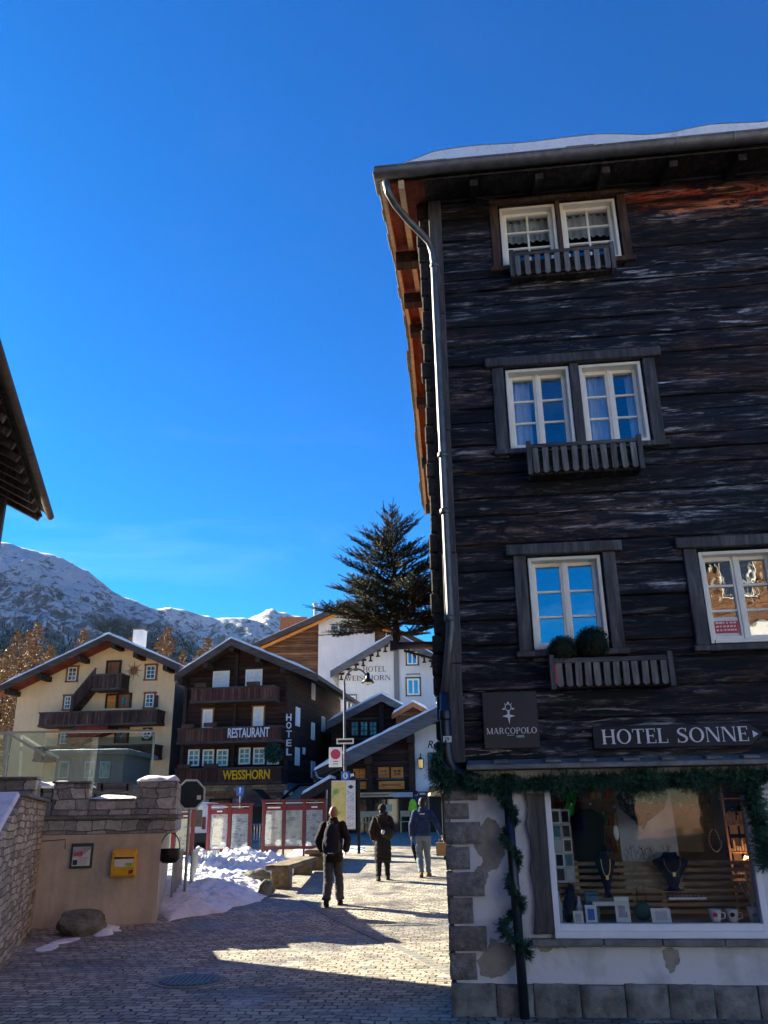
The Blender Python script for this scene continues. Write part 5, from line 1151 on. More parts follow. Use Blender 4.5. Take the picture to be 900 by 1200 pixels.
b = MB(); b.box(-.35, -.09, z1_ - .028, Lt + .26, .40, z1_ + .03); b.box(Lt - .35, .40, z1_ - .028, Lt + .26, 4.25, z1_ + .03); b.build('coping', M['slab'], rw, bevel=.01)
zt_ = FT.w(90, 918, .05)[1]; zlow = FT.w(140, 938, .05)[1]
xs_ = [FT.w(u, 930, .05)[0] for u in (62, 105, 160, 208)]
b = MB(); b.box(xs_[0], .04, z1_ + .032, xs_[1], .42, zt_); b.box(xs_[1], .04, z1_ + .032, xs_[2], .42, zlow); b.box(xs_[2], .04, z1_ + .032, xs_[3], .42, zt_ + .03); b.box(xs_[3] - .4, .42, z1_ + .032, xs_[3], 4.0, zt_ + .03)
b.box(FT.w(0, 930, .3)[0] - .6, .25, z1_ - .3, FT.w(42, 930, .3)[0], .7, FT.w(20, 914, .3)[1]); b.build('parapet', M['wallstone'], rw, bevel=.015)
b = MB(); b.box(xs_[0] - .03, .01, zt_ + .002, xs_[1] + .02, .46, zt_ + .035); b.box(xs_[1] + .022, .01, zlow + .002, xs_[2] - .022, .46, zlow + .03); b.box(FT.w(0, 930, .3)[0] - .6, .2, FT.w(20, 914, .3)[1] + .002, FT.w(43, 930, .3)[0], .75, FT.w(20, 914, .3)[1] + .05); b.build('cap_stone', M['slab'], rw, bevel=.008)
def snowcap(mb, x0, x1, y0, y1, z, h, seed):
    mb.grid(lambda i, j: (x0 + (x1 - x0) * i, y0 + (y1 - y0) * j, z + h * (min(1, 8 * i, 8 * (1 - i), 5 * j, 5 * (1 - j)) ** .5) * (.75 + .5 * NZ.noise(V((i * 4, j * 3, seed))))), 28, 10)
b = MB(); snowcap(b, xs_[2] - .01, xs_[3] + .02, .02, .6, zt_ + .034, .10, 1); snowcap(b, xs_[1] + .03, xs_[2] - .03, .08, 1.6, zlow + .032, .07, 2); snowcap(b, FT.w(36, 925, .6)[0], xs_[1] - .1, .5, 1.8, zt_ - .02, .10, 3); b.build('snow', M['snow'], rw, True)
b = MB(); b.box(-.3, .45, -.1, Lt - .35, 3.4, z1_ + .02); b.box(-8, .75, -.1, -.3, 3.4, z1_ + .3); b.build('terrace_floor', M['slab'], rw)
cb = MB(); cb.tube([FT.world(*p) - FT.o for p in ((-.05, -.012, zp - .07), (.42, -.012, zp - .05), (.44, -.012, zp - .35))], .008, 6)
o = MB(); o.tube([(-.05, -.012, zp - .09), (.36, -.012, zp - .07), (.37, -.012, zp - .22)], .007, 6); o.build('cable', M['black'], rw)
# poster case
t = thing('poster_case', 'small dark green framed notice case on the ochre wall', 'notice case', (P0.x, P0.y, 0), TA_)
x0, z0 = FT.w(81, 1018, -.06); x1, z1 = FT.w(110, 988, -.06); z0 += .0
b = MB(); b.box(x0, -.07, z0, x1, -.003, z1); b.build('case', M['green_dark'], t, bevel=.008)
w_, h_ = x1 - x0, z1 - z0; yb_ = -.071
b = MB(); b.box(x0 + .1*w_, yb_ - .003, z0 + .1*h_, x1 - .1*w_, yb_, z1 - .14*h_); b.build('poster', M['paper'], t)
b = MB(); b.prism([(x0 + .11*w_, z0 + .5*h_), (x0 + .55*w_, z0 + .52*h_), (x1 - .11*w_, z0 + .78*h_), (x1 - .11*w_, z1 - .15*h_), (x0 + .11*w_, z1 - .15*h_)], yb_ - .005, yb_ - .0035); b.build('picture', M['grey_paper'], t)
b = MB(); rr = random.Random(1)
for k in range(6): b.box(x0 + (.14 + .07*k)*w_, yb_ - .007, z0 + .45*h_ + rr.uniform(0, .02), x0 + (.19 + .07*k)*w_, yb_ - .0055, z0 + (.60 + .02*k)*h_)
b.build('red_print', M['red'], t)
b = MB(); b.box(x0 + .13*w_, yb_ - .006, z0 + .14*h_, x0 + .34*w_, yb_ - .0035, z0 + .34*h_); b.build('green_logo', M['green_dark'], t)
b = MB()
for k in range(4): b.box(x0 + .42*w_, yb_ - .006, z0 + (.16 + .08*k)*h_, x0 + (.75 + .04*(k % 2))*w_, yb_ - .0035, z0 + (.19 + .08*k)*h_)
b.build('text_lines', M['grey_paper'], t)
# yellow mail box
t = thing('mailbox', 'bright yellow post box fixed to the ochre wall', 'mail box', (P0.x, P0.y, 0), TA_)
x0, z0 = FT.w(128.5, 1030, -.2); x1, z1 = FT.w(161, 995, -.2); w_, h_ = x1 - x0, z1 - z0
pr = [(-.003, z0 + .02), (-.19, z0 + .02), (-.215, z0 + .10*h_), (-.225, z0 + .45*h_), (-.205, z1 - .04), (-.16, z1), (-.003, z1 + .005)]
b = MB(); b.prismv([(x0, y, z) for y, z in pr], (w_, 0, 0)); b.build('body', M['post_yellow'], t, bevel=.025, seg=3)
b = MB(); b.box(x0 + .14*w_, -.236, z0 + .40*h_, x1 - .12*w_, -.21, z0 + .66*h_); b.build('label_panel', M['paper'], t)
b = MB(); b.box(x0 + .58*w_, -.2385, z0 + .42*h_, x1 - .14*w_, -.2365, z0 + .53*h_); b.build('green_label', M['lime'], t)
b = MB(); b.box(x0 + .12*w_, -.240, z0 + .69*h_, x1 - .10*w_, -.19, z0 + .73*h_); b.build('slot', M['black'], t)
b = MB(); b.prismv([(x0 + .1*w_, y, z) for y, z in ((-.19, z0 + .74*h_), (-.245, z0 + .735*h_), (-.235, z0 + .86*h_), (-.19, z0 + .88*h_))], (.8*w_, 0, 0)); b.build('flap', M['post_yellow'], t, bevel=.008)
b = MB(); cx_, cz_ = x0 + .80*w_, z0 + .22*h_; b.prism([(cx_ - .035, cz_ - .03), (cx_ + .0, cz_ - .03), (cx_ + .0, cz_ + .03), (cx_ - .035, cz_ + .03)], -.2285, -.20); b.build('emblem', M['red'], t)
b = MB(); b.prism([(cx_ + .003, cz_ - .03), (cx_ + .035, cz_ - .012), (cx_ + .035, cz_ + .035), (cx_ + .003, cz_ + .035)], -.2285, -.20); b.build('emblem_back', M['black'], t)
b = MB(); b.ell((x0 + .09*w_, -.222, z0 + .2*h_), .012, .006, .012, 10, 5); b.build('lock', M['steel'], t)
# kettle hanging at the wall's end
t = thing('hanging_cauldron', 'black iron cauldron hanging from a hoop at the corner of the terrace wall', 'cauldron', FT.world(FT.w(199, 998, .12)[0], .12, 0), 0)
c = FT.world(*((lambda q: (q[0], .12, q[1]))(FT.w(199, 1000, .12)))); cz_ = c.z; 
b = MB(); b.lathe([(.02, -.16), (.12, -.15), (.175, -.08), (.18, .0), (.165, .05), (.18, .075), (.165, .075), (.15, .05), (.16, .0)], (0, 0, cz_), 20); b.build('pot', M['black_metal'], t, True)
b = MB(); b.tube([(.17 * math.cos(a), 0, cz_ + .06 + .27 * math.sin(a)) for a in [math.pi * k / 16 for k in range(17)]], .010, 6); b.build('hoop', M['black_metal'], t)
b = MB(); b.tube([(0, 0, cz_ + .32), (0, 0, zp + .03)], .012, 6); b.build('hook', M['black_metal'], t)
# boulder in front of the ochre wall
def rock(name, label, c, rx, ry, rz_, seed, rot=0, mat='boulder'):
    t = thing(name, label, 'boulder', c, rot); b = MB(); n = 56; k = 34; vs = []; rp = random.Random(int(seed * 10)); PL = [(V((rp.gauss(0, 1), rp.gauss(0, 1), rp.gauss(0, .8))).normalized(), rp.uniform(.78, 1.0)) for _ in range(15)]
    for j in range(k + 1):
        for i in range(n):
            ph = -math.pi/2 + math.pi*j/k; th = 2*math.pi*i/n; p = V((math.cos(ph)*math.cos(th), math.cos(ph)*math.sin(th), math.sin(ph)))
            q = p; r = min(d_ / max(.08, p.dot(n_)) for n_, d_ in PL); r = min(r, 1.25) * (1 + .07 * NZ.noise(p * 2.4 + V((seed, 4, 0))) + .04 * NZ.noise(p * 6 + V((seed, 4, 0))) + .02 * NZ.noise(p * 17 + V((seed, 4, 0))))
            vs.append((q.x * rx * r, q.y * ry * r, max(-.03, rz_ * .60 + q.z * rz_ * r * 1.15)))
    b.add(vs, [(j*n+i, j*n+(i+1) % n, (j+1)*n+(i+1) % n, (j+1)*n+i) for j in range(k) for i in range(n)]); b.build('stone', M[mat], t, 'auto'); return t
g0 = ground(95, 1094); rock('boulder', 'mossy grey boulder resting before the ochre wall', (g0.x, g0.y, gz(g0.y)), .42, .30, .17, 3.2, .15)
def snow_patch(label, pts, h, seed, name='snow_patch'):
    cx_ = sum(p.x for p in pts) / len(pts); cy_ = sum(p.y for p in pts) / len(pts)
    def r(th):
        best = .05
        for p in pts:
            a = math.atan2(p.y - cy_, p.x - cx_); w = max(0, math.cos(th - a)) ** 6; best = max(best, w * math.hypot(p.x - cx_, p.y - cy_))
        return best
    b = MB(); n = 44; k = 10; vs = []
    for j in range(k + 1):
        for i in range(n):
            th = 6.2832 * i / n; rr_ = r(th) * (1 + .25 * NZ.noise(V((math.cos(th) * 2, math.sin(th) * 2, seed)))) * j / k; x, y = cx_ + rr_ * math.cos(th), cy_ + rr_ * math.sin(th)
            vs.append((x, y, gz(y) - .006 + h * (1 - (j / k) ** 2) * (.7 + .8 * abs(NZ.noise(V((x * 4, y * 4, seed)))))))
    b.add(vs, [(j*n+i, j*n+(i+1) % n, (j+1)*n+(i+1) % n, (j+1)*n+i) for j in range(k) for i in range(n)])
    o = b.build(name, M['snow'], None, True); return tag(o, label, 'snow patch', 'leftover snow patches')
snow_patch('small snow remnant touching the end of the mossy boulder', [ground(u, v) for u, v in ((118, 1093), (144, 1091), (128, 1084), (116, 1098))], .08, 1)
snow_patch('thin broken snow strip on the street before the boulder', [ground(u, v) for u, v in ((48, 1110), (90, 1098), (70, 1102), (60, 1112), (44, 1116))], .035, 2)
# glass balustrade on the terrace
YG = 18.6
gl_ = thing('glass_balustrade', 'glass terrace balustrade with a slim metal top rail above the stone parapet', 'balustrade', (0, 0, 0), 0)
a0, a1 = at(-60, 861, YG), at(180, 863, YG); zb0 = at(60, 921, YG).z
b = MB(); b.box(a0.x, YG - .006, zb0, at(52, 880, YG).x - .02, YG + .006, a0.z); b.box(at(52, 880, YG).x, YG - .006, zb0, a1.x, YG + .006, a1.z); b.build('glass', M['rail_glass'], gl_)
b = MB(); b.box(a0.x, YG - .03, a0.z, a1.x, YG + .03, a0.z + .05); b.build('top_rail', M['steel'], gl_)
for u in (7, 178): b = MB(); p = at(u, 890, YG); b.box(p.x - .02, YG + .01, zb0 - .6, p.x + .02, YG + .05, a0.z); b.build('post', M['steel'], gl_)
b = MB(); b.box(a0.x, YG - .3, gz(YG) - .3, a1.x + .1, YG + 1.6, zb0 - .05); b.build('terrace_slab', M['slab'], gl_)
b = MB(); p, q = at(8, 858, YG - .4), at(52, 885, YG - .4); b.beam(p, q, .04, .05); b.beam(p, at(4, 925, YG - .4), .05, .05); b.build('stair_rail', M['steel'], gl_)
# low house standing in for reflections on the balustrade glass
t = thing('mirrored_house', 'low pale glazed house standing in for reflections in the terrace balustrade', 'reflection stand-in', (0, 0, 0)); YP = 36.0
p0_, p1_ = at(62, 926, YP), at(146, 884, YP)
b = MB(); b.box(p0_.x, YP, p0_.z, p1_.x, YP + 4, p1_.z); b.build('wall', M['grey_plaster'], t); b = MB(); b.box(p0_.x - .3, YP - .4, p1_.z + .002, p1_.x + .3, YP + 4.2, p1_.z + .18); r_ = b.build('roof', M['grey_plaster'], t); b = MB(); snowcap(b, p0_.x - .3, p1_.x + .3, YP - .4, YP + 4, p1_.z + .182, .1, 4); b.build('snow', M['snow'], r_, True)
for u in (68, 98, 116): a_ = at(u, 912, YP); c_ = at(u + 14, 892, YP); b = MB(); b.box(a_.x, YP - .04, a_.z, c_.x, YP - .003, c_.z); w_ = b.build('window', M['steel'], t); b = MB(); b.box(a_.x + .05, YP - .05, a_.z + .05, c_.x - .05, YP - .042, c_.z - .05); b.build('pane', M['far_pane'], w_)
# benches on the terrace
def terrace_bench(label, u0, u1, v0, v1, Y):
    a_ = at(u0, v1, Y); c_ = at(u1, v0, Y); t = thing('terrace_bench', label, 'bench', ((a_.x + c_.x) / 2, Y, a_.z), 0, 'benches on the terrace'); w_ = (c_.x - a_.x) / 2; h_ = c_.z - a_.z
    b = MB(); b.box(-w_, 0, h_ * .45, w_, .04, h_); b.build('backrest', M['trim_h'], t, bevel=.006); b = MB(); b.box(-w_, -.4, .02, w_, -.02, .06); b.build('seat', M['trim_h'], t, bevel=.006)
    for x in (-w_ * .7, w_ * .7): b = MB(); b.box(x - .02, .0, -.45, x + .02, .05, h_ * .9); b.box(x - .02, -.38, -.45, x + .02, -.33, .02); b.build('leg', M['black_metal'], t)
terrace_bench('dark wooden bench back showing above the low parapet gap', 112, 156, 917, 932, 17.4)
terrace_bench('dark bench half hidden between the stone piers by the left wall', 45, 66, 918, 938, 17.2)

# ------------------------------------------------------------------ houses round the square
class House:
    def __init__(s, name, label, cat, u, Y, ang):
        p = at(u, 900, Y); s.f = Frame((p.x, Y, 0), rad(ang)); s.t = thing(name, label, cat, (p.x, Y, 0), rad(ang)); s.base = gz(Y) - .4
    def w(s, u, v, t=0): return s.f.w(u, v, t)
    def rect(s, u0, v0, u1, v1, t=0): a = s.w(u0, v1, t); b = s.w(u1, v0, t); return a[0], b[0], a[1], b[1]
    def win(s, u0, v0, u1, v1, t=0, **k): r = s.rect(u0, v0, u1, v1, t); return window(s.t, r[0], r[1], r[2], r[3], y=t - .004, **k)

# cream house on the left
h = House('cream_house', 'cream plastered gable house with dark wooden balconies and an outside stair', 'house', 203, 43.5, -6.5)
ov = 1.3; L0 = h.w(-6, 806, -ov); AP = h.w(127, 743, -ov); R0 = h.w(211, 779, -ov)
x0 = h.w(16, 850)[0]; x1 = h.w(201.5, 850)[0]; DP = 11
def under(x, pts, th):
    for (a, b) in zip(pts, pts[1:]):
        if a[0] <= x <= b[0]: return a[1] + (b[1] - a[1]) * (x - a[0]) / (b[0] - a[0]) - th
    return pts[0][1] - th
pts = [L0, AP, R0]
b = MB(); b.prism([(x0, h.base), (x1, h.base), (x1, under(x1, pts, .25)), (AP[0], AP[1] - .25), (x0, under(x0, pts, .25))], 0, DP); b.build('wall', M['cream'], h.t)
b = MB(); b.box(x1 + .001, .03, h.base, x1 + .012, DP, under(x1, pts, .3)); b.build('side_wall', M['grey_plaster'], h.t)
rf = gable_roof(h.t, pts, .22, -ov, DP + .6, 'fascia', .12, 'fascia', .34)
b = MB(); b.prism([(x, z - .235) for x, z in pts] + [(x, z - .25) for x, z in reversed(pts)], -ov + .05, 0); b.build('soffit', M['redwood'], rf)
for u in (15, 50, 93, 133, 160, 196):
    x = h.w(u, 800, -.7)[0]; z = under(x, pts, .42); b = MB(); b.box(x - .12, -ov + .12, z - .16, x + .12, 0, z + .1); b.build('purlin', M['rafter'], rf)
cx, cz = h.w(164, 745, 4); b = MB(); b.box(cx - .30, 3.7, cz - 1.6, cx + .30, 4.3, cz + .3); c_ = b.build('chimney', M['hotel_white'], rf); b = MB(); b.box(cx - .35, 3.65, cz + .302, cx + .35, 4.35, cz + .38); b.build('cap', M['fascia_grey'], c_)
for q in ((79, 782, 91, 798), (171, 780, 183, 796), (75, 816, 84, 831), (170, 813, 181, 829), (70, 856, 82, 872)): h.win(*q, cols=2, rows=3, surround='door_wood', sw=.1, fw=.05)
def door(h, u0, v0, u1, v1, mat='door_wood', glass=False, t=0, label=None):
    r = h.rect(u0, v0, u1, v1, t); b = MB(); b.box(r[0], t - .06, r[2], r[1], t - .003, r[3]); d = b.build('door', M[mat], h.t)
    if label: d['label'] = label
    b = MB(); b.box(r[0] - .1, t - .09, r[2], r[0] - .002, t - .002, r[3] + .1); b.box(r[1] + .002, t - .09, r[2], r[1] + .1, t - .002, r[3] + .1); b.box(r[0] - .002, t - .09, r[3] + .002, r[1] + .002, t - .002, r[3] + .1); b.build('frame', M['rafter'], d)
    if glass: b = MB(); b.box(r[0] + .18, t - .068, r[2] + .2, r[1] - .18, t - .062, r[3] - .15); b.build('pane', M['far_pane'], d)
door(h, 126, 776, 141, 792); door(h, 125.5, 815, 137, 830, 'bright_wood'); door(h, 139, 814, 153, 830, 'door_wood', True); door(h, 136, 853, 150, 871, 'door_wood', True)
r = h.rect(108, 789, 143, 807, -1.0); balcony(h.t, r[0], r[1], r[2], r[3], depth=1.05, mat='old_balcony')
r = h.rect(46, 831, 185, 850, -1.0); balcony(h.t, r[0], r[1], r[2], r[3], depth=1.1, mat='old_balcony')
r = h.rect(40, 872, 182, 890, -1.0); balcony(h.t, r[0], r[1], r[2], r[3], depth=1.1, mat='old_balcony')
for (ua, va, ub, vb) in ((84, 832, 113, 797), (80, 871, 128, 853)):
    a = h.w(ua, va, -.75); c = h.w(ub, vb, -.75); b = MB(); dz = .95
    b.prism([(a[0], a[1] - .2), (c[0], c[1] - .2), (c[0], c[1] + .55), (a[0], a[1] + .55)], -.95, -.88); b.prism([(a[0], a[1] - .2), (c[0], c[1] - .2), (c[0], c[1] + .05), (a[0], a[1] + .05)], -.87, -.1); st = b.build('stair', M['redwood'] if va > 850 else M['old_balcony'], h.t)
    b = MB(); b.beam((a[0], -.91, a[1] + .60), (c[0], -.91, c[1] + .60), .09, .07); b.build('handrail', M['fascia'], st)
cx, cz = h.w(157, 786); b = MB()
for k in range(16):
    a = 2*math.pi*k/16; rr_ = .5 if k % 2 == 0 else .33; b.prism([(cx + .16*math.cos(a - .2), cz + .16*math.sin(a - .2)), (cx + rr_*math.cos(a), cz + rr_*math.sin(a)), (cx + .16*math.cos(a + .2), cz + .16*math.sin(a + .2))], -.03 - .0006 * k, -.004)
b.ell((cx, -.02, cz), .2, .05, .2, 14, 8); b.build('sun_ornament', M['door_wood'], h.t)
r = h.rect(166.5, 852.5, 179, 868); b = MB(); b.box(r[0], -.06, r[2], r[1], -.004, r[3]); so2 = b.build('sign_board', M['rafter'], h.t); cx, cz = (r[0] + r[1]) / 2, (r[2] + r[3]) / 2; b = MB(); b.prism([(cx + .26*math.cos(k*.2618), cz + .26*math.sin(k*.2618)) for k in range(24)], -.075, -.062); b.build('disc', M['paper'], so2)
b = MB(); b.prism([(cx - .2, cz - .03), (cx - .08, cz + .07), (cx, cz), (cx + .1, cz + .09), (cx + .2, cz - .03)], -.08, -.0755); b.box(cx - .13, -.08, cz - .13, cx + .13, -.0755, cz - .09); b.build('emblem', M['black'], so2)
b = MB(); r = h.rect(181, 815, 186, 829, -.02); b.box(r[0], -.1, r[2], r[1], -.04, r[3]); b.build('shutter', M['black'], h.t)

# restaurant chalet with the lettered balconies
RY = 41.5; h = House('restaurant_chalet', 'dark brown timber chalet with three boarded balconies and white sash windows', 'chalet', 343, RY, -9)
RC = h; ov = 1.1; L0 = h.w(205, 790, -ov); AP = h.w(271, 748, -ov); R0 = h.w(372, 790, -ov); pts = [L0, AP, R0]
x0 = h.w(213, 870)[0]; x1 = h.w(338, 870)[0]; DP = 12.0
b = MB(); zt = under(x1, pts, .25); b.prism([(x0, h.base + 2.6), (x1, h.base + 2.6), (x1, zt), (AP[0], AP[1] - .25), (x0, under(x0, pts, .25))], 0, DP); b.build('wall', M['brown_wall'], h.t)
b = MB(); b.box(x0 + .02, .05, h.base, x1 - .02, DP, h.base + 2.598); b.build('ground_floor_wall', M['wallstone'], h.t)
rf = gable_roof(h.t, pts, .2, -ov, DP + .6, 'fascia', .12, 'fascia', .36)
b = MB()
for x, z in ((x0 + .1, under(x0 + .1, pts, .4)), (x1 - .1, under(x1 - .1, pts, .4)), (AP[0], AP[1] - .42), ((x0 + AP[0]) / 2, under((x0 + AP[0]) / 2, pts, .4)), ((x1 + AP[0]) / 2, under((x1 + AP[0]) / 2, pts, .4))): b = MB(); b.box(x - .12, -ov + .1, z - .2, x + .12, -.003, z + .08); b.build('purlin', M['rafter'], rf)
for x in (x0 + .0, AP[0] - .08, x1 - .16): b = MB(); b.box(x, -.12, h.base + 2.6, x + .16, -.003, under(x + .08, pts, .3)); b.build('wall_post', M['rafter'], h.t)
for q in ((249, 786, 269.5, 808), (287.5, 784, 308, 806)): h.win(*q, cols=2, rows=1, fw=.10, pane='curtain', split=True)
for q in ((237, 831, 250, 854), (296.5, 828, 309.5, 851)): h.win(*q, cols=1, rows=1, fw=.13, pane='curtain', surround='door_wood', sw=.07)
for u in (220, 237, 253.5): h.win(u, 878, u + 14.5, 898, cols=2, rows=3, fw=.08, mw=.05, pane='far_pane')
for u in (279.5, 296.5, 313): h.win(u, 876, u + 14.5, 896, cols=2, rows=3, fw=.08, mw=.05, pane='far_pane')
BAL = []
for q in ((224, 803, 321.5, 822), (208, 850, 330, 870), (205, 898, 330, 918)): r = h.rect(*q, -1.0); balcony(h.t, r[0], r[1], r[2], r[3], depth=1.05); BAL.append(r)
b = MB()
for q in ((230, 801, 243, 806), (290, 799, 305, 804), (214, 849, 228, 854), (240, 847, 255, 852), (209, 896, 224, 901), (240, 895, 256, 900)):
    r = h.rect(*q, -1.1); b = MB(); b.box(r[0], -1.28, r[2], r[1], -1.1, r[3]); b.build('flower_trough', M['brown_trim'], h.t)
def sign(name, label, h, cat='sign'): return thing(name, label, cat, h.t.location, h.t.rotation_euler.z)
t = sign('restaurant_sign', 'white capital letters RESTAURANT along the middle balcony', h, 'lettering'); r = h.rect(267, 852, 316, 865, -1.09); lettering('lettering', 'RESTAURANT', M['sign_white'], t, r[0], r[1], r[2], r[3], -1.09, .05, .012)
b = MB(); b.box(r[0], -1.085, r[2] + .1, r[1], -1.06, r[2] + .14); b.box(r[0], -1.085, r[3] - .14, r[1], -1.06, r[3] - .1); b.build('mounting_rail', M['rafter'], t)
t = sign('name_sign', 'yellow letters WEISSHORN along the lowest balcony', h, 'lettering'); r = h.rect(261, 901.5, 316.5, 914, -1.09); lettering('lettering', 'WEiSSHORN', M['yellow'], t, r[0], r[1], r[2], r[3], -1.09, .05, .02)
b = MB(); b.box(r[0], -1.085, r[2] + .1, r[1], -1.06, r[2] + .14); b.box(r[0], -1.085, r[3] - .14, r[1], -1.06, r[3] - .1); b.build('mounting_rail', M['rafter'], t)
t = sign('upright_hotel_sign', 'white letters HOTEL stacked one above another at the chalet corner', h, 'lettering')
for k, (c, v) in enumerate(zip('HOTEL', (836.5, 846, 856, 866.5, 877))):
    r = h.rect(335.5, v, 341.8, v + 8.2, -.3); lettering('letter', c, M['sign_white'], t, r[0], r[1], r[2], r[3], -.3, .05, .02)
r = h.rect(338, 832, 340, 890, -.28); b = MB(); b.box(r[0], -.29, r[2], r[1], -.24, r[3]); b.build('mounting_bar', M['rafter'], t)
t = sign('wreath', 'round dark evergreen bush hanging before the right ground windows', h, 'plant'); cx, cz = h.w(320, 883, -1.3); rg = random.Random(4); b = MB()
for _ in range(1500):
    d = V((rg.gauss(0, 1), rg.gauss(0, 1), rg.gauss(0, 1))).normalized(); c = V((cx, -1.3, cz)) + d * .42 * rg.random() ** .4; e = (d + V((rg.gauss(0, .5), rg.gauss(0, .5), rg.gauss(0, .5)))).normalized(); w2 = d.orthogonal() * .02; b.add([c - w2, c + w2, c + e * .14], [(0, 1, 2)])
b.build('foliage', M['garland'], t, normals=False); b = MB(); b.tube([(cx, -1.3, cz), (cx, -1.3, cz + .9)], .012, 5); b.build('cord', M['black'], t)
# long side of that chalet, its windows (on the face x = x1)
def side_window(h, X, y0, y1, z0, z1, mat='white_paint'):
    b = MB(); f = .09
    b.box(X + .003, y0, z0, X + .06, y0 + f, z1); b.box(X + .003, y1 - f, z0, X + .06, y1, z1); b.box(X + .003, y0 + f, z0, X + .06, y1 - f, z0 + f); b.box(X + .003, y0 + f, z1 - f, X + .06, y1 - f, z1)
    w = b.build('window', M[mat], h.t); b = MB(); b.box(X + .003, y0 + f, z0 + f, X + .03, y1 - f, z1 - f); b.build('pane', M['curtain'], w)
def side_pix(h, X, u, v):                      # point of the side face x = X seen at a pixel -> (y, z)
    d = ray(u, v); n = h.f.d; p0 = h.f.o + n * X; p = EYE + d * ((p0 - EYE).dot(n) / d.dot(n)) - h.f.o; return p.dot(h.f.b), p.z
for (u, v0, v1, wd) in ((348, 829, 851, 1.0), (347.5, 876, 897, 1.0), (366.5, 801, 820, .9), (366, 847, 867, .9), (355.5, 876, 884, .5), (378, 840, 858, 1.0), (366, 892, 912, 1.0)):
    y, za = side_pix(h, x1, u, v1); zb = side_pix(h, x1, u, v0)[1]
    if 0 < y < DP - .6: side_window(h, x1, y - wd * .38, y + wd * .38, za, zb)
# entrance canopy and glazed door under the lowest balcony
r = h.rect(282, 931, 316, 955, -1.2); b = MB(); b.prism([(r[0], r[3] - .5), (r[1], r[3] - .55), (r[1], r[3] - .4), ((r[0] + r[1]) / 2, r[3] + .25), (r[0], r[3] - .35)], -1.6, -.05); b.build('entrance_canopy', M['fascia'], h.t)
door(h, 288, 945, 310, 985, 'black'); door(h, 246, 938, 270, 975, 'door_wood', True)
r = h.rect(211, 928, 330, 934, -.1); b = MB(); b.box(r[0], -.2, r[2], r[1], -.05, r[3]); b.build('lintel_beam', M['door_wood'], h.t)
# teal lean-to beside it
h2 = House('teal_lean_to', 'dark teal painted lean-to between the chalet and the small roofs', 'lean-to', 350, RY - .6, -9); r = h2.rect(331, 921, 375, 965); b = MB(); b.prism([(r[0], h2.base), (r[1], h2.base), (r[1], r[3]), (r[0] + .8, r[3]), (r[0], r[3] - .6)], 0, 2); b.build('wall', M['teal'], h2.t)
b = MB(); b.prism([(r[0] - .1, r[3] - .68), (r[0] + .75, r[3] + .05), (r[1] + .1, r[3] + .05), (r[1] + .1, r[3] + .13), (r[0] + .7, r[3] + .13), (r[0] - .15, r[3] - .62)], -.25, 2.1); b.build('roof', M['bag_navy'], h2.t)
t = sign('zone_sign', 'small pale rectangular sign on the teal lean-to', h2); r = h2.rect(333.5, 926, 343, 931.5, -.06); b = MB(); b.box(r[0], -.08, r[2], r[1], -.02, r[3]); b.build('plate', M['cream_paper'], t); b = MB(); b.box(r[0] + .1, -.084, (r[2] + r[3]) / 2 - .04, r[1] - .1, -.0805, (r[2] + r[3]) / 2 + .04); b.build('text_lines', M['grey_paper'], t)

# big house of brown boards and white plaster behind
h = House('big_back_house', 'large house of brown boards with a tall white plaster middle behind the others', 'house', 440, 72, -2)
ov = 1.6; L0 = h.w(290, 757, -ov); AP = h.w(404, 706, -ov); R0 = h.w(520, 763, -ov); pts = [L0, AP, R0]; x0 = h.w(304, 800)[0]; x1 = h.w(506, 800)[0]
b = MB(); b.prism([(x0, h.base), (x1, h.base), (x1, under(x1, pts, .3)), (AP[0], AP[1] - .3), (x0, under(x0, pts, .3))], 0, 14); b.build('wall', M['old_wall'], h.t)
xa, xb = h.w(373, 800)[0], h.w(440, 800)[0]; b = MB(); b.prism([(xa, h.base), (xb, h.base), (xb, under(xb, pts, .42)), (AP[0], AP[1] - .42), (xa, under(xa, pts, .42))], -.4, -.003); b.build('white_wall', M['hotel_white'], h.t)
rf = gable_roof(h.t, pts, .3, -ov, 15, 'fascia', .06, 'fascia', .5)
b = MB(); b.prism([(x, z - .53) for x, z in pts] + [(x, z - .78) for x, z in reversed(pts)], -ov + .25, -ov + .35); b.build('lower_board', M['bright_wood'], rf)
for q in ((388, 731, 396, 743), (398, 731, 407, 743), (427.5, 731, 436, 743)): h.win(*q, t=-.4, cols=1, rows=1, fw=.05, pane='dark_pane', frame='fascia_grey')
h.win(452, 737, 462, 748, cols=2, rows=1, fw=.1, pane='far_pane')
cx, cz = h.w(345, 728, 6); b = MB(); b.box(cx - 1.3, 5.5, cz - 1.5, cx + 1.3, 7, cz + .3); c_ = b.build('chimney', M['door_wood'], rf)
cx, cz = h.w(370, 716, 6); b = MB(); b.tube([(cx, 6, cz - 2), (cx, 6, cz + .6)], .2, 8); b.lathe([(.3, cz + .6), (.3, cz + .75), (.05, cz + .85)], (cx, 6, 0), 8); b.build('flue', M['steel'], c_)

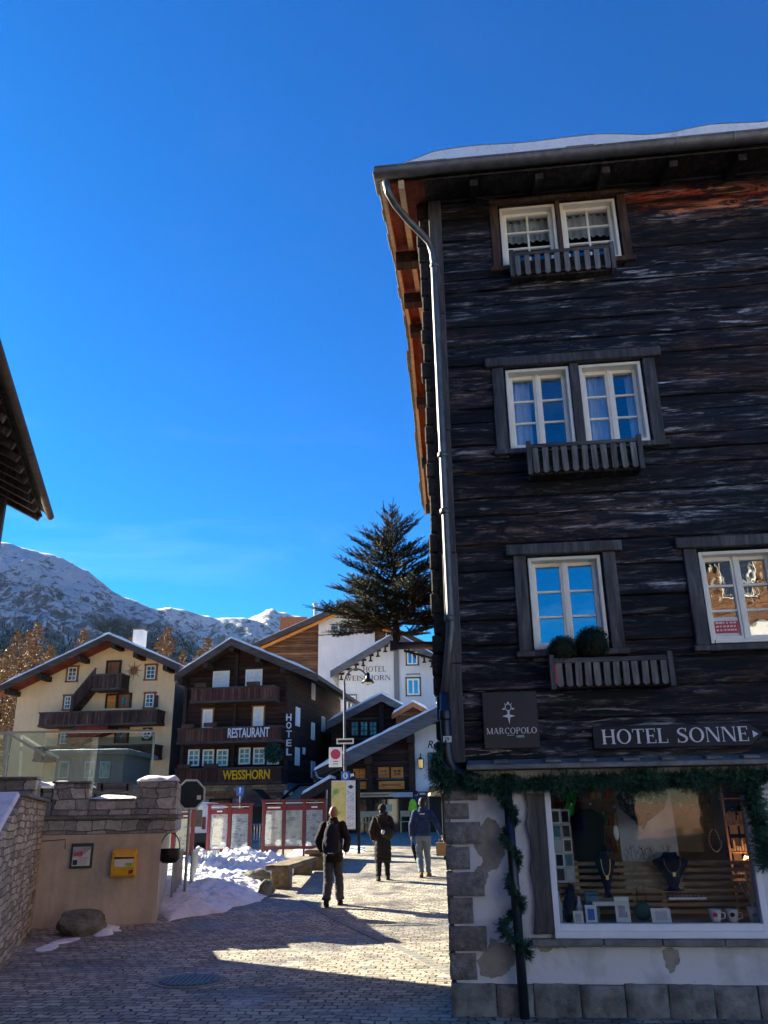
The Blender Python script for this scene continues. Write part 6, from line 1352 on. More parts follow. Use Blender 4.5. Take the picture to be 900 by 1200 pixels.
# white hotel with brown lettering
h = House('white_hotel', 'white plastered hotel gable with a stencilled frieze and a grey corner strip', 'hotel', 463, 58, -2)
ov = 1.2; L0 = h.w(387, 786, -ov); AP = h.w(463, 741, -ov); R0 = h.w(523, 775, -ov); pts = [L0, AP, R0]; x0 = h.w(397, 830)[0]; x1 = h.w(511, 830)[0]
b = MB(); b.prism([(x0, h.base), (x1, h.base), (x1, under(x1, pts, .25)), (AP[0], AP[1] - .25), (x0, under(x0, pts, .25))], 0, 12); b.build('wall', M['hotel_white'], h.t)
rf = gable_roof(h.t, pts, .3, -ov, 12.6, 'fascia_grey', .12, 'fascia_grey', .5)
r = h.rect(462.6, 760, 467, 840); b = MB(); b.box(r[0], -.14, r[2], r[1], -.003, AP[1] - .4); b.build('pilaster', M['grey_plaster'], h.t)
b = MB(); k = 0
for ua, va, ub, vb, n in ((400, 790, 460, 752, 8), (470, 754, 506, 775, 5)):
    for i in range(n):
        f_ = i / (n - 1); x, z = h.w(ua + (ub - ua) * f_, va + (vb - va) * f_); b.box(x - .22, -.03, z - .05, x + .22, -.004, z + .10); b.box(x - .06, -.031, z - .32, x + .06, -.005, z - .052); b.box(x - .14, -.032, z - .42, x + .14, -.006, z - .322)
b.build('stencil_frieze', M['purple_wall'], h.t)
h.win(477, 764, 489, 779, cols=2, rows=1, pane='sky_pane', fw=.1, surround='purple_wall', sw=.08, split=True); h.win(477, 795, 491.5, 815, cols=2, rows=1, pane='sky_pane', fw=.12, surround='purple_wall', sw=.08, split=True); h.win(406, 815, 417, 833, cols=2, rows=1, pane='far_pane', fw=.12, split=True, surround='purple_wall', sw=.06)
b = MB(); r = h.rect(476, 791.5, 492.5, 795)
for k in range(7): x = r[0] + (r[1] - r[0]) * (k + .5) / 7; b.prism([(x - .12, r[2] + .25), (x + .12, r[2] + .25), (x, r[3] + .15)], -.02, -.004)
b.build('window_crown', M['brown_letters'], h.t)
t = sign('hotel_lettering', 'brown serif words HOTEL WEISSHORN painted on the white hotel wall', h, 'lettering')
r = h.rect(425.5, 780.5, 452, 787.5); serif_lettering('lettering', 'HOTEL', M['brown_letters'], t, r[0], r[1], r[2], r[3], -.012, .01, .12); r = h.rect(404.5, 791, 457.5, 798); serif_lettering('lettering', 'WEISSHORN', M['brown_letters'], t, r[0], r[1], r[2], r[3], -.012, .01, .1)
b = MB(); b.ell(h.w(497, 825) and (h.w(505, 825)[0], -.5, h.w(505, 825)[1]), .25, .25, .5, 8, 6); 
# low dark chalet with the leaded window
h = House('small_chalet', 'small dark chalet with a leaded triple window and a snowy grey roof', 'chalet', 447, 47, -3)
ov = .9; L0 = h.w(382, 846, -ov); AP = h.w(447, 813, -ov); R0 = h.w(500, 841, -ov); pts = [L0, AP, R0]; x0 = h.w(388, 880)[0]; x1 = h.w(494, 880)[0]
b = MB(); b.prism([(x0, h.base), (x1, h.base), (x1, under(x1, pts, .2)), (AP[0], AP[1] - .2), (x0, under(x0, pts, .2))], 0, 8); b.build('wall', M['brown_wall'], h.t)
gable_roof(h.t, pts, .22, -ov, 8.5, 'fascia_grey', .13, 'fascia_grey', .40)
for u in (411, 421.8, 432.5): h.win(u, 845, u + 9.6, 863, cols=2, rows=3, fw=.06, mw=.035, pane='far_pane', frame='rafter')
b = MB(); r = h.rect(408, 843, 444, 865); b.box(r[0], -.09, r[2] - .1, r[1], -.004, r[2]); b.box(r[0], -.09, r[3], r[1], -.004, r[3] + .1); b.build('window_board', M['fascia'], h.t)
b = MB(); x = h.w(447, 830)[0]; b.box(x - .13, -.2, h.base + 2, x + .13, -.003, AP[1] - .45); b.build('post', M['rafter'], h.t)
# small dormer roof beside it
h = House('little_gable', 'little snow-topped gable of reddish boards between two bigger roofs', 'gable roof', 485, 44.5, -3)
ov = .5; L0 = h.w(459, 837, -ov); AP = h.w(484, 822.5, -ov); R0 = h.w(502, 832, -ov); pts = [L0, AP, R0]; x0 = h.w(464, 850)[0]; x1 = h.w(500, 850)[0]
b = MB(); b.prism([(x0, h.base), (x1, h.base), (x1, under(x1, pts, .1)), (AP[0], AP[1] - .12), (x0, under(x0, pts, .1))], 0, 2); b.build('wall', M['old_wall'], h.t); gable_roof(h.t, pts, .12, -ov, 2.3, 'redwood', .16, 'door_wood', .25)
# restaurant with the long sloping roof, dark boards left and white wall right
h = House('corner_restaurant', 'restaurant with a long sloping snowy roof over plum boards and a white wall', 'restaurant', 485, 39.5, -4)
ov = 1.0; L0 = h.w(368, 900, -ov); R0 = h.w(530, 820, -ov); R1 = (R0[0] + 3, R0[1] - 1); pts = [L0, R0, R1]
xa = h.w(382, 930)[0]; xm = h.w(484.5, 930)[0]; xb = h.w(560, 930)[0]
zs1 = h.w(450, 931)[1]
b = MB(); b.prism([(xa, zs1), (xm, zs1), (xm, under(xm, pts, .3)), (xa, under(xa, pts, .3))], 0, 8); b.build('wall', M['purple_wall'], h.t)
b = MB(); b.prism([(xm + .002, h.base), (xb, h.base), (xb, under(xb, pts, .3)), (xm + .002, under(xm, pts, .3))], -.06, 8); b.build('white_wall', M['hotel_white'], h.t)
b = MB(); b.box(xa, 1.0, h.base, xm - .01, 8, zs1 - .002); b.build('back_of_porch', M['dark_room'], h.t)
rf = gable_roof(h.t, pts, .28, -ov, 8.5, 'fascia_grey', .12, 'fascia_grey', .62)
b = MB()
for u in (433, 483): b = MB(); x = h.w(u, 900)[0]; b.box(x - .14, -.16, h.base, x + .14, -.003, under(x, pts, .5)); b.box(x - .16, -ov + .2, under(x, pts, .95), x + .16, -.003, under(x, pts, .6)); b.build('post', M['rafter'], h.t)
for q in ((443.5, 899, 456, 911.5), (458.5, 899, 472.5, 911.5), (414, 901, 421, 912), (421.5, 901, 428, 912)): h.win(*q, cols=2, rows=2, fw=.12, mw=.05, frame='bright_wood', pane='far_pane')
b = MB()
for q in ((442, 911.8, 474, 913.8), (416, 912.5, 431, 914.2)): r = h.rect(*q); b.box(r[0], -.2, r[2], r[1], -.05, r[3])
b.build('window_ledge', M['fascia_grey'], h.t)
t = sign('wooden_panel', 'orange wooden board under the wide restaurant window', h); r = h.rect(444, 915, 474, 925); b = MB(); b.box(r[0], -.12, r[2], r[1], -.01, r[3]); b.build('board', M['bright_wood'], t, bevel=.01)
b = MB()
for k in range(9): x = r[0] + .15 + k * (r[1] - r[0] - .3) / 9; b.box(x, -.125, r[2] + .14, x + .08, -.1205, r[3] - .12)
b.build('carved_lines', M['door_wood'], t)
t = sign('wooden_panel', 'narrow orange wooden board beside the tall map post', h); r = h.rect(421, 916, 433, 925); b = MB(); b.box(r[0], -.12, r[2], r[1], -.01, r[3]); b.build('board', M['bright_wood'], t, bevel=.01)
t = sign('shop_fascia', 'long wooden name board above the dark shop front', h); r = h.rect(422, 928.5, 461, 934.5); b = MB(); b.box(r[0], -.35, r[2], r[1], -.18, r[3]); b.build('board', M['pale_wood'], t); rr = h.rect(461, 928.5, 484, 934.5); b = MB(); b.box(rr[0] + .002, -.34, rr[2], rr[1], -.17, rr[3]); b.build('plain_board', M['grey_panel'], t)
b = MB()
for k in range(22): x = r[0] + .12 + k * (r[1] - r[0] - .3) / 22; b.box(x, -.355, r[2] + .07, x + .05, -.3505, r[3] - .07)
b.build('lettering', M['door_wood'], t)
b = MB(); r = h.rect(420, 936, 484, 976); n = 4
for k in range(n + 1): x = r[0] + (r[1] - r[0]) * k / n; b.box(x - .05, .3, h.base, x + .05, .4, zs1 - .01)
b.box(r[0], .3, zs1 - .2, r[1], .399, zs1 - .01); sf_ = b.build('shop_front', M['black'], h.t); b = MB(); b.box(r[0], .34, h.base, r[1], .36, zs1 - .2); b.build('pane', M['dark_pane'], sf_)
t = sign('door_notice', 'pale notice sheet stuck on the dark shop glass', h, 'notice'); r = h.rect(452, 943, 459, 951, .28); b = MB(); b.box(r[0], .27, r[2], r[1], .295, r[3]); b.build('sheet', M['cream_paper'], t)
# white wall fittings
t = sign('wall_lamp', 'small brass lantern on the white restaurant wall', h, 'wall lamp'); x, z = h.w(493, 893, -.35); b = MB(); b.lathe([(.02, -.32), (.13, -.25), (.15, .1), (.05, .22), (.02, .3)], (x, -.35, z), 8); b.build('lantern', M['gold'], t); b = MB(); b.tube([(x, -.07, z + .3), (x, -.35, z + .36), (x, -.35, z + .28)], .025, 6); b.build('arm', M['black_metal'], t)
t = sign('script_lettering', 'dark flowing script beginning Re on the white restaurant wall', h, 'lettering'); r = h.rect(501, 868, 513, 877); lettering('lettering', 'Re', M['black'], t, r[0], r[1], r[2], r[3], -.062, .01, .01, .35)
t = sign('menu_case', 'brown framed menu case on the white wall beside the walkers', h, 'notice case'); r = h.rect(490, 927.5, 501, 950); b = MB(); b.box(r[0], -.15, r[2], r[1], -.062, r[3]); b.build('case', M['door_wood'], t, bevel=.01); b = MB(); b.box(r[0] + .07, -.157, r[2] + .07, r[1] - .07, -.152, r[3] - .15); b.build('sheet', M['bag_grey'], t); b = MB(); b.box(r[0] + .09, -.157, r[3] - .14, r[1] - .09, -.152, r[3] - .06); b.build('heading', M['paper'], t)
door(h, 507, 936, 520, 976, 'black', t=-.06); r = h.rect(503, 924, 530, 930, -.9); b = MB(); b.prismv([(r[0], -1.4, r[2] - .1), (r[0], -1.4, r[2]), (r[0], -.07, r[3] + .15), (r[0], -.07, r[3] + .05)], (r[1] - r[0], 0, 0)); b.build('porch_roof', M['bright_wood'], h.t)
r = h.rect(502, 882, 509, 911); window(h.t, r[0], r[1], r[2], r[3], 2, 3, y=-.064, pane='dark_pane', frame='fascia_grey')
t = sign('cafe_chair', 'folding pale wood cafe chair outside the dark shop front', h, 'chair')
def cafe_chair(t, x, y, z0):
    b = MB(); b.box(x - .22, y - .2, z0 + .45, x + .22, y + .2, z0 + .48); b.build('seat', M['pale_wood'], t); b = MB(); b.box(x - .22, y + .18, z0 + .68, x + .22, y + .21, z0 + .92); b.build('backrest', M['pale_wood'], t)
    for sx in (-.2, .2):
        for sy in (-.18, .19): b = MB(); b.beam((x + sx, y + sy, z0), (x + sx, y + (sy if sy > 0 else sy), z0 + (.92 if sy > 0 else .45)), .035, .035); b.build('leg', M['pale_wood'], t)
t['group'] = 'cafe chairs outside the shop'; gzc = gz(39)
x = h.w(428, 970, -.6)[0]; cafe_chair(t, x, -.7, gzc); t['label'] = 'pale wooden cafe chair nearest the tall map post'
t = sign('cafe_chair', 'pale wooden cafe chair just right of the first one', h, 'chair'); t['group'] = 'cafe chairs outside the shop'; x = h.w(437, 970, -.6)[0]; cafe_chair(t, x, -.6, gzc)
t = sign('cafe_chair', 'pale wooden cafe chair behind the woman in the long coat', h, 'chair'); t['group'] = 'cafe chairs outside the shop'; x = h.w(475, 970, -.6)[0]; cafe_chair(t, x, -.5, gzc)
# low snow-topped side roofs left of that restaurant
h = House('side_roof', 'low snow-topped lean-to roof with a curved gutter beside the sloping roof', 'lean-to', 385, 38.2, -4)
for (ua, va, ub, vb, zd) in ((366, 904, 400, 888, 0), (352, 932, 388, 912, -.5)):
    a = h.w(ua, va, zd); c = h.w(ub, vb, zd); b = MB(); b.prism([a, c, (c[0], c[1] - .35), (a[0], a[1] - .35)], zd, zd + 2.2); r_ = b.build('roof', M['rafter'], h.t); b = MB(); b.prism([(a[0] + .03, a[1] + .003), (c[0] - .05, c[1] + .003), (c[0] - .05, c[1] + .16), (a[0] + .1, a[1] + .17)], zd + .02, zd + 2.1); b.build('snow', M['snow'], r_, bevel=.04, seg=2)
a = h.w(372, 930); c = h.w(398, 905); b = MB(); b.box(a[0], .3, h.base, c[0] + .3, 2, a[1] + .6); b.build('wall', M['brown_wall'], h.t)
x, z = h.w(370, 904, -.05); b = MB(); b.tube([(x, -.08, z), (x + .1, -.08, z - .25), (x + .45, -.08, z - .35), (x + .5, -.08, z - .6), (x + .5, -.08, h.base)], .05, 8); b.build('downpipe', M['steel'], h.t, True)

# larches on the slope behind
def larch_mesh(seed, H):
    rg = random.Random(seed); f = MB(); tr = MB(); tr.tube([(0, 0, -.5), (.05, 0, H * .5), (0, .05, H)], [.16, .09, .02], 6)
    z = H * .14
    while z < H * .98:
        fr = z / H; R = H * .26 * (1 - fr) ** .8 + .15; n = 10
        for k in range(n):
            th = rg.uniform(0, 6.28); L = R * rg.uniform(.6, 1.1); tip = V((math.cos(th) * L, math.sin(th) * L, z - L * .18 + .25 * L * fr)); a = V((0, 0, z)); tr.tube([a, tip], [.02, .006], 3)
            for q in range(13):
                p = a.lerp(tip, .25 + .75 * rg.random()) + V((rg.gauss(0, .08), rg.gauss(0, .08), -rg.random() * .22)); s = rg.uniform(.08, .18); u = V((rg.gauss(0, 1), rg.gauss(0, 1), rg.gauss(0, .7))).normalized() * s; v = V((rg.gauss(0, 1), rg.gauss(0, 1), rg.gauss(0, 1))).normalized() * s
                f.add([p - u, p + v, p + u], [(0, 1, 2)])
        z += H * .03
    return f, tr
LP = []
for k in range(3):
    f, tr = larch_mesh(30 + k, 12.5 + k); t = thing('larch_tree', 'golden autumn larch on the slope behind the houses', 'tree', (0, 0, 0), 0, 'golden larches behind the houses'); f.build('crown', M['larch'], t, normals=False); tr.build('trunk', M['bark'], t, normals=False); LP.append(t)
rg = random.Random(77); n = 0
spots = [(u, Y) for u, Y in [(-8, 96), (6, 88), (14, 104), (22, 92), (33, 86), (36, 110), (46, 100), (55, 92), (63, 108), (72, 98), (82, 112), (92, 118), (100, 108), (150, 120), (168, 104), (176, 116), (184, 98), (193, 110), (203, 100), (212, 114), (222, 104), (232, 116), (241, 108), (252, 118), (2, 118), (27, 122), (52, 124), (76, 126), (180, 128), (206, 130), (228, 132)]]
for u, Y in spots:
    p = at(u, 800, Y); o = LP[n % 3] if n < 3 else copy_tree(LP[n % 3]); s = rg.uniform(.75, 1.15); o.location = (p.x, Y, hillz(p.x, Y) - .1); o.scale = (s, s, s * rg.uniform(.95, 1.1)); o.rotation_euler.z = rg.uniform(0, 6.28); n += 1

# ------------------------------------------------------------------ snow heap, benches, boards
heap = [(-3.75, 15.5), (-3.0, 16.6), (-2.55, 18.0), (-2.40, 19.0), (-2.75, 20.4), (-2.65, 22.0), (-2.3, 24.0), (-2.6, 25.6), (-4.5, 26.3), (-7.6, 26.4), (-7.8, 22), (-5.6, 19.5), (-4.5, 17.0)]
def inside(x, y, P):
    c = False; j = len(P) - 1
    for i in range(len(P)):
        if (P[i][1] > y) != (P[j][1] > y) and x < (P[j][0] - P[i][0]) * (y - P[i][1]) / (P[j][1] - P[i][1]) + P[i][0]: c = not c
        j = i
    return c
def edge(x, y, P):
    best = 9
    for a, b in zip(P, P[1:] + P[:1]):
        ax, ay = a; bx, by = b; t = max(0, min(1, ((x-ax)*(bx-ax)+(y-ay)*(by-ay)) / ((bx-ax)**2+(by-ay)**2))); best = min(best, math.hypot(x-ax-t*(bx-ax), y-ay-t*(by-ay)))
    return best
b = MB(); nx_, ny_ = 130, 240
def hp(i, j):
    x = -8.0 + 6.0 * i; y = 15.2 + 11.4 * j; d = edge(x, y, heap); s = 1 if inside(x, y, heap) else -1
    d = s * d + .22 * NZ.noise(V((x * 1.3, y * 1.3, 3))) + .10 * NZ.noise(V((x * 4, y * 4, 9)))
    if d <= 0: return (x, y, gz(y) - .06)
    crest = .20 + .40 * math.exp(-((y - 23.2) / 2.2) ** 2 - ((x + 4.3) / 1.7) ** 2) + .08 * math.exp(-((y - 18) / 2) ** 2)
    h = crest * min(1, d / .75) ** .6
    h *= .72 + .35 * NZ.noise(V((x * 1.7, y * 1.7, 5))) + .36 * abs(NZ.noise(V((x * 3.3, y * 3.3, 2)))) + .20 * abs(NZ.noise(V((x * 7.5, y * 7.5, 2)))) + .14 * NZ.noise(V((x * 15, y * 15, 2)))
    return (x, y, gz(y) - .01 + max(.012, h))
b.grid(hp, nx_, ny_); o = b.build('snow_heap', M['snow'], None, True); tag(o, 'big lumpy heap of shovelled snow between the wall corner and the log benches', 'snow heap')
snow_patch('flat snow patch round the foot of the map post', [ground(u, v) for u, v in ((398, 1000), (428, 998), (424, 992), (404, 993))], .10, 7)
snow_patch('snow strip below the three-part map board', [ground(u, v) for u, v in ((342, 1003), (385, 1000), (380, 994), (350, 995))], .16, 8)
g0 = ground(296, 1036); rock('boulder', 'dark smooth boulder half sunk in the snow beside the log bench', (g0.x + .05, g0.y, gz(g0.y) + .02), .42, .3, .17, 6.1, -.4)
g0 = ground(317, 1050); rock('boulder', 'small dark stone leaning at the end of the nearer log bench', (g0.x - .1, g0.y + .2, gz(g0.y)), .13, .3, .15, 7.7, -.2)

def log_bench(label, n0, n1, wd, seat_z):
    a, c = V(n0), V(n1); d = (c - a); L = d.length; t = thing('log_bench', label, 'bench', ((a.x + c.x) / 2, (a.y + c.y) / 2, gz((a.y + c.y) / 2)), math.atan2(d.y, d.x) - math.pi / 2, 'log benches beside the snow')
    b = MB(); b.grid(lambda i, j: (wd * (i - .5) + .02 * NZ.noise(V((i * 2, j * 6, 1))), L * (j - .5), seat_z + .012 * NZ.noise(V((i * 5, j * 9, 4)))), 6, 16)
    b.box(-wd / 2, -L / 2, seat_z - .10, wd / 2, L / 2, seat_z - .012); b.build('seat', M['bench_wood'], t, bevel=.012)
    for s in (-.36, .30): b = MB(); b.box(-wd * .40, L * s - .20, -.1, wd * .40, L * s + .18, seat_z - .102); b.build('support', M['bench_wood'], t, bevel=.03, seg=2)
pA = ground(334, 1042); pB = ground(366, 1020)
log_bench('nearer split-log bench on two wooden blocks by the snow', (pA.x - .15, pA.y - .35, 0), (pB.x - .1, pB.y, 0), .52, .43)
pA = ground(370, 1022); pB = ground(392, 1008)
log_bench('farther split-log bench behind the bald man', (pA.x - .05, pA.y + .2, 0), (pB.x + .1, pB.y + .3, 0), .55, .45)

def info_board(label, u0, u1, vt, vb, Y, panels, prints, ang=0.0):
    a, c = at(u0, vb, Y), at(u1, vt, Y); w_ = c.x - a.x; base = gz(Y); z0, z1 = a.z, c.z
    t = thing('info_board', label, 'notice board', (a.x, Y, base), ang, 'dark red notice boards on the square'); z0 -= base; z1 -= base
    b = MB(); pw = w_ / panels; f = .045; hb = (z1 - z0)
    for k in range(panels + 1): x = k * pw; b.box(x - f, -.05, z0, x + f, .05, z1)
    b.box(-f - .03, -.09, z1, w_ + f + .03, .09, z1 + .05); b.box(-f, -.048, z0 - .04, w_ + f, .048, z0 + .05); b.build('frame', M['board_red'], t, bevel=.006)
    for k in range(panels + 1): x = k * pw; b = MB(); b.box(x - .03, -.03, -.2, x + .03, .03, z0 - .042); b.build('leg', M['board_red'], t)
    for k in range(panels):
        x0, x1 = k * pw + f + .002, (k + 1) * pw - f - .002
        b = MB(); b.box(x0, -.03, z1 - .20 * hb, x1, .03, z1 - .085 * hb); hd = b.build('header', M['board_red'], t)
        b = MB(); b.box(x0, -.042, z1 - .052 * hb, x1, -.03, z1 - .035 * hb); b.build('light_strip', M['cream_paper'], t)
        if prints[k][1]: b = MB(); xm = (x0 + x1) / 2; l = (x1 - x0) * prints[k][1] / 2; b.box(xm - l, -.034, z1 - .155 * hb, xm + l, -.0305, z1 - .125 * hb); b.build('title', M['paper'], hd)
        b = MB(); b.box(x0 + .02, -.02, z0 + .052, x1 - .02, .01, z1 - .202 * hb); pn = b.build('sheet', M[prints[k][0]], t)
        b = MB(); zz0, zz1 = z0 + .06, z1 - .21 * hb; hh_ = zz1 - zz0; rr = random.Random(k + int(u0))
        for q in range(7):
            xa_ = x0 + .05 + rr.random() * (x1 - x0) * .5; zz = zz0 + hh_ * (.12 + .8 * rr.random()); b.box(xa_, -.0225, zz, xa_ + (x1 - x0) * rr.uniform(.12, .36), -.0204 - .0001 * q, zz + rr.uniform(.02, .09))
        b.build('print', M['grey_paper'], pn)
        b = MB(); b.box(x0 + .018, -.030, z0 + .051, x1 - .018, -.026, z1 - .203 * hb); b.build('pane', M['board_glass'], pn)
M['board_glass'] = glassm('board_glass', 0.12)
info_board('three-part dark red notice board with relief maps behind the bald man', 308, 381, 938, 994, 27.5, 3, [('relief_map', .75), ('relief_map', 0), ('text_print', .35)], rad(-3))
info_board('two-part dark red notice board with reflecting pale sheets over the snow heap', 243, 294, 943, 997, 25.6, 2, [('text_print', .3), ('text_print', 0)], rad(2))
info_board('dark red notice board with a cream sheet partly hidden by the wall corner', 180, 227, 949, 1001, 22.8, 2, [('cream_paper', .5), ('cream_paper', .7)], rad(2))
# traffic mirror
YM = 17.6; c = at(223.5, 931, YM); t = thing('traffic_mirror', 'octagonal dark traffic mirror with a pale rim on a post behind the wall', 'mirror', (c.x, c.y, gz(YM)), rad(13)); R_ = (at(241.5, 931, YM) - c).length; z = c.z - gz(YM)
def octo(r, s=0): return [(r * math.cos(math.pi / 8 + k * math.pi / 4), z + r * math.sin(math.pi / 8 + k * math.pi / 4)) for k in range(8)]
b = MB(); o_, i_ = octo(R_), octo(R_ * .88)
for k in range(8): b.prism([o_[k], o_[(k + 1) % 8], i_[(k + 1) % 8], i_[k]], -.05, .03)
b.build('rim', M['steel'], t); b = MB(); b.prism(octo(R_ * .885), -.028, .02)
M['mirror'] = plain('mirror_dark_reflection', (0.008, 0.018, 0.026), 0.3, 0, 0.15, 0.3, 3, 0.0); b.build('face', M['mirror'], t); b = MB(); b.box(R_ * .4, -.034, z - R_ * .32, R_ * .66, -.0285, z - R_ * .06); b.build('sticker', M['paper'], t); b = MB(); b.tube([(-.0, .07, -.2), (0, .07, z + .1)], .03, 8); b.box(-.03, .03, z - .1, .03, .07, z + .1); b.build('post', M['steel'], t)  # dark mirrored surroundings are put into a matte face colour
# bicycle rack / railings behind the wall corner
def rail_panel(label, g0, ang, L, H, n):
    t = thing('bike_rack', label, 'bike rack', (g0.x, g0.y, gz(g0.y)), ang, 'steel bicycle racks in the snow'); b = MB(); b.tube([(0, 0, -.1), (0, 0, H), (L, 0, H), (L, 0, -.1)], .022, 6); b.build('frame', M['steel'], t)
    b = MB()
    for k in range(1, n): x = L * k / n; b.tube([(x, 0, .06), (x, 0, H)], .010, 5)
    b.tube([(0, 0, .08), (L, 0, .08)], .014, 5); b.build('bars', M['steel'], t)
rail_panel('steel hoop rack close to the wall corner', ground(200, 1062), rad(97), 1.5, .95, 12); rail_panel('steel hoop rack standing in the snow right of the first', ground(222, 1050), rad(99), 2.2, .85, 14); rail_panel('short steel barrier low in the snow below the mirror', ground(226, 1030), rad(60), .9, .62, 8)
t = thing('railing', 'grey steel street railing in front of the hotel entrance', 'railing', (0, 0, 0)); Y = 33; a, c = at(291, 985, Y), at(318, 966, Y); b = MB(); b.tube([(a.x, Y, a.z), (c.x, Y, a.z)], .03, 6); b.tube([(a.x, Y, c.z), (c.x, Y, c.z)], .03, 6)
for k in range(9): x = a.x + (c.x - a.x) * k / 8; b.tube([(x, Y, gz(Y) - .1 if k % 4 == 0 else a.z), (x, Y, c.z)], .018, 5)
b.build('rails', M['steel'], t)
# parked van behind the boards, only its pale rear shows
t = thing('parked_van', 'pale van parked behind the notice boards with its rear to the street', 'van', (0, 0, 0)); Y = 30.5; a, c = at(212, 992, Y), at(243, 940, Y); a.x -= 1.0
zf = gz(Y); b = MB(); rs = []
for y_, k0, k1, top in ((0, .04, .96, .94), (.15, 0, 1, 1), (3.2, 0, 1, 1), (3.7, .02, .98, .78), (4.6, .04, .96, .52)):
    x0_, x1_ = a.x + (c.x - a.x) * k0, a.x + (c.x - a.x) * k1; zt_2 = zf + .35 + (c.z - zf - .35) * top; rs.append([(x0_, Y + y_, zf + .35), (x1_, Y + y_, zf + .35), (x1_, Y + y_, zt_2 - .15), (x1_ - .12, Y + y_, zt_2), (x0_ + .12, Y + y_, zt_2), (x0_, Y + y_, zt_2 - .15)])
b.rings(rs); b.build('body', M['hotel_white'], t, bevel=.03, seg=2); b = MB(); b.box(a.x - .02, Y - .06, zf + .3, c.x + .02, Y + .1, zf + .58); b.build('bumper', M['black'], t); b = MB(); b.box(a.x + .15, Y - .004, c.z - .8, c.x - .15, Y + .05, c.z - .25); b.build('rear_window', M['dark_pane'], t)
for x in (a.x + .05, c.x - .27):
    for y_ in (.8, 3.6): b = MB(); b.tube([(x, Y + y_, zf + .33), (x + .22, Y + y_, zf + .33)], .33, 16); wl = b.build('wheel', M['black'], t); b = MB(); b.tube([(x + .221, Y + y_, zf + .33), (x + .232, Y + y_, zf + .33)], .2, 12); b.build('rim', M['steel'], wl)
for x in (a.x + .02, c.x - .14): b = MB(); b.box(x, Y - .02, zf + .7, x + .12, Y + .03, zf + 1.1); b.build('tail_light', M['board_red'], t)
# blue pedestrian sign
Y = 31; c = at(281.5, 927, Y); t = thing('pedestrian_sign', 'small blue square sign with a white walker mark on a thin post', 'sign', (c.x, Y, gz(Y))); z = c.z - gz(Y); b = MB(); b.box(-.13, -.02, z - .16, .13, .0, z + .16); b.build('plate', M['blue'], t); b = MB(); b.prism([(-.05, z - .12), (-.015, z + .02), (-.04, z + .08), (.0, z + .13), (.04, z + .08), (.015, z + .02), (.05, z - .12), (0, z - .02)], -.026, -.0205); b.build('walker_mark', M['paper'], t); b = MB(); b.tube([(0, .02, -.1), (0, .02, z + .16)], .02, 6); b.build('post', M['steel'], t)

# street lamp with its no-parking sign and finger boards
YL = 30.0; pz = gz(YL); c0 = at(405, 985, YL); ct = at(403.5, 800, YL); LX = c0.x
t = thing('street_lamp', 'tall slim street lamp with a curved arm and a bell lantern', 'street lamp', (LX, YL, pz)); H = ct.z - pz; dx = ct.x - LX
b = MB(); b.tube([(0, 0, -.2), (0, 0, 1.0), (dx * .2, 0, 1.05), (dx, 0, H)], [.085, .08, .055, .042], 10)
e1 = at(431, 793, YL); ex = e1.x - LX; r_ = (ex - dx) / 2; b.tube([(dx + r_ - r_ * math.cos(a), 0, H + r_ * 1.15 * math.sin(a)) for a in [math.pi * k / 14 for k in range(14)]] + [(ex, 0, H - .1)], .032, 8); b.build('pole', M['fascia_grey'], t, True)
zl = e1.z - pz; b = MB(); b.lathe([(.03, zl + .16), (.07, zl + .12), (.08, zl - .05), (.16, zl - .12), (.24, zl - .22), (.225, zl - .22), (.1, zl - .1)], (ex, 0, 0), 18); b.build('lamp_shade', M['black_metal'], t, True); b = MB(); b.ell((ex, 0, zl - .21), .17, .17, .07, 14, 6); b.build('bulb', M['cream_paper'], t, True)
def plate(name, label, u0, v0, u1, v1, Y, matn, cat='sign', th=.03):
    a, c = at(u0, v1, Y), at(u1, v0, Y); t = thing(name, label, cat, ((a.x + c.x) / 2, Y, gz(Y))); w_, z0, z1 = (c.x - a.x) / 2, a.z - gz(Y), c.z - gz(Y)
    b = MB(); b.box(-w_, -th, z0, w_, 0, z1); b.build('plate', M[matn], t, bevel=.006); return t, w_, z0, z1
t, w_, z0, z1 = plate('parking_sign', 'white no-parking zone sign with a red ringed disc on the lamp post', 385.5, 875.5, 401, 899, YL - .07, 'paper')
zc = z1 - w_ * 1.05; b = MB(); R_ = w_ * .74
for k in range(28): a0, a1 = k * math.tau / 28, (k + 1) * math.tau / 28; b.prism([(r * math.cos(a), zc + r * math.sin(a)) for r, a in ((R_, a0), (R_, a1), (R_ * .72, a1), (R_ * .72, a0))], -.038, -.0305)
b.prism([(-R_ * .62, zc + R_ * .42), (-R_ * .42, zc + R_ * .62), (R_ * .62, zc - R_ * .42), (R_ * .42, zc - R_ * .62)], -.0395, -.0305); b.build('ring', M['red'], t)
b = MB(); b.prism([(R_ * .73 * math.cos(k * math.tau / 24), zc + R_ * .73 * math.sin(k * math.tau / 24)) for k in range(24)], -.0345, -.0303); M['sign_pink'] = plain('sign_disc', (0.42, 0.07, 0.12), 0.4, 0, 0.4, 0.1, 8, 0); b.build('disc', M['sign_pink'], t)
b = MB(); b.box(-w_ * .36, -.034, z0 + (z1 - z0) * .265, w_ * .42, -.0305, z0 + (z1 - z0) * .30); b.box(-w_ * .42, -.034, z0 + (z1 - z0) * .135, w_ * .40, -.0305, z0 + (z1 - z0) * .17); b.build('text_lines', M['bag_grey'], t)
b = MB(); b.tube([(w_ * .8, .05, z1 - .15), (w_ * 1.3, .06, z1 - .15)], .02, 6); b.build('clamp', M['steel'], t)
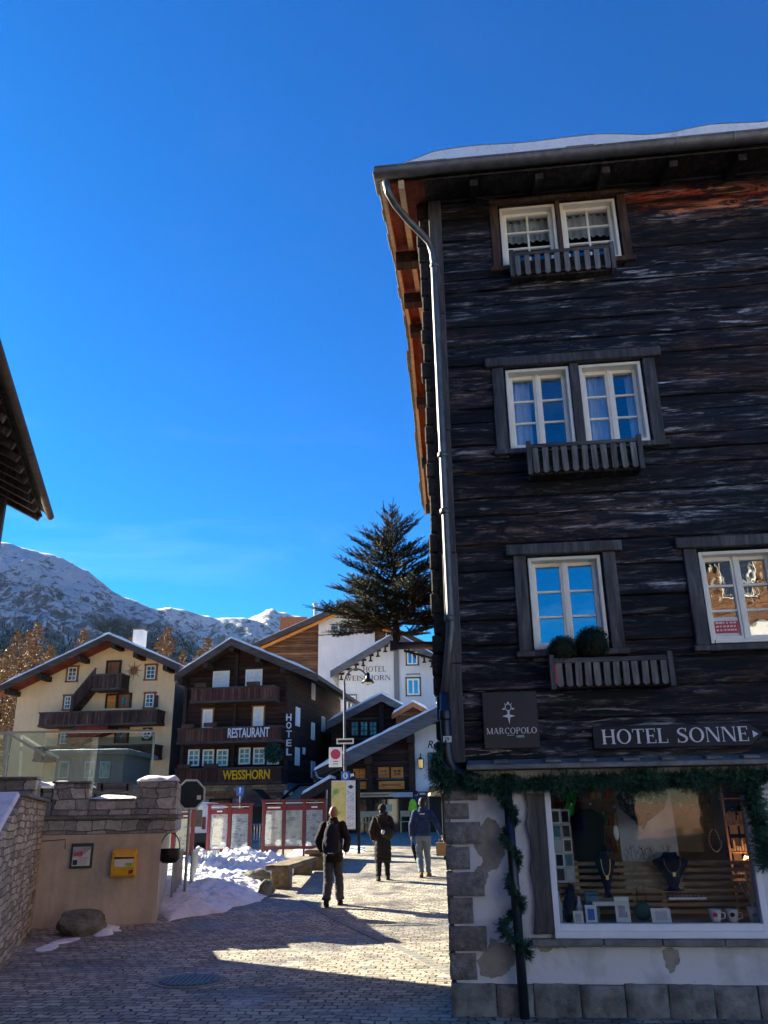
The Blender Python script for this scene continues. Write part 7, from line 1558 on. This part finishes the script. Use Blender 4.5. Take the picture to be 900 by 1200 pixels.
t, w_, z0, z1 = plate('finger_board', 'open pale frame of finger boards across the lamp post above the round sign', 395, 866, 414, 871.5, YL - .11, 'black'); b = MB(); b.box(-w_ - .02, -.05, z1 - .03, w_ + .02, -.031, z1 + .02); b.box(-w_ - .02, -.05, z0 - .02, w_ + .02, -.031, z0 + .03); b.box(-w_ - .02, -.05, z0 + .03, -w_ + .03, -.031, z1 - .03); b.box(w_ - .03, -.05, z0 + .03, w_ + .02, -.031, z1 - .03); b.build('rim', M['cream_paper'], t)
# village map
YB = 28.6; a, c = at(387.5, 972, YB), at(416.5, 914.5, YB); t = thing('village_map', 'tall yellow and white village map between two dark posts', 'map board', ((a.x + c.x) / 2, YB, gz(YB))); w_ = (c.x - a.x) / 2; z0, z1 = a.z - gz(YB), c.z - gz(YB)
b = MB(); b.box(-w_, -.02, z0, w_, .03, z1); b.build('board', M['paper'], t); b = MB(); b.box(-w_ + .03, -.026, z0 + .04, w_ * .22, -.0205, z1 - .03); b.build('map', M['map'], t); b = MB(); b.box(w_ * .3, -.026, z0 + .05, w_ - .05, -.0205, z1 - .32); b.build('legend', M['text_print'], t)
b = MB(); cx, cz = w_ * .62, z1 - .2; b.prism([(cx - .1, cz), (cx - .05, cz + .035), (cx, cz + .07), (cx + .05, cz + .035), (cx + .1, cz), (cx + .05, cz - .035), (cx, cz - .07), (cx - .05, cz - .035)], -.026, -.0205); b.build('emblem', M['green_dark'], t)
xp = at(420.5, 960, YB).x - (a.x + c.x) / 2
for x in (-w_ - .03, xp): b = MB(); b.box(x - .045, -.03, -.2, x + .045, .06, z1 + .02); b.build('post', M['black_metal'], t)
b = MB(); b.box(-w_, -.03, z0 - .05, xp, .04, z0 - .002); b.build('lower_beam', M['black_metal'], t)
t, w_, z0, z1 = plate('information_sign', 'blue information sign with a white i disc on top of the map board', 400, 904, 409.5, 914, YB - .02, 'blue'); b = MB(); cz = (z0 + z1) / 2; R_ = w_ * .78; b.prism([(R_ * .8 * math.cos(k * math.tau / 20), cz + R_ * math.sin(k * math.tau / 20)) for k in range(20)], -.036, -.0305); b.build('disc', M['paper'], t); b = MB(); b.box(-.025, -.041, cz - R_ * .6, .025, -.0365, cz + R_ * .2); b.box(-.028, -.041, cz + R_ * .35, .028, -.0365, cz + R_ * .65); b.build('letter', M['blue'], t)
t, w_, z0, z1 = plate('arrow_sign', 'small dark blue arrow plate beside the white i disc', 410, 904.5, 416.5, 913, YB - .02, 'bag_navy'); b = MB(); b.box(-w_ * .8, -.036, z0 + .05, -w_ * .5, -.0305, z1 - .05); b.prism([(-w_ * .5, z1 - .08), (w_ * .3, z1 - .04), (w_ * .6, z1 - .14), (-w_ * .5, z1 - .14)], -.036, -.0305); b.build('arrow', M['paper'], t)
# pale edge of a shed beyond the chalet corner
YQ = 26; a = at(506, 998, YQ); c = at(523, 926, YQ); t = thing('kiosk', 'narrow kiosk with pale shelf edges showing beside the chalet corner stones', 'kiosk', (a.x, YQ, gz(YQ)), 0); hh = c.z - gz(YQ)
b = MB(); b.box(.42, .0, -.1, 1.2, 1.2, hh - .25); b.build('body', M['grey_plaster'], t); b = MB(); b.prism([(.0, hh - .14), (.0, hh - .06), (1.4, hh + .22), (1.4, hh + .1)], -.3, 1.3); b.build('roof', M['pale_wood'], t); b = MB(); b.box(.34, -.05, -.1, .41, .1, hh - .1); b.build('post', M['black_metal'], t)
for k in range(6): b = MB(); b.box(.43, -.06, .22 + k * .23, .72, -.004, .28 + k * .23); b.build('shelf', M['hotel_white'], t)
# iron cover in the setts
g0 = ground(222, 1150); t = thing('manhole_cover', 'round ribbed iron cover set in the shaded cobbles', 'manhole cover', (g0.x, g0.y, .003)); b = MB(); b.lathe([(.40, 0), (.40, .006)], (0, 0, 0), 32); b.build('ring', M['kerb'], t); b = MB(); b.lathe([(.33, .007), (.33, .011)], (0, 0, 0), 32)
for k in range(-5, 6): L = math.sqrt(max(0, .31 ** 2 - (k * .055) ** 2)); b.box(k * .055 - .015, -L, .0115, k * .055 + .015, L, .018)
b.build('lid', M['grate'], t)

# ------------------------------------------------------------------ people
def P3(*a): return V(a)
class Person:
    """Local frame: the walker faces +y, x to the right, z up; metres at a height of 1.75."""
    def __init__(s, label, gpt, H, rot, sh=1.0):
        s.t = thing('person', label, 'person', (gpt.x, gpt.y, gz(gpt.y)), rot); s.k = H / 1.75; s.sh = sh
    def sc(s, p): return V(p) * s.k
    def hand(s, mb, wrist, d, side, curl):
        k = s.k; d = d.normalized(); across = V((0, 1, 0)) - d * d.y; across.normalize(); nrm = d.cross(across)
        palm = wrist + d * .05 * k; Rm = Matrix((across, nrm, d)).transposed(); mb.ell(palm, .042 * k, .017 * k, .055 * k, 10, 8, Rm)
        inward = V((-side, 0, 0))
        for q, (o, L) in enumerate(((.030, .068), (.010, .078), (-.011, .072), (-.030, .056))):
            a = palm + d * .045 * k + across * o * k; m1 = a + (d + inward * curl * .4).normalized() * L * .5 * k; e = m1 + (d * (1 - curl * .7) + inward * curl * .9).normalized() * L * .5 * k; mb.tube([a, m1, e], [.010 * k, .009 * k, .008 * k], 6)
        a = wrist + d * .03 * k + across * .034 * k; m1 = a + (d * .6 + across * .8).normalized() * .04 * k; mb.tube([a, m1, m1 + (d + inward * curl * .5).normalized() * .03 * k], [.012 * k, .011 * k, .009 * k], 6)
    def body(s, J, hat=False, curl=.6):
        k = s.k; b = MB(); q = s.sc
        hd = q(J['head']); R = Matrix.Rotation(J.get('turn', 0), 3, 'Z') @ Matrix.Rotation(-J.get('nod', 0), 3, 'X')
        b.ell(hd, .077 * k, .096 * k, .115 * k, 18, 14, R); b.ell(hd + R @ q((0, .02, -.055)), .060 * k, .070 * k, .070 * k, 14, 10, R)
        b.ell(hd + R @ q((0, .098, -.02)), .013 * k, .022 * k, .024 * k, 8, 6, R); b.ell(hd + R @ q((0, .086, -.062)), .024 * k, .012 * k, .009 * k, 8, 6, R)
        for sx in (-1, 1): b.ell(hd + R @ q((sx * .080, -.005, -.012)), .011 * k, .022 * k, .034 * k, 8, 6, R); b.ell(hd + R @ q((sx * .03, .088, .006)), .012 * k, .008 * k, .008 * k, 6, 5, R)
        b.tube([hd + q((0, -.012, -.07)), q(J['neck'])], [.052 * k, .062 * k], 12)
        b.rings([[q((hw * math.cos(a) * s.sh, dp * math.sin(a) + J.get('lean', 0) * (z - .95), z)) for a in [math.tau * i / 20 for i in range(20)]] for z, hw, dp in ((.80, .10, .08), (.86, .155, .105), (.95, .16, .11), (1.08, .14, .095), (1.25, .165, .11), (1.38, .175, .105), (1.44, .13, .08), (1.50, .06, .055))])
        for sd in 'LR':
            sx = -1 if sd == 'L' else 1
            b.tube([q(J['sh' + sd]), q(J['el' + sd]), q(J['wr' + sd])], [.056 * k, .043 * k, .029 * k], 10); b.ell(q(J['sh' + sd]), .062 * k, .06 * k, .06 * k, 10, 8)
            s.hand(b, q(J['wr' + sd]), q(J['wr' + sd]) - q(J['el' + sd]), sx, curl)
            b.tube([q(J['hp' + sd]), q(J['kn' + sd]), q(J['an' + sd])], [.085 * k, .058 * k, .04 * k], 12)
            an = q(J['an' + sd]); f = V(J.get('ft' + sd, (0, 1, -.1))).normalized(); b.tube([an + V((0, -.04, -.03)) * k, an + f * .10 * k + V((0, 0, -.045)) * k, an + f * .18 * k + V((0, 0, -.055)) * k], [.035 * k, .035 * k, .025 * k], 8)
        s.J = J
        o = remeshed(b, 'body', M['skin'], s.t, .0065 * k, 3); return o
    def trousers(s, mat, r=(.098, .078, .062)):
        k = s.k; q = s.sc; J = s.J; b = MB()
        b.rings([[q((hw * math.cos(a), dp * math.sin(a), z)) for a in [math.tau * i / 20 for i in range(20)]] for z, hw, dp in ((.80, .12, .10), (.87, .175, .125), (.98, .165, .12), (1.04, .155, .11))])
        for sd in 'LR':
            kn, an = q(J['kn' + sd]), q(J['an' + sd]); hp = q(J['hp' + sd]); pts = [hp, hp.lerp(kn, .5), kn, kn.lerp(an, .35), kn.lerp(an, .7), an + V((0, 0, .02)) * k]
            b.tube(pts, [r[0] * k, (r[0] + r[1]) / 2 * k, r[1] * k, r[1] * 1.02 * k, r[2] * 1.08 * k, r[2] * k], 14)
            for zf, rr_ in ((.93, 1.12), (.85, 1.06)): c = kn.lerp(an, zf); b.tube([c + V((0, 0, .012)), c - V((0, 0, .012))], [r[2] * rr_ * k] * 2, 12)
        return remeshed(b, 'trousers', M[mat], s.t, .010 * k, 2, .009)
    def shoes(s, mat, high=.10, sole='black'):
        k = s.k; q = s.sc; J = s.J
        for sd in 'LR':
            b = MB(); an = q(J['an' + sd]); f = V(J.get('ft' + sd, (0, 1, -.1))).normalized(); kn = q(J['kn' + sd]); up = (kn - an).normalized()
            b.tube([an + up * high * k, an, an + f * .05 * k - up * .03 * k], [.058 * k, .052 * k, .05 * k], 12); sdv = f.cross(V((0, 0, 1))).normalized(); dn = sdv.cross(f).normalized(); dn = dn if dn.z < 0 else -dn
            Rm = Matrix((sdv, f, dn)).transposed(); b.ell(an + f * .09 * k + dn * .045 * k, .048 * k, .115 * k, .042 * k, 14, 8, Rm); b.ell(an - f * .035 * k + dn * .04 * k, .042 * k, .055 * k, .05 * k, 12, 8, Rm)
            o = remeshed(b, 'shoe', M[mat], s.t, .009 * k, 2); b = MB(); b.obox(an + f * .055 * k + dn * .085 * k, sdv * .045 * k, f * .135 * k, dn * .012 * k); b.build('sole', M[sole], o, bevel=.01)
    def coat(s, mat, hem, fit=1.0, flare=1.0, collar=.055, sleeve=(.078, .066, .054), name='jacket', quilt=0, wr=1.0):
        k = s.k; q = s.sc; J = s.J; b = MB(); lean = J.get('lean', 0)
        prof = [(hem, .185 * flare, .14 * flare)] + [p for p in ((.62, .192 * flare, .145 * flare), (.78, .188 * (flare + 1) / 2, .145), (.92, .180, .138), (1.02, .172, .13), (1.14, .172, .128), (1.26, .182, .135), (1.36, .188, .132), (1.425, .165, .112), (1.475, .095, .085), (1.50 + collar, .072, .075)) if p[0] > hem + .03]
        rs = []
        for z, hw, dp in prof: rs.append([q((hw * fit * s.sh * math.cos(a), dp * fit * math.sin(a) + lean * (z - .95), z)) for a in [math.tau * i / 28 for i in range(28)]])
        b.rings(rs)
        for sd in 'LR':
            S_, E_, W_ = q(J['sh' + sd]), q(J['el' + sd]), q(J['wr' + sd]); pts = [S_, S_.lerp(E_, .35), S_.lerp(E_, .7), E_, E_.lerp(W_, .35), E_.lerp(W_, .7), E_.lerp(W_, wr)]; rr_ = [sleeve[0] * 1.06, sleeve[0], sleeve[1] * 1.06, sleeve[1] * 1.05, sleeve[1], sleeve[2] * 1.06, sleeve[2]]; b.tube(pts, [x * k * fit for x in rr_], 14); b.ell(S_, .076 * k * fit, .078 * k * fit, .074 * k * fit, 12, 8)
        if quilt:
            z = hem + .05
            while z < 1.40:
                for (z0, hw0, dp0), (z1, hw1, dp1) in zip(prof, prof[1:]):
                    if z0 <= z <= z1: t_ = (z - z0) / (z1 - z0); hw, dp = hw0 + (hw1 - hw0) * t_, dp0 + (dp1 - dp0) * t_
                b.rings([[q((hw * g * fit * s.sh * math.cos(a), dp * g * fit * math.sin(a) + lean * (z - .95), z + dz)) for a in [math.tau * i / 28 for i in range(28)]] for dz, g in ((-quilt * .42, .985), (-quilt * .2, 1.05), (quilt * .2, 1.05), (quilt * .42, .985))]); z += quilt
        o = remeshed(b, name, M[mat], s.t, .011 * k, 2, .010)
        return o
def base_pose(stride=.16, armL=None, armR=None, lift=.06):
    J = dict(head=(0, .025, 1.635), neck=(0, -.01, 1.47), shL=(-.175, 0, 1.41), shR=(.175, 0, 1.41), hpL=(-.09, 0, .90), hpR=(.09, 0, .90))
    J.update(elL=(-.245, -.05, 1.14), wrL=(-.25, .05, .90), elR=(.245, -.03, 1.14), wrR=(.25, .08, .90))
    J.update(knL=(-.10, stride * .75, .49), anL=(-.10, stride, .085), knR=(.10, -stride * .15, .48), anR=(.105, -stride * 1.3, .10 + lift), ftR=(.05, .75, -.65), ftL=(0, 1, .02))
    return J
# bald man with a backpack
g1 = ground(390, 1062); p = Person('bald man in a black jacket and grey jeans walking away with a backpack', g1, 1.76, rad(-4), 1.0)
J = base_pose(.15); J.update(elL=(-.285, -.06, 1.15), wrL=(-.235, .10, .96), elR=(.285, -.07, 1.15), wrR=(.235, .10, .96)); J['knL'] = (-.095, .02, .48); J['anL'] = (-.10, -.16, .11); J['ftL'] = (-.05, .85, -.5); J['knR'] = (.10, .10, .49); J['anR'] = (.11, .16, .085); J['ftR'] = (.05, 1, .02)
p.body(J); p.trousers('dark_jeans', (.10, .082, .074)); p.shoes('boots_dark', .06); p.coat('coat_black', .76, .98, 1.02, .05, (.074, .068, .06))
b = MB(); hd = p.sc(J['head']); b.ell(hd + V((0, -.014, .010)), .0795, .090, .112, 18, 12); o = b.build('hair', M['stubble'], p.t, True)
def pack(label, par, mats, cz, w, h, d, y):
    t = thing('backpack', label, 'backpack', par.location, par.rotation_euler.z); b = MB(); b.ell((0, y, cz), w, d, h, 20, 12); b.ell((0, y - d * .2, cz - h * .25), w * 1.02, d * 1.0, h * .72, 20, 12); o = remeshed(b, 'bag', M[mats[0]], t, .010, 4)
    b = MB(); b.ell((0, y - d * .75, cz - h * .32), w * .72, d * .5, h * .48, 16, 10); remeshed(b, 'pocket', M[mats[1]], t, .009, 3)
    for sx in (-1, 1): b = MB(); b.ell((sx * w * .92, y - d * .1, cz - h * .38), w * .2, d * .62, h * .40, 10, 8); b.build('side_pocket', M[mats[2]], t, True); b = MB(); b.tube([(sx * .085, y + d * .7, cz + h * .75), (sx * .105, y + d + .10, 1.475), (sx * .13, y + d + .28, 1.36), (sx * .16, y + d + .2, 1.1)], .018, 8); b.build('strap', M['black'], t)
    b = MB(); b.tube([(-.03, y, cz + h * .93), (-.03, y - .01, cz + h * 1.07), (.03, y - .01, cz + h * 1.07), (.03, y, cz + h * .93)], .009, 6); b.build('handle', M['black'], t)
    return t
t = pack('dark navy and grey backpack worn by the bald man', p.t, ('bag_navy', 'bag_navy', 'bag_grey'), 1.17, .155, .30, .11, -.235); b = MB(); b.box(-.05, -.385, .925, .05, -.365, .938); b.build('tag', M['paper'], t)
# woman in the long coat
g2 = ground(449, 1032); p = Person('woman in a long dark quilted coat and black hat walking away', g2, 1.68, rad(3), 1.0); J = base_pose(.10); J.update(elL=(-.27, -.03, 1.14), wrL=(-.235, .13, .95), elR=(.27, -.02, 1.15), wrR=(.20, .16, 1.0)); J['knL'] = (-.10, -.0, .48); J['anL'] = (-.115, -.12, .10); J['ftL'] = (-.1, .9, -.35); J['knR'] = (.10, .09, .49); J['anR'] = (.12, .13, .09); J['ftR'] = (.15, 1, 0); J['nod'] = -.12
p.body(J); p.trousers('coat_black', (.09, .07, .06)); p.shoes('boots_dark', .24); p.coat('coat_brown', .42, 1.03, 1.02, .055, (.076, .070, .06), 'coat', .12)
hd = p.sc(J['head']); b = MB(); b.ell(hd + V((0, -.008, .025)), .096, .110, .100, 18, 12); b.rings([[hd + V((rr_ * math.cos(a), rr_ * 1.15 * math.sin(a) - .008, z)) for a in [math.tau * i / 18 for i in range(18)]] for z, rr_ in ((-.02, .094), (-.015, .101), (.03, .102), (.035, .094))]); remeshed(b, 'hat', M['coat_black'], p.t, .008, 2)
b = MB(); b.ell(hd + V((0, -.045, -.08)), .082, .065, .085, 14, 8); b.build('hair', M['hair'], p.t, True)
b = MB(); b.rings([[V((rr_ * math.cos(a), rr_ * .8 * math.sin(a) - .07, z)) * p.k for a in [math.tau * i / 18 for i in range(18)]] for z, rr_ in ((1.36, .10), (1.42, .15), (1.50, .13), (1.53, .10))]); remeshed(b, 'hood', M['coat_brown'], p.t, .010, 2)
t = thing('handbag', 'black leather shoulder bag slung on the back of the woman in the coat', 'bag', p.t.location, p.t.rotation_euler.z); Rm = Matrix.Rotation(.45, 3, 'Y'); b = MB(); b.ell((.10, -.235, 1.04), .165, .06, .135, 16, 10, Rm); b.ell((.10, -.24, 1.0), .15, .07, .10, 16, 10, Rm); remeshed(b, 'bag', M['leather'], t, .009, 3); b = MB(); b.tube([(-.03, -.24, 1.12), (-.10, -.20, 1.27), (-.16, -.10, 1.42), (-.14, .05, 1.44)], .012, 6); b.build('strap', M['leather'], t); b = MB(); b.tube([(.22, -.2, 1.05), (.26, -.08, 1.18), (.20, .06, 1.36)], .012, 6); b.build('strap', M['leather'], t); b = MB(); b.ell((.0, -.285, 1.06), .045, .02, .05, 10, 6); b.build('flap', M['white_cloth'], t, True)
# man in the navy jacket
g3 = ground(497, 1028); p = Person('man in a navy puffer jacket, light jeans and tan boots walking away', g3, 1.80, rad(-3), .98); J = base_pose(.15); J.update(elL=(-.265, -.04, 1.15), wrL=(-.275, .03, .90), elR=(.33, -.03, 1.17), wrR=(.43, .04, .93)); J['knL'] = (-.09, .03, .48); J['anL'] = (-.06, -.10, .10); J['ftL'] = (-.05, .9, -.4); J['knR'] = (.09, .08, .49); J['anR'] = (.10, .15, .09); J['ftR'] = (.3, 1, 0)
p.body(J, curl=.95); p.trousers('jeans', (.098, .076, .060)); p.shoes('boots_tan', .12, 'bark'); p.coat('navy', .90, .98, .98, .04, (.072, .064, .054), 'jacket', .075)
hd = p.sc(J['head']); b = MB(); b.ell(hd + V((0, -.014, .022)), .086, .098, .108, 18, 12); b.ell(hd + V((0, -.045, -.035)), .074, .060, .075, 14, 8); remeshed(b, 'hair', M['hair'], p.t, .007, 2)
b = MB(); b.box(-.06, -.165, 1.415, .06, -.150, 1.438); b.build('collar_print', M['white_cloth'], p.t)
wl = p.sc(J['wrL']); wr_ = p.sc(J['wrR'])
t = thing('folded_umbrella', 'dark folded umbrella hanging from the left hand of the man in navy', 'umbrella', p.t.location, p.t.rotation_euler.z); b = MB(); c = wl + V((.01, .02, -.12)); b.tube([c + V((0, 0, .09)), c + V((0, 0, -.02))], .013, 8); b.build('handle', M['black'], t); b = MB(); b.tube([c + V((0, 0, -.02)), c + V((.03, 0, -.14)), c + V((.06, 0, -.30)), c + V((.08, 0, -.46))], [.03, .055, .04, .008], 10); o = b.build('canopy', M['bag_navy'], t, True); b = MB(); b.tube([c + V((.08, 0, -.45)), c + V((.09, 0, -.52))], .006, 6); b.build('tip', M['steel'], t)
t = thing('paper_bag', 'brown paper carrier bag in the right hand of the man in navy', 'bag', p.t.location, p.t.rotation_euler.z); c = wr_ + V((.0, .03, -.13)); b = MB(); z0, z1 = c.z - .36, c.z - .06
b.rings([[(c.x + sx * (.13 + e), c.y + sy * .055, z) for sx, sy in ((-1, -1), (1, -1), (1, 1), (-1, 1))] for z, e in ((z0, -.005), (z0 + .02, 0), (z1, .005))]); b.build('bag', M['kraft'], t)
for sy in (-1, 1): b = MB(); b.tube([(c.x - .06, c.y + sy * .056, z1 - .02), (c.x - .05, c.y + sy * .03, c.z + .01), (c.x + .05, c.y + sy * .03, c.z + .01), (c.x + .06, c.y + sy * .056, z1 - .02)], .006, 6); b.build('handle', M['kraft'], t)
t = thing('camera_pouch', 'small grey pouch carried next to the paper bag', 'pouch', p.t.location, p.t.rotation_euler.z); b = MB(); b.ell((c.x + .19, c.y + .0, c.z - .25), .05, .05, .06, 12, 8); b.build('pouch', M['white_cloth'], t, True); b = MB(); b.tube([(c.x + .19, c.y, c.z - .2), (c.x + .05, c.y, c.z + .03)], .005, 5); b.build('strap', M['black'], t)
# far visitor with the green backpack
Yf = 37.0; q = at(488, 960, Yf); p = Person('distant visitor in a dark blue jacket reading the menu with a green pack', V((q.x, Yf, 0)), 1.78, rad(-35), 1.05); J = base_pose(.05, lift=.0); J['anR'] = (.10, -.04, .085); J['ftR'] = (0, 1, 0); p.body(J); p.trousers('bag_grey'); p.shoes('boots_dark', .06); p.coat('navy', .85, 1.05)
hd = p.sc(J['head']); b = MB(); b.ell(hd + V((0, -.014, .022)), .086, .098, .108, 16, 10); b.build('hair', M['hair'], p.t, True)
pack('bright green backpack on the distant visitor by the menu case', p.t, ('lime', 'lime', 'lime'), 1.16, .18, .29, .13, -.25)

# ------------------------------------------------------------------ house behind the viewer, mirrored in the panes, and one added as fill
hb = thing('street_house', 'pale timber-topped house across the street behind the viewer', 'house', (9.8, -9, 0), rad(4))
pts = [(-5.2, 9.4), (0, 12.6), (5.2, 9.4)]
b = MB(); b.prism([(-4.6, -.1), (4.6, -.1), (4.6, 9.6), (0, 12.3), (-4.6, 9.6)], -8, 0); b.build('wall', M['hotel_white'], hb)
b = MB(); b.prism([(-4.7, 6.9), (4.7, 6.9), (4.7, 9.5), (0, 12.2), (-4.7, 9.5)], .003, .12); b.build('timber_gable', M['old_wall'], hb)
b = MB(); b.prism(chevron(pts, .25), -8.6, 1.2); r_ = b.build('roof', M['fascia'], hb)
for x in (-3, 0, 3):
    b = MB(); b.box(x - .5, .121, 7.6, x + .5, .18, 9.0); w_ = b.build('window', M['white_paint'], hb); b = MB(); b.box(x - .42, .181, 7.68, x + .42, .19, 8.92); b.build('pane', M['dark_pane'], w_)
hb = thing('street_house', 'low pale house added behind the viewer to fill the shaded chalet front', 'house', (-2.4, -9.5, 0), rad(-4))  # added out of view: hides the low horizon in panes, bounces sun
b = MB(); b.prism([(-5.6, -.1), (5.6, -.1), (5.6, 3.9), (0, 6.0), (-5.6, 3.9)], -8, 0); b.build('wall', M['cream'], hb)
b = MB(); b.prism(chevron([(-6.6, 3.7), (0, 6.3), (6.6, 3.7)], .25), -8.6, .9); b.build('roof', M['fascia'], hb)
for x in (-3.6, -1.2, 1.2, 3.6):
    b = MB(); b.box(x - .5, .004, 1.0, x + .5, .06, 2.2); w_ = b.build('window', M['white_paint'], hb); b = MB(); b.box(x - .42, .061, 1.08, x + .42, .07, 2.12); b.build('pane', M['dark_pane'], w_)

# thin alpine air between the village and the mountains
hz = MB(); hz.box(-3500, -40, -2, 3500, 6200, 1500)
hm = bpy.data.materials.new('haze'); hm.use_nodes = True; ht = hm.node_tree; ht.nodes.clear()
ho = ht.nodes.new('ShaderNodeOutputMaterial'); hv = ht.nodes.new('ShaderNodeVolumePrincipled'); hv.inputs['Color'].default_value = (0.40, 0.68, 1.0, 1); hv.inputs['Density'].default_value = 0.000012; hv.inputs['Anisotropy'].default_value = 0.1
ht.links.new(hv.outputs[0], ho.inputs['Volume'])
o = hz.build('haze', hm); tag(o, 'thin bluish air in front of the distant mountains', 'haze', kind='stuff')
